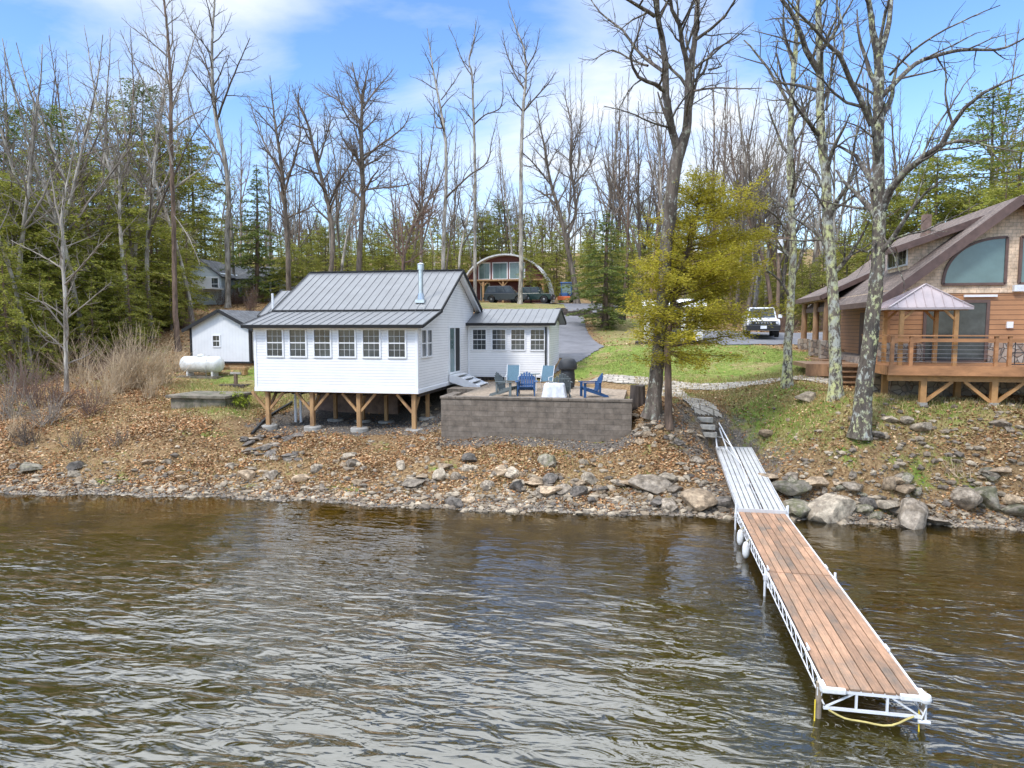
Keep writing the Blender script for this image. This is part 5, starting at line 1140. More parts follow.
# ------------------------------------------------------------------ middle-distance bare trees one can tell apart
G_MID = 'leafless trees on the slope behind the cottage'
hero('maple_tree', 'tall pale leafless tree rising behind the shed, twisting near its top', 58, [
    [(228,308,0,.36),(228,270,0,.33),(227,235,0,.31),(229,200,0,.29),(225,160,0,.27),(217,125,0,.24),(213,90,0,.2),(212,50,0,.17),(214,10,0,.12),(218,-40,0,.05)],
    [(217,120,0,.15),(226,95,-1,.12),(236,70,-2,.09),(250,38,-3,.04)],[(225,165,0,.12),(210,140,1,.1),(195,118,2,.08),(185,80,3,.03)],[(227,185,0,.09),(213,182,-1,.07),(200,170,-1.5,.05),(190,150,-2,.03)],
    [(213,95,0,.1),(205,60,1,.08),(190,25,2,.05),(180,0,2.5,.02)],[(230,205,0,.06),(238,220,-.5,.05),(246,228,-1,.02)]],
    'bark_pale', 'twig', 21, maxl=4, thick=.72, rmin=.0115, dens=0.86, k=54, t0=.55, lmax=4)
hero('maple_tree', 'reddish-brown straight trunk immediately left of the shed', 38, [
    [(178,352,0,.24),(175,300,0,.21),(174,250,0,.19),(173,200,0,.18),(171,150,0,.16),(171,100,0,.14),(169,50,0,.11),(164,0,0,.08),(160,-50,0,.03)],
    [(173,165,0,.08),(160,120,-.6,.07),(140,75,-1.2,.05),(120,30,-2,.02)],[(171,190,0,.09),(188,178,.6,.07),(205,165,1.2,.05),(215,150,1.8,.025)],[(171,110,0,.07),(185,70,.5,.05),(200,20,1,.03)],
    [(173,140,0,.07),(165,100,.8,.05),(148,40,1.5,.03),(140,0,2,.015)],[(174,215,0,.05),(190,240,-.6,.04),(200,265,-1,.015)]],
    'bark_brown', 'twig_pale', 22, maxl=4, thick=.72, rmin=.0095, dens=1.10, k=54, t0=.5, lmax=3)
hero('maple_tree', 'pale trunk leaning left with many fanned limbs over the left evergreens', 46, [
    [(144,318,0,.26),(141,290,0,.24),(137,262,0,.22),(133,240,0,.21),(122,205,0,.18),(110,170,0,.14),(102,140,0,.11),(96,100,0,.09),(90,60,0,.05),(84,25,0,.02)],
    [(135,245,0,.14),(120,225,-.6,.12),(105,200,-1.2,.1),(80,170,-2,.08),(55,130,-3,.05),(30,95,-4,.02)],[(122,205,0,.1),(128,170,.6,.08),(124,120,1.2,.06),(118,60,2,.03)],
    [(112,175,0,.08),(92,145,1,.07),(72,100,2,.05),(66,50,2.5,.03)],[(131,235,0,.08),(155,215,-.6,.06),(170,190,-1.2,.03)],[(126,215,0,.08),(150,165,.6,.07),(160,110,1.2,.05),(172,60,1.8,.02)]],
    'bark_pale', 'twig_pale', 23, maxl=4, thick=.72, rmin=.0095, dens=1.17, k=56, t0=.4, lmax=3.6)
hero('maple_tree', 'pale birch-like trunk above the flue, left one of the tall pair', 60, [
    [(443,305,0,.26),(443,270,0,.25),(444,230,0,.23),(446,190,0,.21),(446,150,0,.19),(444,130,0,.17),(439,100,0,.14),(434,75,0,.1),(430,50,0,.07),(427,28,0,.03)],
    [(446,198,0,.13),(458,186,-1,.11),(470,175,-1.5,.1),(487,162,-2,.08),(492,140,-2.5,.05),(498,115,-3,.02)],[(445,128,0,.1),(436,126,1,.08),(434,105,1.5,.06),(432,90,2,.03)],[(441,100,0,.08),(452,85,.6,.06),(462,70,1.2,.03)],[(446,140,0,.05),(455,125,1,.03)]],
    'bark_pale', 'twig', 24, maxl=4, thick=.72, rmin=.0105, dens=0.78, k=46, t0=.6, lmax=2.6, trunk_n=1)
hero('maple_tree', 'pale slim tall trunk above the wing roof, right one of the tall pair', 62, [
    [(475,306,0,.24),(475,270,0,.22),(475,220,0,.2),(475,170,0,.18),(474,130,0,.16),(473,100,0,.14),(472,75,0,.12),(469,60,0,.09),(474,40,0,.07),(476,20,0,.03)],
    [(474,125,0,.1),(485,115,-1,.08),(500,108,-2,.07),(503,90,-2.5,.05),(500,70,-3,.02)],[(471,75,0,.08),(462,60,1,.06),(455,40,1.5,.04),(448,25,2,.02)],[(473,45,0,.05),(480,25,-.6,.03)],[(474,140,0,.06),(460,112,1,.04),(446,105,1.6,.02)]],
    'bark_pale', 'twig', 25, maxl=4, thick=.72, rmin=.0105, dens=0.78, k=46, t0=.65, lmax=2.6)
hero('maple_tree', 'mottled grey trunk standing in front of the grey car and arched house', 72, [
    [(520,304,0,.34),(521,270,0,.31),(521,220,0,.29),(521,170,0,.27),(522,130,0,.25),(524,100,0,.21),(526,75,0,.16),(524,50,0,.12),(515,25,0,.07),(508,0,0,.03)],
    [(523,112,0,.13),(535,98,-1,.1),(548,84,-2,.07),(556,72,-2.5,.03)],[(525,90,0,.12),(514,72,1,.1),(506,50,2,.07),(502,30,2.5,.03)],[(526,70,0,.1),(536,50,-1,.07),(540,28,-1.6,.03)],[(522,140,0,.07),(535,130,-1,.05),(550,112,-2,.03)]],
    'bark_pale', 'twig', 26, maxl=4, thick=.72, rmin=.012, dens=0.86, k=50, t0=.6, lmax=3.2)
hero('maple_tree', 'thick grey trunk leaning left beside the blue tractor', 78, [
    [(577,304,0,.50),(574,280,0,.42),(569,255,0,.36),(565,235,0,.33),(559,210,0,.28),(550,180,0,.22),(545,150,0,.16),(540,125,0,.1),(536,100,0,.05)],
    [(566,240,0,.24),(575,215,1,.22),(574,190,1.5,.2),(570,160,2,.17),(572,130,2.5,.12),(566,100,3,.07),(564,78,3,.03)],[(551,185,0,.14),(535,165,-1.5,.11),(520,150,-3,.06)],[(574,185,1.5,.14),(590,165,2,.11),(598,140,3,.08),(603,110,3.5,.03)],[(558,205,0,.1),(545,195,1,.08),(528,185,2,.04)],[(570,155,2,.1),(580,125,1,.07),(585,100,.5,.03)]],
    'bark_grey', 'twig', 27, maxl=4, thick=.72, rmin=.012, dens=1.17, k=52, t0=.3, lmax=4)
hero('maple_tree', 'broad-crowned dark leafless tree centred over the cottage roof ridge', 55, [
    [(358,300,0,.34),(359,265,0,.31),(361,230,0,.29),(363,195,0,.27),(362,160,0,.25),(361,130,0,.22),(362,105,0,.16),(357,85,0,.1),(352,62,0,.05)],
    [(363,160,0,.14),(376,148,-1,.12),(390,138,-1.6,.1),(404,126,-2,.06),(410,112,-2.4,.03)],[(361,125,0,.13),(350,112,1,.1),(338,100,1.6,.08),(322,92,2,.05),(312,84,2.6,.02)],[(362,110,0,.12),(374,92,1,.09),(386,78,1.6,.05),(394,68,2,.02)],
    [(362,130,0,.1),(348,118,-1,.09),(338,95,-1.8,.06),(334,70,-2.4,.02)],[(363,190,0,.1),(380,188,-1,.09),(400,186,-2,.07),(412,183,-2.6,.03)],[(362,100,0,.1),(366,80,-.5,.07),(370,58,-1,.03)],[(362,170,0,.08),(345,150,1,.06),(330,135,2,.03)]],
    'bark_grey', 'twig', 28, maxl=4, thick=.72, rmin=.011, dens=1.49, k=60, t0=.45, lmax=3.2)
hero('maple_tree', 'dark leafless tree with upswept twin limbs left of the roof ridge', 54, [
    [(288,285,0,.3),(288,250,0,.27),(286,215,0,.25),(283,185,0,.22),(280,155,0,.18),(276,130,0,.14),(273,105,0,.09),(270,75,0,.03)],
    [(285,190,0,.14),(294,160,-1,.12),(300,135,-1.5,.09),(298,100,-2,.06),(302,82,-2.4,.02)],[(284,180,0,.12),(268,150,1,.1),(258,128,1.6,.07),(248,95,2.2,.03)],[(278,140,0,.08),(286,110,1,.06),(290,85,1.5,.03)],[(287,220,0,.08),(270,205,-1,.06),(258,190,-2,.03)]],
    'bark_grey', 'twig', 29, maxl=4, thick=.72, rmin=.011, dens=1.17, k=52, t0=.4, lmax=3.4)
hero('maple_tree', 'crooked pale tree bending right above the left end of the roof', 53, [
    [(325,285,0,.28),(333,245,0,.25),(329,210,0,.23),(322,180,0,.21),(314,150,0,.17),(308,125,0,.13),(300,108,0,.09),(292,90,0,.03)],
    [(329,205,0,.13),(340,180,-1,.11),(352,160,-1.5,.08),(350,140,-2,.04)],[(318,165,0,.12),(325,140,1,.1),(330,118,1.6,.06),(322,100,2,.03)],[(312,145,0,.08),(298,140,1,.06),(286,128,1.6,.03)]],
    'bark_grey', 'twig', 30, maxl=4, thick=.72, rmin=.011, dens=1.17, k=52, t0=.4, lmax=3)
hero('maple_tree', 'small forked bare tree just left of the tall pair of pale trunks', 50, [
    [(403,300,0,.2),(403,270,0,.18),(408,240,0,.15),(420,215,0,.12),(432,195,0,.08),(440,185,0,.04)],[(404,262,0,.1),(402,235,.6,.08),(399,205,1,.06),(404,185,1.4,.02)],[(410,235,0,.08),(418,205,-.6,.06),(424,180,-1,.04),(430,155,-1.4,.02)]],
    'bark_grey', 'twig_red', 31, maxl=4, thick=.72, rmin=.0095, dens=1.40, k=54, t0=.3, lmax=2.4)

# ------------------------------------------------------------------ evergreens
def evergreen_parts(seed, H_, rb, start, width, leaf, dens=1.0, droop=-.1, gap=.3, shape=1.0, lean=(0,0), sprays=1.0, trunkpts=None, curl=.0, fluff=.35, bias=0):
    rng = random.Random(seed); nr = np.random.default_rng(seed)
    if trunkpts: TP, TR = resample([p[:3] for p in trunkpts], [p[3] for p in trunkpts], .3)
    else:
        n = 9; TP = [(lean[0]*H_*(i/n)**1.3+rng.gauss(0,.02)*H_*.1, lean[1]*H_*(i/n)**1.3+rng.gauss(0,.02)*H_*.1, H_*i/n) for i in range(n+1)]; TP[0] = (0,0,0); TR = [rb*(1-.94*i/n)+.008 for i in range(n+1)]
    tz = np.array([p[2] for p in TP]); tx = np.array([p[0] for p in TP]); ty = np.array([p[1] for p in TP]); trr = np.array(TR)
    tr = [(TP, flare(TP, TR, .35))]; br = []; C0 = []; C1 = []
    z = H_*start; az = rng.random()*6
    while z < H_*.985:
        f = (z-H_*start)/(H_*(1-start)); prof = (1-f)**.75*min(1, .45+f*2.2) if shape == 1 else (1-f)**1.0*(.25+.75*min(1, f*4)) if shape == 2 else math.sin(math.pi*min(1, .16+f*.84))**.7
        nb = 3 if f < .9 else 2
        for _ in range(nb):
            az += 2.399+rng.uniform(-.35, .35)
            L_ = width*prof*rng.choice((.4,.6,.8,1,1.1,1.25))*rng.uniform(.85, 1.1)
            L_ *= 1+bias*math.cos(az)
            if L_ < .15: L_ = .15
            p = (float(np.interp(z, tz, tx)), float(np.interp(z, tz, ty)), z+rng.uniform(-.1, .1)); el = .35*(f-.3)+droop*1.2+rng.gauss(0,.1)
            d = unit((math.cos(az), math.sin(az), el)); r = min(float(np.interp(z, tz, trr))*.45, .012+.012*L_)
            n = max(3, int(L_/.4)); Q, S = walk(rng, p, d, L_, r, .004, n, .07, droop*.35+curl); br.append((Q, S))
            # sprays
            m = int(L_/.16*sprays)+2
            for j in range(m):
                t = .12+.88*(j+rng.random())/m; k = min(int(t*n), n-1); a, b = Q[k], Q[k+1]; u = t*n-k
                q = tuple(a[i]+(b[i]-a[i])*u for i in range(3)); dd = unit(tuple(b[i]-a[i] for i in range(3)))
                sd_ = 1 if j % 2 else -1; h = (-dd[1]*sd_, dd[0]*sd_, 0); w = rng.uniform(.5, 1.3)
                sdv = unit((dd[0]+h[0]*w, dd[1]+h[1]*w, dd[2]*.5+rng.gauss(-.05+.3*(fluff-.35), .16+.45*(fluff-.35)))); sl = (.22+.36*L_*(1-t*.75))*rng.uniform(.6, 1.2); sl = min(sl, 1.1)
                C0.append(q); C1.append((q[0]+sdv[0]*sl, q[1]+sdv[1]*sl, q[2]+sdv[2]*sl-.12*sl))
        z += gap*rng.uniform(.6, 1.4)*(1.0 if f < .8 else .6)
    C0 = np.array(C0); C1 = np.array(C1); ln = np.linalg.norm(C1-C0, axis=1); cnt = np.maximum(3, (ln/leaf*2.6*dens).astype(int)); idx = np.repeat(np.arange(len(C0)), cnt)
    N_ = len(idx); t = nr.random(N_); D = (C1-C0)[idx]; Dn = D/np.linalg.norm(D, axis=1, keepdims=True)
    wid = .28*(1-t*.6)*ln[idx]; side = np.cross(Dn, [0,0,1.]); side /= np.linalg.norm(side, axis=1, keepdims=True)+1e-6
    s = nr.choice([-1., 1.], N_)*nr.random(N_)
    c = C0[idx]+D*t[:,None]+side*(s*wid)[:,None]+np.c_[nr.normal(0,.03*(.5+fluff),N_), nr.normal(0,.03*(.5+fluff),N_), nr.normal(0,.07*(.3+fluff),N_)-.12*np.abs(s)*wid]
    ax = Dn+side*(np.sign(s)*nr.uniform(.3,1.2,N_))[:,None]+nr.normal(0,.25,(N_,3)); ax /= np.linalg.norm(ax, axis=1, keepdims=True)
    nrm = np.array([0,0,1.])+nr.normal(0,.45+.5*fluff,(N_,3)); wv = np.cross(ax, nrm); wv /= np.linalg.norm(wv, axis=1, keepdims=True)+1e-6
    lf = leaf*nr.uniform(.6,1.4,N_)[:,None]; wd = lf*.36
    V = np.stack([c-ax*lf*.5, c+wv*wd*.5, c+ax*lf*.5, c-wv*wd*.5], 1).reshape(-1, 3)
    F = np.arange(N_*4).reshape(-1, 4)
    return tr, br, npmesh('needles', V, F)

# the yellow-green hemlock beside the oak
_o = aty(669, 418, 24.3); _g = hz(_o[0], 24.3); _org = np.array([_o[0], 24.3, _g-.1])
def _rel(u, v, y, r): p = aty(u, v, y)-_org; return (p[0], p[1], p[2], r)
tp = [(0,0,0,.13), _rel(668,375,24.4,.12), _rel(668,335,24.7,.11), _rel(676,290,25.3,.11), _rel(688,250,25.9,.085), _rel(697,215,26.3,.05), _rel(700,172,26.5,.012)]
tr, br, fo = evergreen_parts(41, tp[-1][2], .13, .26, 2.35, .09, 2.1, droop=.05, gap=.15, shape=3, trunkpts=tp, sprays=1.6, fluff=.85, bias=.28)
t = tree_object('hemlock_tree', tuple(_org), 'feathery yellow-green hemlock spreading beside the big forked oak', None, tr, br, 'bark_brown', 'bark_brown', foliage=fo, mf='golden')
#FOREST
# ------------------------------------------------------------------ the woods: kinds built once, copied tree by tree
ORD = ['first','second','third','fourth','fifth','sixth','seventh','eighth','ninth','tenth','eleventh','twelfth','thirteenth','fourteenth','fifteenth','sixteenth','seventeenth','eighteenth','nineteenth','twentieth']
REG = [(-1e9,0,'beyond the left edge'),(0,60,'at the far left edge'),(60,125,'above the brushy left bank'),(125,185,'directly left of the shed'),(185,250,'behind the shed'),
       (250,300,'above the left roof corner'),(300,345,'above the left half of the cottage ridge'),(345,400,'above the middle of the cottage ridge'),(400,465,'above the metal flue'),(465,510,'behind the left of the arched house'),
       (510,560,'behind the right of the arched house'),(560,600,'behind the blue tractor'),(600,645,'left of the yellow-green hemlock'),(645,700,'behind the white shelter'),(700,745,'right of the white shelter'),
       (745,790,'behind the white off-road vehicle'),(790,840,'behind the lodge porch'),(840,890,'left of the lodge dormer'),(890,950,'behind the lodge dormer'),(950,1024,'behind the lodge gable'),(1024,1e9,'beyond the right edge')]
def region(u):
    for a, b, t in REG:
        if a <= u < b: return t
PLACED = []
def copy_tree(src, loc, sc, rz, tilt=(0,0)):
    c = src.copy(); COL.objects.link(c); c.location = loc; c.rotation_euler = (tilt[0], tilt[1], rz); c.scale = (sc[0], sc[0], sc[1]) if isinstance(sc, tuple) else (sc, sc, sc)
    for ch in SRC[src.name]:
        d = ch.copy(); COL.objects.link(d); d.parent = c
    return c
SRC = {}
def bare_kind(seed, H_, r, mt, mtw, maxl=3, rmin=.02, fork=.5, dens=.6, spread=(28,60)):
    rng = random.Random(seed); tr = []; cr = []
    n = 10; P_, Rr = walk(rng, (0,0,-.2), (rng.gauss(0,.04), rng.gauss(0,.04), 1), H_, r, r*.12, n, .045, .02); P_, Rr = resample(P_, Rr, .6)
    tr.append((P_, flare(P_, Rr))); sprout(rng, cr, P_, Rr, 1, maxl, rmin, 46, .42, dens, spread, .08, .13, (.4,.66), H_*.2)
    for _ in range(rng.choice((1,2,2,3))):
        t = rng.uniform(.32, .62); i = int(t*(len(P_)-1)); d = unit(tuple(P_[i+1][j]-P_[i][j] for j in range(3)))
        Q, S = walk(rng, P_[i], twist(d, R(rng.uniform(16,34)), rng.random()*6.28), H_*(1-t)*rng.uniform(.7,1), Rr[i]*.72, Rr[i]*.1, 8, .08, .07)
        Q, S = resample(Q, S, .5); cr.append((Q, S)); sprout(rng, cr, Q, S, 1, maxl, rmin, 46, .25, dens, spread, .08, .13, (.4,.66), H_*.18)
    return tr, cr, mt, mtw
def make_src(name, trunk, crown, mt, mtw, foliage=None, mf=None):
    """a kind of tree: its Empty and parts stay unlinked; every tree in the wood is a linked copy"""
    e = bpy.data.objects.new(name, None); e.empty_display_size = .2; parts = []
    def mk(nm, me, m): 
        o = bpy.data.objects.new(nm, me); me.materials.append(M[m]); parts.append(o)
    mk('trunk', tubes_mesh('trunk', trunk), mt)
    if foliage is None: mk('crown', tubes_mesh('crown', crown), mtw)
    else: mk('branches', tubes_mesh('branches', crown), mtw); mk('crown', foliage, mf)
    SRC[e.name] = parts; return e
BARE = []
for i in range(10):
    mt, mtw = [('bark_grey','twig'),('bark_pale','twig'),('bark_grey','twig_red'),('bark_brown','twig'),('bark_pale','twig_pale')][i % 5]
    tr, cr, mt, mtw = bare_kind(100+i, 16, .125+.02*(i % 3), mt, mtw, maxl=4, rmin=.009, dens=1.0+.14*(i % 3))
    BARE.append((make_src('bare_tree', tr, cr, mt, mtw), 16, mt))
EV = []
for i, (nm, H_, w, st, leaf, dn, dr, shp, mf, mtb, sp) in enumerate([
    ('hemlock_tree', 12, 3.5, .06, .20, 1.25, -.10, 1, 'hemlock', 'bark_brown', 1.0), ('hemlock_tree', 13, 3.3, .12, .20, 1.25, -.06, 3, 'hemlock', 'bark_grey', 1.0),
    ('hemlock_tree', 11, 3.6, .03, .20, 1.25, -.12, 3, 'hemlock', 'bark_brown', 1.0), ('pine_tree', 16, 3.6, .30, .22, 1.1, .03, 3, 'spruce', 'bark_grey', .9),
    ('spruce_tree', 11, 3.1, .04, .18, 1.9, -.10, 2, 'spruce', 'bark_brown', 1.1), ('pine_tree', 15, 3.2, .40, .22, .9, .05, 3, 'hemlock', 'bark_brown', .8)]):
    tr, br, fo = evergreen_parts(200+i, H_, .12+.01*H_*.6, st, w, leaf, dn, dr, .34, shp, lean=(.02*(i % 3-1), .01), sprays=sp, fluff=.6)
    EV.append((make_src(nm, tr, br, mtb, 'twig', fo, mf), H_, nm))
KINDW = {0:'hemlock',1:'hemlock',2:'hemlock',3:'pine',4:'spruce',5:'pine'}
rf = random.Random(77)
def put_ev(u, vtop, y, k, wid=1.0):
    p = aty(u, 300, y); g = hz(p[0], y); top = aty(u, vtop, y)[2]; H_ = max(2.5, top-g); src, h0, nm = EV[k]; s = H_/h0
    w = wid*max(.55, min(1.25, s*1.1))
    o = copy_tree(src, (p[0], y, g-.1), (w, s), rf.random()*6.28, (rf.gauss(0,.02), rf.gauss(0,.02))); PLACED.append((o, u, KINDW[k], H_, 'ev', y))
for a in [(12,95,46,3),(38,140,40,0),(62,100,52,3),(88,150,43,1),(112,95,58,5),(140,72,62,3),(166,120,55,1),(150,190,44,0),(196,128,64,1),(26,205,36,2),(72,215,37,0,.9),(108,232,40,2),(2,160,34,1),(186,215,50,0,.9),
          (206,200,68,0),(222,225,74,1,.8),(130,240,36.5,0,.8),(48,250,34,2,.8),(90,275,34.5,0,.7),(12,270,31.5,2,.8),(-40,120,38,1),(-90,150,42,0),(-60,80,52,3),(-150,140,48,2),
          (257,162,60,4,1.05),(284,232,68,0),(304,240,64,2),(326,222,72,1),(348,232,66,0),(378,226,68,2),(396,208,80,0),(422,236,72,2,.9),(452,240,78,0,.8),(412,222,92,1),(362,245,60,2,.8),(340,212,88,3),
          (462,228,95,0),(484,208,101,1),(500,196,108,3),(531,238,79.3,1,.6),(546,262,79.8,2,.4),(542,216,98,0),(556,226,96,2,.8),(572,240,100,0,.8),
          (605,208,50,4,1.5),(609,225,54,1,.8),(592,236,80,1,.7),(640,196,92,5,.8),(624,232,86,0,.8),(700,236,78,0),(722,226,84,1),(738,262,66,2,.8),(756,250,80,0),(776,240,88,1),(700,262,60,2,.9),
          (804,236,62,0),(822,250,70,2),(846,226,66,1),(868,240,58,0),(888,182,62,1),(908,158,66,3),(934,146,60,1),(958,168,62,0),(988,84,66,3,1.2),(1012,128,60,5,1.2),(930,196,48,0),(1000,172,52,2),(966,196,47,0,.9),(1020,186,46,1),
          (20,170,33.5,1),(60,180,36,2),(100,170,39,0),(135,175,41,1),(80,150,46,0),(160,210,46,2),(8,230,30.5,2,.8),(45,265,32,0,.7),(170,240,44,1,.8),(120,265,37.5,2,.7),(148,262,39.5,0,.7),(290,238,60,2,1.1),(312,228,76,1,1.1),(336,240,62,0,1.1),(366,234,78,2,1.2),(386,240,64,1,1.1),(408,244,62,2,1.1),(434,246,64,0,1),(446,232,90,1,1.2),(476,226,104,2,1.2),(516,222,104,0,1.2),(588,238,94,2,1.2),(628,240,72,2,1),(650,226,84,1,1.1),(676,236,90,0,1.1),(712,244,68,2,1),(744,238,92,1,1.2),(768,262,66,2,1),(790,244,76,1,1.1),(812,258,58,2,1),(836,244,80,0,1.2),(856,262,54,2,.8),(878,214,70,1,1.2),(900,196,72,2,1.2),(944,188,66,2,1.2),(975,176,58,1,1.1),(1050,120,52,1),(1090,150,46,0),(1140,110,50,3),(1180,160,44,2),(1060,170,42,0)]:
    put_ev(*a)
AVOID = [(-23.5,-10.5,81,93),(-20,-8,74,80.5),(-10,-5.5,82,86),(-26.5,-21.5,35,41),(-19.5,-4,25,39.5),(6,18,22,39),(-1,4.2,40,45.5)]
AV_P = [[(-4.6,34.6),(-3.3,37.6),(-2.45,41.8),(-3.3,45),(-4.3,50),(-5.6,60),(-4,66),(-2,72),(-4,80),(-30,80),(-30,76.5),(-9,76),(-7.6,66),(-8.6,60),(-8.2,48),(-7.6,38.4)], [(3.4,44.5),(4.4,39.4),(10,39.2),(16,42),(34,50),(34,58),(14,54),(6,52),(2,47.5)]]
def free(x, y, m=.6):
    for a, b, c, d in AVOID:
        if a-m < x < b+m and c-m < y < d+m: return False
    return all(poly_mask(np.array([x]), np.array([y]), p, .01)[0] < .5 for p in AV_P)
def put_bare(u, vtop, y, k=None):
    vtop -= 20 if u < 480 else 38; p = aty(u, 300, y)
    if not free(p[0], y): return
    g = hz(p[0], y); H_ = max(4, aty(u, vtop, y)[2]-g); k = rf.randrange(len(BARE)) if k is None else k
    src, h0, mt = BARE[k]; s = H_/h0; w = max(.9, min(1.25, s*1.1))
    o = copy_tree(src, (p[0], y, g-.05), (w, s), rf.random()*6.28, (rf.gauss(0,.035), rf.gauss(0,.035))); PLACED.append((o, u, mt, H_, 'bare', y))
for (u0, u1, n, va, vb, ya, yb) in [(-160,0,10,20,130,38,75),(0,130,13,30,110,40,75),(130,250,11,70,160,60,95),(255,345,15,110,190,60,100),(345,465,15,120,200,64,105),(465,560,9,130,210,94,115),
                                    (555,650,17,85,165,66,108),(650,770,24,90,160,60,108),(745,860,20,90,190,56,100),(860,1024,22,60,180,46,95),(1024,1180,10,40,140,40,80)]:
    for _ in range(max(4, int(n*.85))): put_bare(rf.uniform(u0, u1), rf.uniform(va, vb), rf.uniform(ya, yb))
for a in [(20,40,44,4),(48,28,42,1),(8,70,36,4),(100,45,50,4),(598,120,70,1),(612,110,66,0),(622,102,68,3),(735,110,58,0),(752,125,62,4),(765,70,50,1),(905,90,44,4),(955,60,50,4),(15,60,33,4),(35,90,35,4),(58,30,37,1),(84,70,36,4),(104,50,39,1),(125,80,38,4),(150,60,41,1),(192,90,46,4),(28,120,31,4),(118,120,43,4),(1000,70,46,1)]: put_bare(*a)
cnt = {}
for o, u, k, H_, typ, y in sorted(PLACED, key=lambda t: t[1]):
    reg = region(u); key = (reg, typ, k if typ == 'ev' else ''); cnt[key] = cnt.get(key, 0)+1; n = ORD[min(cnt[key]-1, 19)]
    if typ == 'ev':
        hue = {'hemlock':'soft green','pine':'long-needled','spruce':'dark green'}[k]
        tag(o, f"{hue} {k} {reg}, {n} there from left", 'tree', 'evergreens in the woods')
    else:
        hue = {'bark_grey':'grey','bark_pale':'pale','bark_brown':'brownish'}[k]
        tag(o, f"{hue} leafless tree {reg}, {n} there from left", 'tree', 'leafless trees in the woods')

# far wood that reads as one mass
def merged(name, items, matl, V0, F0):
    V = []; F = []; b = 0
    for (x, y, z, s, h, a) in items:
        c, sn = math.cos(a), math.sin(a); W = V0.copy(); W[:,0] = (V0[:,0]*c-V0[:,1]*sn)*s+x; W[:,1] = (V0[:,0]*sn+V0[:,1]*c)*s+y; W[:,2] = V0[:,2]*h+z
        V.append(W); F.append(F0+b); b += len(V0)
    return np.concatenate(V), np.concatenate(F)
def mesh_arrays(me):
    v = np.empty(len(me.vertices)*3, np.float32); me.vertices.foreach_get('co', v); f = np.empty(len(me.loops), np.int32); me.loops.foreach_get('vertex_index', f); return v.reshape(-1,3), f.reshape(-1,4)
def far_woods():
    rr = random.Random(5); V = []; F = []; b = 0
    lights = []
    for i in range(3):
        tr, cr, _, _ = bare_kind(300+i, 16, .2, '', '', maxl=3, rmin=.018, dens=.7); me = tubes_mesh('x', tr+cr, minside=3); lights.append(mesh_arrays(me)); bpy.data.meshes.remove(me)
    for k in range(3):
        it = []
        for _ in range(150):
            y = rr.uniform(104, 215); x = rr.uniform(-1.15, .95)*y
            it.append((x, y, hz(x, y)-.3, rr.uniform(.8,1.2), rr.uniform(.75,1.05), rr.random()*6.28))
        v, f = merged('', it, None, *lights[k]); V.append(v); F.append(f+b); b += len(v)
    o = mobj('far_woods', npmesh('far_woods', np.concatenate(V), np.concatenate(F)), M['twig']); tag(o, 'hazy mass of bare trees on the far hillside', None, None, 'stuff')
    tr, br, fo = evergreen_parts(310, 11, .2, .05, 3.0, .36, .8, -.1, .5, 1, sprays=.8, fluff=.8); v0, f0 = mesh_arrays(fo); it = []
    for _ in range(190):
        y = rr.uniform(100, 210); x = rr.uniform(-1.15, .95)*y; it.append((x, y, hz(x, y)-.3, rr.uniform(.9,1.4), rr.uniform(.7,1.25), rr.random()*6.28))
    v, f = merged('', it, None, v0, f0); o = mobj('far_evergreens', npmesh('far_evergreens', v, f), M['hemlock']); tag(o, 'distant band of evergreens behind the leafless trees', None, None, 'stuff')
    # brush on the woodland floor
    rng = random.Random(9); tubes = []
    for _ in range(9): 
        for _ in range(7):
            Q, S = walk(rng, (rng.gauss(0,.2), rng.gauss(0,.2), -.1), unit((rng.gauss(0,.4), rng.gauss(0,.4), 1)), rng.uniform(.8, 2.2), .014, .005, 4, .12, .03); tubes.append((Q, S)); sprout(rng, tubes, Q, S, 1, 2, .006, 50, .2, .8, lmax=.9)
    me = tubes_mesh('x', tubes[:260]); v0, f0 = mesh_arrays(me); bpy.data.meshes.remove(me); it = []
    while len(it) < 330:
        y = rr.uniform(33, 105); x = rr.uniform(-.95, .75)*y
        if not free(x, y, 2.5): continue
        if -17 < x < 8 and y < 56: continue
        if -28 < x < -2 and 54 < y < 86: continue
        if x > 8 and y < 42: continue
        if y < 42 and -26 < x: continue
        it.append((x, y, hz(x, y), rr.uniform(.7,1.5), rr.uniform(.5,1.3), rr.random()*6.28))
    v, f = merged('', it, None, v0, f0); o = mobj('undergrowth', npmesh('undergrowth', v, f), M['twig_red']); tag(o, 'thin leafless brush on the woodland floor', None, None, 'stuff')
far_woods()

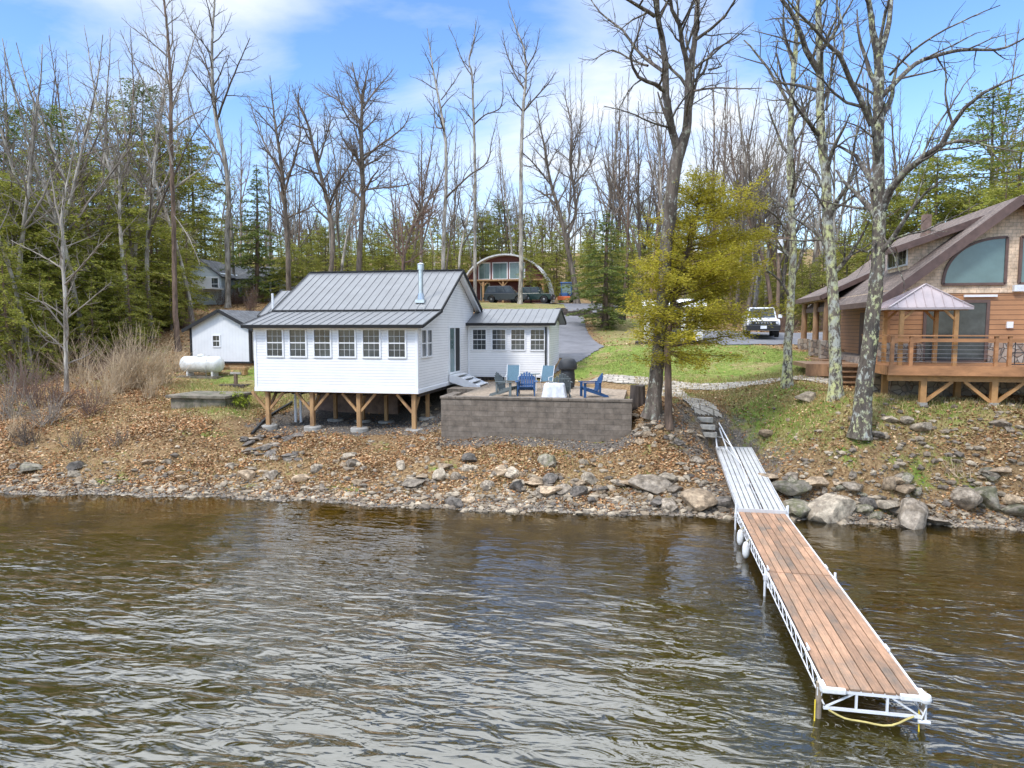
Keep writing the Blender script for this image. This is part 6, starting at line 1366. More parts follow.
# ------------------------------------------------------------------ shrubs on the left bank
def shrub(u, v, H_, seed, mtw, label, n=26, spread=.45, y=None, rs=.016, leafy=None):
    rng = random.Random(seed); b = ground_at(u, v); tubes = []
    e = empty('shrub', b, label, 'shrub', 'shrubs on the banks')
    st = []
    for i in range(n):
        a = rng.random()*6.28; l = abs(rng.gauss(0, spread)); Q, S = walk(rng, (rng.gauss(0,.18), rng.gauss(0,.18), -.08), unit((math.cos(a)*l, math.sin(a)*l, 1)), H_*rng.uniform(.55, 1.1), rs*rng.uniform(.7,1.2), rs*.3, 6, .09, .02); st.append((Q, S)); sprout(rng, tubes, Q, S, 1, 2, rs*.32, 60, .2, 1.0, (20,45), .05, .12, (.4,.7), H_*.35)
    mobj('stems', tubes_mesh('stems', st), M[mtw], e); mobj('twigs', tubes_mesh('twigs', tubes), M[mtw], e)
    if leafy:
        nr = np.random.default_rng(seed); tips = np.array([q[0][-1] for q in tubes+st]); tips = np.repeat(tips, 6, 0)+nr.normal(0,.05,(len(tips)*6,3)); N_ = len(tips)
        ax = nr.normal(0,1,(N_,3)); ax /= np.linalg.norm(ax,axis=1,keepdims=True); w = np.cross(ax, nr.normal(0,1,(N_,3))); w /= np.linalg.norm(w,axis=1,keepdims=True); l = .05
        V = np.stack([tips-ax*l, tips+w*l*.5, tips+ax*l, tips-w*l*.5], 1).reshape(-1,3); mobj('leaves', npmesh('leaves', V, np.arange(N_*4).reshape(-1,4)), M[leafy], e)
shrub(137, 388, 3.3, 1, 'twig_tan', 'big tan leafless shrub fanning up left of the propane tank', 120, .6, rs=.016)
shrub(116, 392, 2.4, 2, 'twig_tan', 'smaller tan shrub at the left foot of the big one', 60, .6)
shrub(163, 385, 2.2, 3, 'twig_tan', 'tan shrub squeezed between the big one and the propane tank', 50, .5)
shrub(20, 398, 2.6, 4, 'twig_red', 'reddish twiggy shrub at the left edge of the bank', 30, .6)
shrub(45, 425, 1.6, 5, 'twig_pale', 'low grey twiggy shrub in front of the slender pale tree', 30, .8)
shrub(92, 415, 1.5, 6, 'twig_red', 'low reddish shrub right of the slender pale tree', 22, .8)
shrub(8, 440, 1.4, 7, 'twig_tan', 'low straw-coloured shrub nearest the left edge of the photo', 24, .8)
shrub(78, 448, .9, 8, 'twig', 'small dark brushy clump low on the left bank', 26, 1.0)
shrub(120, 445, .7, 9, 'twig', 'very small dark clump beside the low bank stones', 20, 1.0)
shrub(-30, 400, 2.8, 10, 'twig_tan', 'tan shrub beyond the left edge', 30, .6)
shrub(237, 408, .75, 11, 'leafy', 'small bush with fresh yellow-green leaves beside the old cistern', 20, .6, leafy='leafy')
shrub(30, 385, 3.0, 12, 'twig_pale', 'arching grey leafless shrub behind the slender pale tree', 22, .9)
shrub(98, 380, 2.8, 13, 'twig_red', 'reddish arching shrub behind the brushy left bank', 22, .8)
for _i, (_u, _v, _h, _m, _l) in enumerate([(62,372,3.4,'twig_tan','tall tan brush right behind the slender pale tree'),(82,385,2.6,'twig_tan','tan brush between the slender pale tree and the big shrub'),(34,408,2.3,'twig_red','reddish tangled brush left of the slender pale tree'),(104,405,1.9,'twig_tan','straw-coloured brush at the front foot of the big shrub group'),
    (14,418,2.2,'twig_pale','grey tangled brush at the left edge halfway down the bank'),(58,408,1.7,'twig_red','reddish low brush at the foot of the slender pale tree'),(150,398,1.3,'twig_tan','short dry brush before the big tan shrub, left of the cistern'),(175,372,1.8,'twig_tan','tan brush directly behind the left end of the propane tank'),(28,444,1.0,'twig','dark low brush right above the mossy shore rock'),(5,372,3.2,'twig_red','reddish tall brush at the left edge under the evergreens')]):
    shrub(_u, _v, _h, 60+_i, _m, _l, 34, .65)
shrub(955, 478, .6, 14, 'twig_tan', 'small dry clump among the boulders below the deck', 22, .9)

# ------------------------------------------------------------------ fallen leaves, dry grass, pebbles
def scatter(name, n, kind, size, matl, box, seed, label, wfun):
    nr = np.random.default_rng(seed); X = nr.uniform(box[0], box[1], n*3); Y = nr.uniform(box[2], box[3], n*3)
    g, dry, gr = masks(X, Y); ds = Y-shore(X); w = wfun(X, Y, g, dry, gr, ds)*(ds > -.05)
    w = w*(1-poly_mask(X, Y, [(-15.9,26.3),(-8.5,26.3),(-8.5,35),(-15.9,35)], .2)*.85)*(1-poly_mask(X, Y, [(-7.6,25),(-.5,25),(-.5,33),(-7.6,33)], .05))*(1-poly_mask(X, Y, AV_P[0], .1))*(1-poly_mask(X, Y, AV_P[1], .1))
    keep = nr.random(len(X)) < w; X = X[keep][:n]; Y = Y[keep][:n]; N_ = len(X); Z = height(X, Y)
    if kind == 'leaf':
        s = size*nr.uniform(.5, 1.3, N_)[:,None]; ax = np.c_[nr.normal(0,1,(N_,2)), nr.normal(0,.35,N_)]; ax /= np.linalg.norm(ax,axis=1,keepdims=True)
        nn = np.c_[nr.normal(0,.45,(N_,2)), np.ones(N_)]; wv = np.cross(ax, nn); wv /= np.linalg.norm(wv,axis=1,keepdims=True); c = np.c_[X, Y, Z+.02+np.abs(nr.normal(0,.015,N_))]
        V = np.stack([c-ax*s*.5, c+wv*s*.33+ax*s*.05, c+ax*s*.5, c-wv*s*.33], 1)
    else:
        h = size*nr.uniform(.4, 1.3, N_)[:,None]; ln = np.c_[nr.normal(0,.45,(N_,2)), np.ones(N_)]; ln /= np.linalg.norm(ln,axis=1,keepdims=True); a = nr.random(N_)*6.28; sd_ = np.c_[np.cos(a), np.sin(a), np.zeros(N_)]*.009
        c = np.c_[X, Y, Z-.01]; V = np.stack([c-sd_, c+sd_, c+ln*h+sd_*.3+np.c_[nr.normal(0,.3,(N_,2)),np.zeros(N_)]*h*.3, c+ln*h*.6-sd_], 1)
    o = mobj(name, npmesh(name, V.reshape(-1,3), np.arange(N_*4).reshape(-1,4)), matl); tag(o, label, None, None, 'stuff')
M['litter'] = island_mat('fallen_leaves', [(.09,.055,.025),(.24,.13,.055),(.44,.24,.10),(.58,.37,.18),(.70,.55,.35),(.46,.20,.08),(.17,.10,.05)], .8, .15, .9, .35, 0)
M['strawgrass'] = island_mat('dry_grass', [(.24,.18,.07),(.42,.32,.14),(.58,.46,.23),(.28,.27,.08)], .8, .2, .5, .2, 0)
M['lawn_blades'] = island_mat('lawn_grass', [(.11,.16,.03),(.20,.25,.045),(.33,.33,.09),(.48,.41,.17)], .8, .25, .4, .3, 0)
cl = lambda a: np.clip(a, 0, 1)
def patch(X, Y, s, k): return cl(.5+.9*_sn(X, Y, s, k))
scatter('fallen_leaves', 120000, 'leaf', .10, M['litter'], (-34, 18, 19, 30), 1, 'brown and orange fallen leaves covering the bank', lambda X,Y,g,d,gr,ds: cl((.12+.95*patch(X,Y,1.3,4)*(.4+.8*patch(X,Y,4.1,9)))*(1-.88*d)*(1-.8*gr)+.07*g)*cl(ds*3))
scatter('woodland_leaves', 45000, 'leaf', .15, M['litter'], (-48, 40, 30, 62), 2, 'brown fallen leaves on the woodland floor and lawn edges', lambda X,Y,g,d,gr,ds: cl((.35+.65*patch(X,Y,.5,5))*(1-.9*d)*(1-.9*gr)+.03))
scatter('dry_grass', 60000, 'blade', .15, M['strawgrass'], (-34, 18, 20, 32), 3, 'dry straw-coloured grass on the bank', lambda X,Y,g,d,gr,ds: cl((d*.8+.45*patch(X,Y,.7,6)**2)*(1-.9*gr))*cl((ds-.9)*2))
scatter('lawn_grass', 80000, 'blade', .07, M['lawn_blades'], (-25, 16, 22, 43), 4, 'short patchy lawn grass', lambda X,Y,g,d,gr,ds: cl(g*(.15+1.1*patch(X,Y,1.0,3)))*cl(ds-1))

# ------------------------------------------------------------------ rocks
def rock_mesh(seed, flat=1.0, sub=3, ang=.0):
    import bmesh
    bm = bmesh.new(); bmesh.ops.create_icosphere(bm, subdivisions=sub, radius=1.0); off = Vector((seed*7.3, seed*3.1, seed*5.7)); rng = random.Random(seed)
    planes = [(Vector((rng.gauss(0,1), rng.gauss(0,1), rng.gauss(0,1))).normalized(), rng.uniform(.5,.85)) for _ in range(13)]
    for v in bm.verts:
        c = v.co.copy()
        for n, d in planes:
            k = c.dot(n)
            if k > d: c -= n*(k-d)*.97
        c *= 1+.10*mnoise.noise(c*1.7+off)+.05*mnoise.noise(c*6+off); c.z *= flat; v.co = c
    me = bpy.data.meshes.new('rock'); bm.to_mesh(me); bm.free(); me.polygons.foreach_set('use_smooth', [True]*len(me.polygons)); me.set_sharp_from_angle(angle=R(32)); return me
def rockmat(nm, c, c2): return mat(nm, c, .92, var=.3, scale=3.5, bump=.8, bscale=12, col2=c2, c2pos=(.45,.6), objrand=.3)
RM = [rockmat('grey_rock', (.30,.25,.19), (.17,.135,.095)), rockmat('tan_rock', (.40,.30,.195), (.24,.175,.11)), rockmat('mossy_rock', (.24,.21,.16), (.13,.125,.07)), rockmat('slate_rock', (.17,.145,.12), (.09,.08,.065)), rockmat('pale_rock', (.40,.335,.245), (.24,.195,.14))]
RME = []
for i in range(10): me = rock_mesh(i+1, [.75,.6,.8,.35,.5][i % 5]); RME.append(me)
rk = random.Random(4); RN = 0
def rock(x, y, s, label, group, mi=None, ki=None, z=None, sink=.35, name='rock', sc=None):
    me0 = RME[ki if ki is not None else rk.randrange(len(RME))]; m = RM[mi if mi is not None else rk.choice((0,0,1,1,2,4))]
    o = bpy.data.objects.new(name, me0)
    if not me0.materials: me0.materials.append(m)
    o.material_slots[0].link = 'OBJECT'; o.material_slots[0].material = m
    sx = s*rk.uniform(.85,1.2); sy = s*rk.uniform(.7,1.0); sz = s*rk.uniform(.7,1.0)
    if sc: sx, sy, sz = sc
    g = (hz(x, y) if z is None else z); o.location = (x, y, g+sz*(.5-sink)); o.scale = (sx, sy, sz); o.rotation_euler = (rk.gauss(0,.15), rk.gauss(0,.15), rk.random()*6.28); link(o)
    tag(o, label, 'rock', group); return o
BIG = [(770,476,18,'tan boulder touching the right side of the metal ramp',1),(791,487,24,'rounded boulder with orange leaves just right of the ramp foot',2),(794,508,24,'wet-edged boulder at the waterline beside the first dock boards',2),(830,510,28,'long pale mossy boulder at the waterline right of the dock',4),(854,488,14,'upright grey boulder above the long pale waterline boulder',0),
 (885,504,22,'pale flat-topped boulder in the middle of the right shore pile',4),(900,490,17,'brown rounded boulder above the right shore pile',1),(912,517,28,'large low grey slab lying in the water edge',0),(964,501,20,'square grey boulder left of its twin below the deck',0),(984,498,21,'square lichen-grey boulder right of its twin below the deck',2),(936,522,16,'small dark boulder right of the large low slab',0),
 (868,504,12,'dark wedge-shaped boulder left of the pale flat-topped one',3),(1011,504,12,'reddish small boulder at the right edge of the shore',1),(700,500,28,'broad tan boulder left of the ramp foot',1),(723,503,18,'dark grey boulder tucked under the ramp left side',3),(898,511,14,'slanted slab leaning under the pale flat-topped boulder',0),
 (440,474,12,'pinkish pale stone highest of the left shore stones',4),(455,477,9,'small grey stone right of the pinkish one',0),(413,482,16,'flat grey slab at the left of the middle shore',0),(423,476,12,'brown stone resting on the flat grey slab',1),(510,473,15,'flat light slab on the leafy mid bank',4),(519,482,10,'pale tilted stone below the flat light slab',4),
 (551,480,14,'blue-grey stone in the mid bank cluster',3),(549,490,20,'largest brown-grey boulder in the mid bank cluster',1),(563,488,15,'vertical-faced boulder at the right of the mid bank cluster',0),(588,479,15,'pale rounded stone right of the mid bank cluster',4),(587,490,9,'small bluish-white stone below the pale rounded one',4),(626,481,16,'brown boulder halfway to the ramp',1),(649,483,24,'large split light-grey boulder between wall and ramp',0),
 (675,488,12,'small grey boulder right of the large split one',0),(669,504,16,'flat grey boulder at the waterline left of the ramp',0),(579,483,12,'brown low stone beside the mid bank cluster',1),(516,486,14,'dark square stone below the pale tilted stone',3),(534,483,13,'rust-brown upright stone left of the mid bank cluster',1),(548,461,18,'moss-tinted boulder under the middle of the retaining wall',2),
 (599,490,10,'small rusty stone near the small bluish-white one',1),(470,458,13,'dark stone left of centre beneath the retaining wall',3),(455,503,13,'dark wet stone at the waterline below the wall left end',3),(468,499,10,'brown wet stone beside the dark wet one',1),(302,478,13,'tan tilted stone on the bank below the cottage',1),(352,463,11,'round grey stone under the cottage middle posts',0),(347,456,9,'small pale stone above the round grey one',4),
 (401,466,10,'pale upright stone below the right cottage post',4),(248,476,14,'long brown stone standing on the bank left of the cottage',1),(272,475,10,'grey stone right of the long brown one',0),(77,466,12,'dark grey rock low on the left bank',3),(30,466,14,'dark mossy rock at the far left shore',2),(149,462,9,'tan rock middle of the left bank',1),(167,461,9,'pale grey rock beside the tan one on the left bank',4),(230,466,9,'white stone near the slate heap',4),
 (876,437,11,'black charred rock at the foot of the big lichened tree',3),(765,435,11,'rectangular tan stone lying in the grass right of the ramp',1),(808,398,14,'smooth white boulder in the bed before the lodge landing',4),(922,430,12,'pale stone in the leafy slope below the deck post',4),(905,423,9,'small white stone beside the deck slope leaves',4),(1000,424,12,'grey stone at the right end below the deck',0),(890,418,10,'flat pale stone right of the big lichened tree',4)]
for u, v, w, lab, mi in BIG:
    g = ground_at(u, v+w*.25); px = FPX/(g-Vector(CAMP)).length; s = w/px*.84; rock(g[0], g[1], s, lab, 'boulders along the shore', mi, name='boulder', sink=.3)
def strew(n, box, smin, smax, label, group, mis=None, kis=None):
    """box in the photo's columns and rows"""
    for _ in range(n):
        g = ground_at(rk.uniform(box[0], box[2]), rk.uniform(box[1], box[3])); s = smin+(smax-smin)*rk.random()**2
        rock(g[0], g[1], s, label, group, rk.choice(mis) if mis else None, rk.choice(kis) if kis else None)
strew(34, (634,396,672,446), .09, .26, 'small pale rubble stone beside the right end of the retaining wall', 'rubble right of the wall', (4,4,1,0))
strew(16, (650,430,705,500), .10, .26, 'small grey stone in the scree between oak and ramp', 'scree by the ramp', (0,4,3))
strew(22, (414,402,444,444), .09, .22, 'small pale rubble stone between the last cottage post and the wall', 'rubble left of the wall', (4,4,1))
strew(40, (242,435,302,462), .16, .36, 'flat dark slate in the heap below the first cottage post', 'slate heap', (3,3,0), (3,8))
strew(20, (300,437,425,450), .07, .16, 'small stone along the gravel edge under the cottage', 'stones under the cottage', (3,0,4))
strew(30, (250,452,440,500), .09, .26, 'small stone on the leafy bank below the cottage', 'small bank stones', (0,1,4))
strew(44, (440,462,700,508), .12, .40, 'small stone on the leafy bank below the retaining wall', 'small wall-bank stones', (0,1,4,3))
strew(36, (775,476,1020,524), .18, .46, 'small stone between the boulders of the right shore', 'small right-shore stones', (0,1,2))
strew(14, (0,462,240,492), .10, .26, 'small stone along the left waterline', 'small left-shore stones', (0,1,4))
strew(10, (915,418,1024,436), .09, .2, 'pale stone in the row on the slope under the deck', 'stones under the deck', (4,0))
strew(8, (560,308,640,318), .15, .3, 'dark stone of the low wall beside the driveway', 'driveway stones', (3,0))
def cobbles():
    nr = np.random.default_rng(18); V0, F0 = mesh_arrays3(RME[0]); sel = []
    n = 5200; X = nr.uniform(-30, 16, n); ds = nr.gamma(1.6, .75, n)-.2; Y = shore(X)+ds
    w = np.where(X > 4.2, .95, np.where(X > -8, .9, np.where(X > -17, .45, .3))); k = (nr.random(n) < w) & ~((X > 2.4) & (X < 3.9)); X = X[k]; Y = Y[k]; Z = height(X, Y)
    V = []; F = []; b = 0; arr = [mesh_arrays3(rock_mesh(40+i, .6, 1)) for i in range(5)]
    for x, y, z in zip(X, Y, Z):
        v, f = arr[nr.integers(5)]; a = nr.random()*6.28; s_ = nr.uniform(.045,.13)+.13*(nr.random()**4); c, sn = math.cos(a)*s_, math.sin(a)*s_
        W = np.c_[v[:,0]*c-v[:,1]*sn*.8+x, v[:,0]*sn+v[:,1]*c*.8+y, v[:,2]*s_*.8+z+s_*.1]; V.append(W); F.append(f+b); b += len(v)
    o = mobj('shore_cobbles', npmesh('shore_cobbles', np.concatenate(V), None, np.concatenate(F)), island_mat('cobble_stone', [(.11,.09,.07),(.21,.175,.13),(.32,.26,.185),(.44,.37,.27),(.26,.20,.135),(.15,.13,.11)], .9, 0, 3, .35, 0)); tag(o, 'cobbles tumbled along the shoreline', None, None, 'stuff')
def mesh_arrays3(me):
    v = np.empty(len(me.vertices)*3, np.float32); me.vertices.foreach_get('co', v); f = np.empty(len(me.loops), np.int32); me.loops.foreach_get('vertex_index', f); return v.reshape(-1,3), f.reshape(-1,3)
cobbles()
def pebbles():
    nr = np.random.default_rng(8); V0, F0 = [], []
    base = np.array([(1,0,0),(0,1,0),(-1,0,0),(0,-1,0),(0,0,.6),(0,0,-.5)], float); tri = np.array([(0,1,4),(1,2,4),(2,3,4),(3,0,4),(1,0,5),(2,1,5),(3,2,5),(0,3,5)])
    X = nr.uniform(-34, 18, 22000); ds = nr.exponential(.45, 22000)-.12; Y = shore(X)+ds
    X2 = nr.uniform(-16, 5, 22000); Y2 = nr.uniform(20.8, 29, 22000); g, d, gr = masks(X2, Y2); k = (nr.random(22000) < gr*.7) & ~((X2 > -7.6) & (X2 < -.5) & (Y2 > 25)); X = np.r_[X, X2[k]]; Y = np.r_[Y, Y2[k]]
    N_ = len(X); Z = height(X, Y); s = nr.uniform(.015,.05,N_)[:,None,None]*nr.uniform(.7,1.3,(N_,1,3)); a = nr.random(N_)*6.28
    B = base[None]*s; c, sn = np.cos(a)[:,None], np.sin(a)[:,None]; W = np.stack([B[:,:,0]*c-B[:,:,1]*sn, B[:,:,0]*sn+B[:,:,1]*c, B[:,:,2]], -1)+np.c_[X, Y, Z+.005][:,None]
    F = (np.arange(N_)[:,None,None]*6+tri[None]).reshape(-1,3)
    o = mobj('pebbles', npmesh('pebbles', W.reshape(-1,3), None, F), island_mat('pebble_stone', [(.07,.065,.06),(.18,.16,.14),(.26,.22,.17),(.34,.30,.24),(.24,.16,.10)], .9, 0, .4, .2, 0)); tag(o, 'pebbles and gravel along the waterline and around the ramp', None, None, 'stuff')
pebbles()

# ------------------------------------------------------------------ paths, steps, stump, pipe, pole
def ribbon(uvs, w):
    P_ = [Vector((x, y, 0)) for x, y in uvs]; Q, _ = resample([tuple(p) for p in P_], [1]*len(P_), .4); Q = [Vector(q) for q in Q]; l = []; r = []
    for i, p in enumerate(Q):
        t = (Q[min(i+1,len(Q)-1)]-Q[max(i-1,0)]).normalized(); n = Vector((-t.y, t.x, 0)); l.append(tuple((p+n*w/2)[:2])); r.append(tuple((p-n*w/2)[:2]))
    return l+r[::-1]
M['flagstone'] = bricky('pale_flagstones', (.36,.32,.26), (.46,.41,.34), (.16,.14,.11), .5, .36, .03, axis='xy')
sheet('stone_path', ribbon([(-2.3,33.0),(-.4,31.6),(1.8,30.9),(4,30.4),(5.7,29.4),(7.4,28.4)], 1.25), M['flagstone'], step=.08)
sheet('stone_path', ribbon([(.8,30.4),(1.15,28.9),(1.7,27.4),(2.3,26.2)], 1.15), M['flagstone'], lift=.02, step=.08)
for i, (u, v) in enumerate(((701,421),(703,427),(705,434))):
    g = ground_at(u, v); m = MB(); m.box(-.42, .42, -.11, .11, -.12, .05); o = m.build('timber_step', M['path'], None, loc=g, bevel=.01); o.rotation_euler = (0,0,R(-12))
    tag(o, ['topmost timber step at the end of the stone walk', 'middle timber step above the metal ramp', 'lowest timber step nearest the metal ramp'][i], 'step', 'timber steps above the ramp')
def extras():
    b = ground_at(637, 407); m = MB(); rng = random.Random(2); n = 18; vs = []
    for k, (z, r) in enumerate(((-.3,.36),(.1,.31),(.5,.28),(.82,.27))):
        for i in range(n): a = 6.283*i/n; rr = r*(1+.1*math.sin(a*3+1)+.05*math.sin(a*7)); vs.append((rr*math.cos(a), rr*math.sin(a), z+(.03*math.sin(a*2) if k == 3 else 0)))
    m.add(vs, [(k*n+i, k*n+(i+1)%n, (k+1)*n+(i+1)%n, (k+1)*n+i) for k in range(3) for i in range(n)]+[tuple(range(3*n, 4*n))]); tag(m.build('tree_stump', M['stump'], None, loc=b), 'dark weathered tree stump between retaining wall and forked oak', 'stump')
    pts = []
    for u, v in ((292,404),(280,411),(268,419),(259,428),(252,436)): g = ground_at(u, v); pts.append((g[0], g[1], g[2]+.07))
    m = MB(); m.tube(pts, .06, 10); tag(m.build('drain_pipe', M['pipe'], smooth=True), 'black flexible drain pipe curving down beside the left cottage post', 'pipe')
    p = aty(777, 333, 56); g = hz(p[0], 56); top = aty(777, 236, 56)[2]; e = empty('utility_pole', (p[0], 56, g), 'weathered utility pole with white box behind the white off-road vehicle', 'pole')
    m = MB(); m.tube([(0,0,-.3),(0,0,top-g)], [.16,.11], 10); m.build('shaft', M['pole'], e, smooth=True); m = MB(); m.tube([(0,-.25,top-g-1.3),(0,-.25,top-g-.3)], .2, 12); m.build('transformer', M['white_metal'], e, smooth=True)
    m = MB(); m.box(-1.1, 1.1, -.06, .06, top-g-.25, top-g-.12); m.build('crossarm', M['pole'], e)
    # low dry-stone edging of the driveway bank
    P_ = [aty(u, v, y) for u, v, y in ((559,314,62),(580,316,58),(600,320,55),(622,322,54))]; m = MB()
    for i in range(3):
        a, b_ = P_[i], P_[i+1]
        for j in range(6):
            q = a+(b_-a)*(j+.5)/6; z = hz(q[0], q[1]); w = rng.uniform(.3,.45); h = rng.uniform(.3,.5); m.box(q[0]-w, q[0]+w, q[1]-.2+rng.uniform(-.06,.06), q[1]+.25, z-.2, z+h)
    tag(m.build('stone_wall', M['stump'], bevel=.05), 'low dark stone edging above the driveway bend', 'wall')
extras()

# ------------------------------------------------------------------ dock and ramp
def boardmat():
    def ex(m, N, L, bs, tc, hs):
        g = N.new('ShaderNodeNewGeometry'); n = N.new('ShaderNodeTexNoise'); n.inputs['Scale'].default_value = .55; n.inputs['Detail'].default_value = 6; n.inputs['Roughness'].default_value = .7
        ad = N.new('ShaderNodeVectorMath'); ad.operation = 'ADD'; cb = N.new('ShaderNodeCombineXYZ'); mu = N.new('ShaderNodeMath'); mu.operation = 'MULTIPLY'; mu.inputs[1].default_value = 37; L.new(g.outputs['Random Per Island'], mu.inputs[0]); L.new(mu.outputs[0], cb.inputs[2])
        L.new(tc.outputs['Object'], ad.inputs[0]); L.new(cb.outputs[0], ad.inputs[1]); L.new(ad.outputs[0], n.inputs['Vector'])
        rp = N.new('ShaderNodeValToRGB'); L.new(n.outputs['Fac'], rp.inputs[0]); e = rp.color_ramp.elements; e[0].position = .36; e[0].color = (.22,.165,.12,1); e[1].position = .50; e[1].color = (.38,.225,.135,1); k = e.new(.64); k.color = (.54,.31,.185,1)
        mp = N.new('ShaderNodeMapping'); mp.inputs['Scale'].default_value = (30, 1.2, 30); L.new(ad.outputs[0], mp.inputs[0]); gn = N.new('ShaderNodeTexNoise'); gn.inputs['Scale'].default_value = 3; gn.inputs['Detail'].default_value = 5; L.new(mp.outputs[0], gn.inputs['Vector'])
        mr = N.new('ShaderNodeMapRange'); L.new(gn.outputs['Fac'], mr.inputs[0]); mr.inputs[1].default_value = .3; mr.inputs[2].default_value = .7; mr.inputs[3].default_value = .72; mr.inputs[4].default_value = 1.22
        rr = N.new('ShaderNodeMapRange'); L.new(g.outputs['Random Per Island'], rr.inputs[0]); rr.inputs[3].default_value = .78; rr.inputs[4].default_value = 1.2; mm = N.new('ShaderNodeMath'); mm.operation = 'MULTIPLY'; L.new(mr.outputs[0], mm.inputs[0]); L.new(rr.outputs[0], mm.inputs[1])
        L.new(rp.outputs[0], hs.inputs['Color']); L.new(mm.outputs[0], hs.inputs['Value'])
    return mat('weathered_dock_boards', (.4,.26,.16), .8, bump=.5, bscale=20, extra=ex)
M['board'] = boardmat()
M['rope'] = mat('faded_yellow_rope', (.55,.45,.16), .8, var=.2)
M['strap'] = mat('yellow_strap', (.75,.55,.04), .6)
M['rusty'] = mat('weathered_post', (.30,.24,.17), .8, var=.25, scale=6)
M['fender'] = mat('white_fender_vinyl', (.78,.78,.76), .35)
def build_dock():
    d = empty('dock', (2.54, 9.9, 0), 'long narrow wooden dock on a white metal truss reaching into the lake', 'dock')
    W_ = 1.2; z = .52; nb = 8; bw = W_/nb; L1, L2 = 4.65, 9.5; rng = random.Random(6)
    for (y0, y1) in ((0,L1-.01),(L1+.01,L2)):
        m = MB()
        for i in range(nb):
            if rng.random() < .45: c = rng.uniform(.35,.65)*(y1-y0)+y0; segs = ((y0,c-.004),(c+.004,y1))
            else: segs = ((y0,y1),)
            for a, b in segs: m.box(i*bw+.008, (i+1)*bw-.008, a+rng.uniform(0,.012), b-rng.uniform(0,.012), z-.035+rng.uniform(-.003,.003), z+rng.uniform(-.002,.003))
        m.build('deck_boards', M['board'], d, bevel=.004)
        t = MB()
        for x in (-.03, W_+.03):
            t.tube([(x,y0,z-.03),(x,y1,z-.03)], .018, 8); t.tube([(x,y0,z-.25),(x,y1,z-.25)], .012, 8); n = int((y1-y0)/.36)
            for k in range(n): ya = y0+(y1-y0)*k/n; yb = y0+(y1-y0)*(k+.5)/n; yc = y0+(y1-y0)*(k+1)/n; t.tube([(x,ya,z-.04),(x,yb,z-.245),(x,yc,z-.04)], .008, 6)
        for y in (y0+.03, y1-.03):
            t.box(-.03, W_+.03, y-.02, y+.02, z-.085, z-.04); t.box(-.03, W_+.03, y-.018, y+.018, z-.335, z-.3)
            for x in (W_*.33, W_*.66): t.box(x-.015, x+.015, y-.015, y+.015, z-.3, z-.085)
            t.beam((0,y,z-.3),(W_*.3,y,z-.08), .022, .022, upd=(0,1,0)); t.beam((W_,y,z-.3),(W_*.7,y,z-.08), .022, .022, upd=(0,1,0))
        t.build('truss_frame', M['white_metal'], d)
    for x in (-.07, W_+.07):
        for y, hh in ((.12,.0),(L1,.06),(L2-.08,.22)):
            m = MB(); m.tube([(x,y,-2.6 if y < 5 else -1.2 if y < 9 else -.6),(x,y,z+hh)], .042 if y < 1 else .024, 10); p = m.build('leg', M['rusty'] if y < 1 else M['white_metal'], d)
            m = MB(); m.box(x-.032, x+.032, y-.035, y+.035, z-.18, z-.06); m.build('leg_bracket', M['white_metal'], p)
    for x in (0, 1):
        s = -1 if x == 0 else 1; xc = 0 if x == 0 else W_; m = MB(); m.box(min(xc+s*.07, xc-s*.27), max(xc+s*.07, xc-s*.24), -.06, 0, z-.07, z+.012); m.box(min(xc+s*.0, xc+s*.08), max(xc, xc+s*.08), 0, .2, z-.09, z+.015)
        if x: m.lathe([(.02,-.06),(.07,-.055),(.08,0),(.07,.055),(.02,.06)], 18, (W_+.04,-.03,z-.02)); 
        m.build('corner_bumper', M['fender'], d, bevel=.015)
    m = MB(); m.tube([(W_+.06,-.02,z-.1),(W_+.07,0,z-.36)], .014, 8); m.tube([(W_-.03,-.02,z-.36),(W_+.12,-.02,z-.36)], .026, 10); m.tube([(W_+.06,-.03,z-.15),(W_-.0,-.05,z-.3),(W_+.02,-.02,z-.36)], .010, 6); m.build('end_bracket', M['white_metal'], d)
    for x, y in ((-.0,1.15),(W_,1.35),(.0,L1+.1),(W_,L1+.4)):
        m = MB(); m.tube([(x,y-.1,z+.05),(x,y+.1,z+.05)], .013, 8); m.box(x-.012, x+.012, y-.045, y-.025, z, z+.05); m.box(x-.012, x+.012, y+.025, y+.045, z, z+.05); m.build('cleat', M['white_metal'], d)
    m = MB(); pts = [(.02+.10*k, -.05-.04*math.sin(k), z-.30-.15*math.sin(math.pi*k/11)) for k in range(12)]; m.tube(pts, .014, 6); tag(m.build('mooring_rope', M['rope'], None, smooth=True, loc=(2.54,9.9,0)), 'faded yellow rope sagging across the lake end of the dock', 'rope')
    for x, nm in ((-.12,'l'),(W_+.02,'r')):
        m = MB(); m.tube([(x,.1,z-.25),(x-.02,.02,.0),(x+.02,-.02,-.3)], .010, 6); m.build('strap', M['strap'], d)
    for i, y in enumerate((6.9, 7.9)):
        e = empty('boat_fender', (2.54-.14, 9.9+y, z-.28), ['round white fender hanging lower on the left dock side', 'oblong white fender hanging nearest the ramp'][i], 'fender', 'white fenders on the dock')
        m = MB(); m.lathe([(.02,-.2),(.05,-.18),(.08,-.1),(.085,0),(.08,.1),(.05,.18),(.02,.2)], 16); m.build('bumper', M['fender'], e, smooth=True); m = MB(); m.tube([(0,0,.19),(.08,0,.27)], .008, 5); m.build('cord', M['rope'], e)
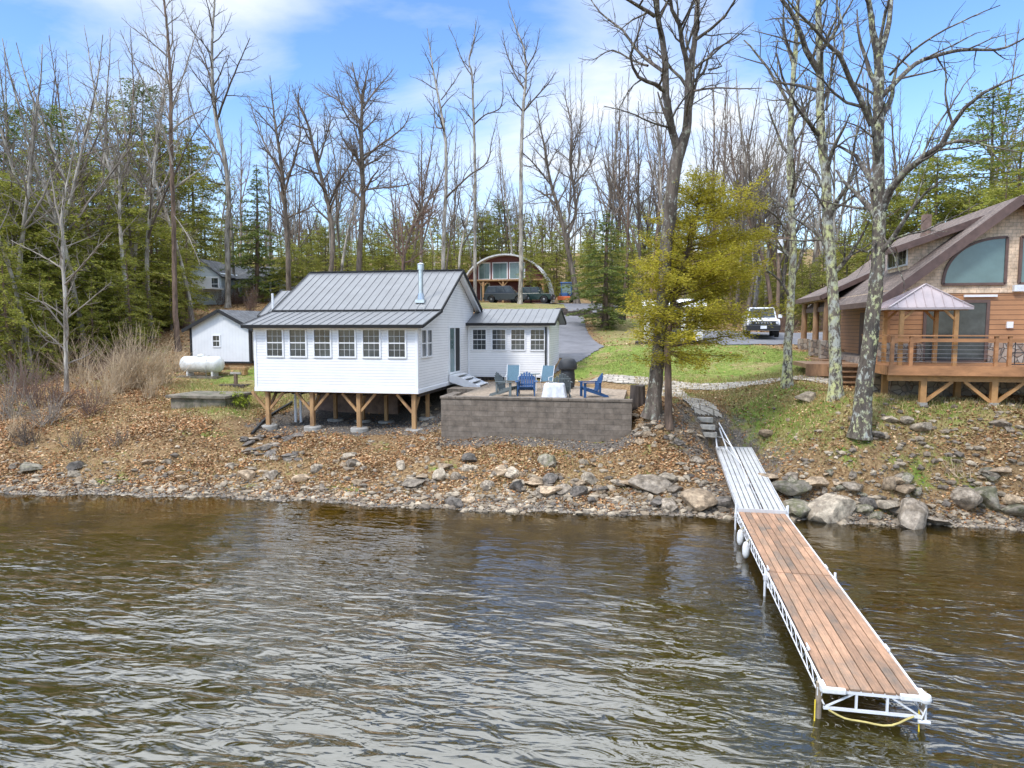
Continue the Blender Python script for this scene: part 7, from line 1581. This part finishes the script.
    # the metal gangway up to the bank
    y0, y1, z0, z1 = 19.32, 25.65, .60, 1.22
    g = empty('gangway', (2.54, y0, 0), 'pale slatted metal gangway from the bank down to the wooden dock', 'ramp'); dy = y1-y0; zz = lambda y: z0+(z1-z0)*y/dy
    def bd(m, x0, x1, th=.03, lift=0): m.slab((x0,0,z0+lift),(x1,0,z0+lift),(x1,dy,z1+lift),(x0,dy,z1+lift),th)
    for a, b in ((0,.56),(.65,1.2)):
        m = MB(); n = 4; w = (b-a)/n
        for i in range(n): bd(m, a+i*w+.013, a+(i+1)*w-.013)
        m.build('slats', M['alu'], g)
    m = MB(); 
    for x in (-.03, .585, 1.2): m.slab((x,0,z0+.01),(x+.03,0,z0+.01),(x+.03,dy,z1+.01),(x,dy,z1+.01),.12)
    m.box(-.03, 1.23, -.06, -.01, z0-.12, z0+.01); m.box(-.03, 1.23, dy+.01, dy+.05, z1-.12, z1+.01)
    for k in range(1, 8): y = dy*k/8; m.box(0, 1.2, y-.02, y+.02, zz(y)-.1, zz(y)-.04)
    m.build('frame', M['alu'], g)
    m = MB(); ap = (.0, 27.1-y0, 2.3)
    A = [(-.02,dy-.5,zz(dy-.5)+.1),(.28,dy*.86,zz(dy*.86)+.15),(.55,dy*.62,zz(dy*.62)+.1)]
    for a in A: m.tube([a, ap], .026, 8)
    m.tube([(.55,dy*.62,zz(dy*.62)+.1),(.52,dy*.3,zz(dy*.3)+.08)], .019, 8)
    m.tube([A[0], A[1], A[2]], .014, 6); m.tube([ap, (.02,27.15-y0,1.5)], .02, 8)
    for t in (.3,.6): m.tube([tuple(Vector(A[0]).lerp(Vector(ap), t)), tuple(Vector(A[1]).lerp(Vector(ap), t)), tuple(Vector(A[2]).lerp(Vector(ap), t))], .012, 6)
    m.build('handrail', M['white_metal'], g)
    for x in (-.06, 1.26): m = MB(); m.tube([(x,.1,-.5),(x,.1,z0+.1)], .025, 8); m.build('leg', M['white_metal'], g)
M['alu'] = mat('pale_aluminium', (.56,.56,.55), .5, metal=.1, var=.08, scale=3)
build_dock()
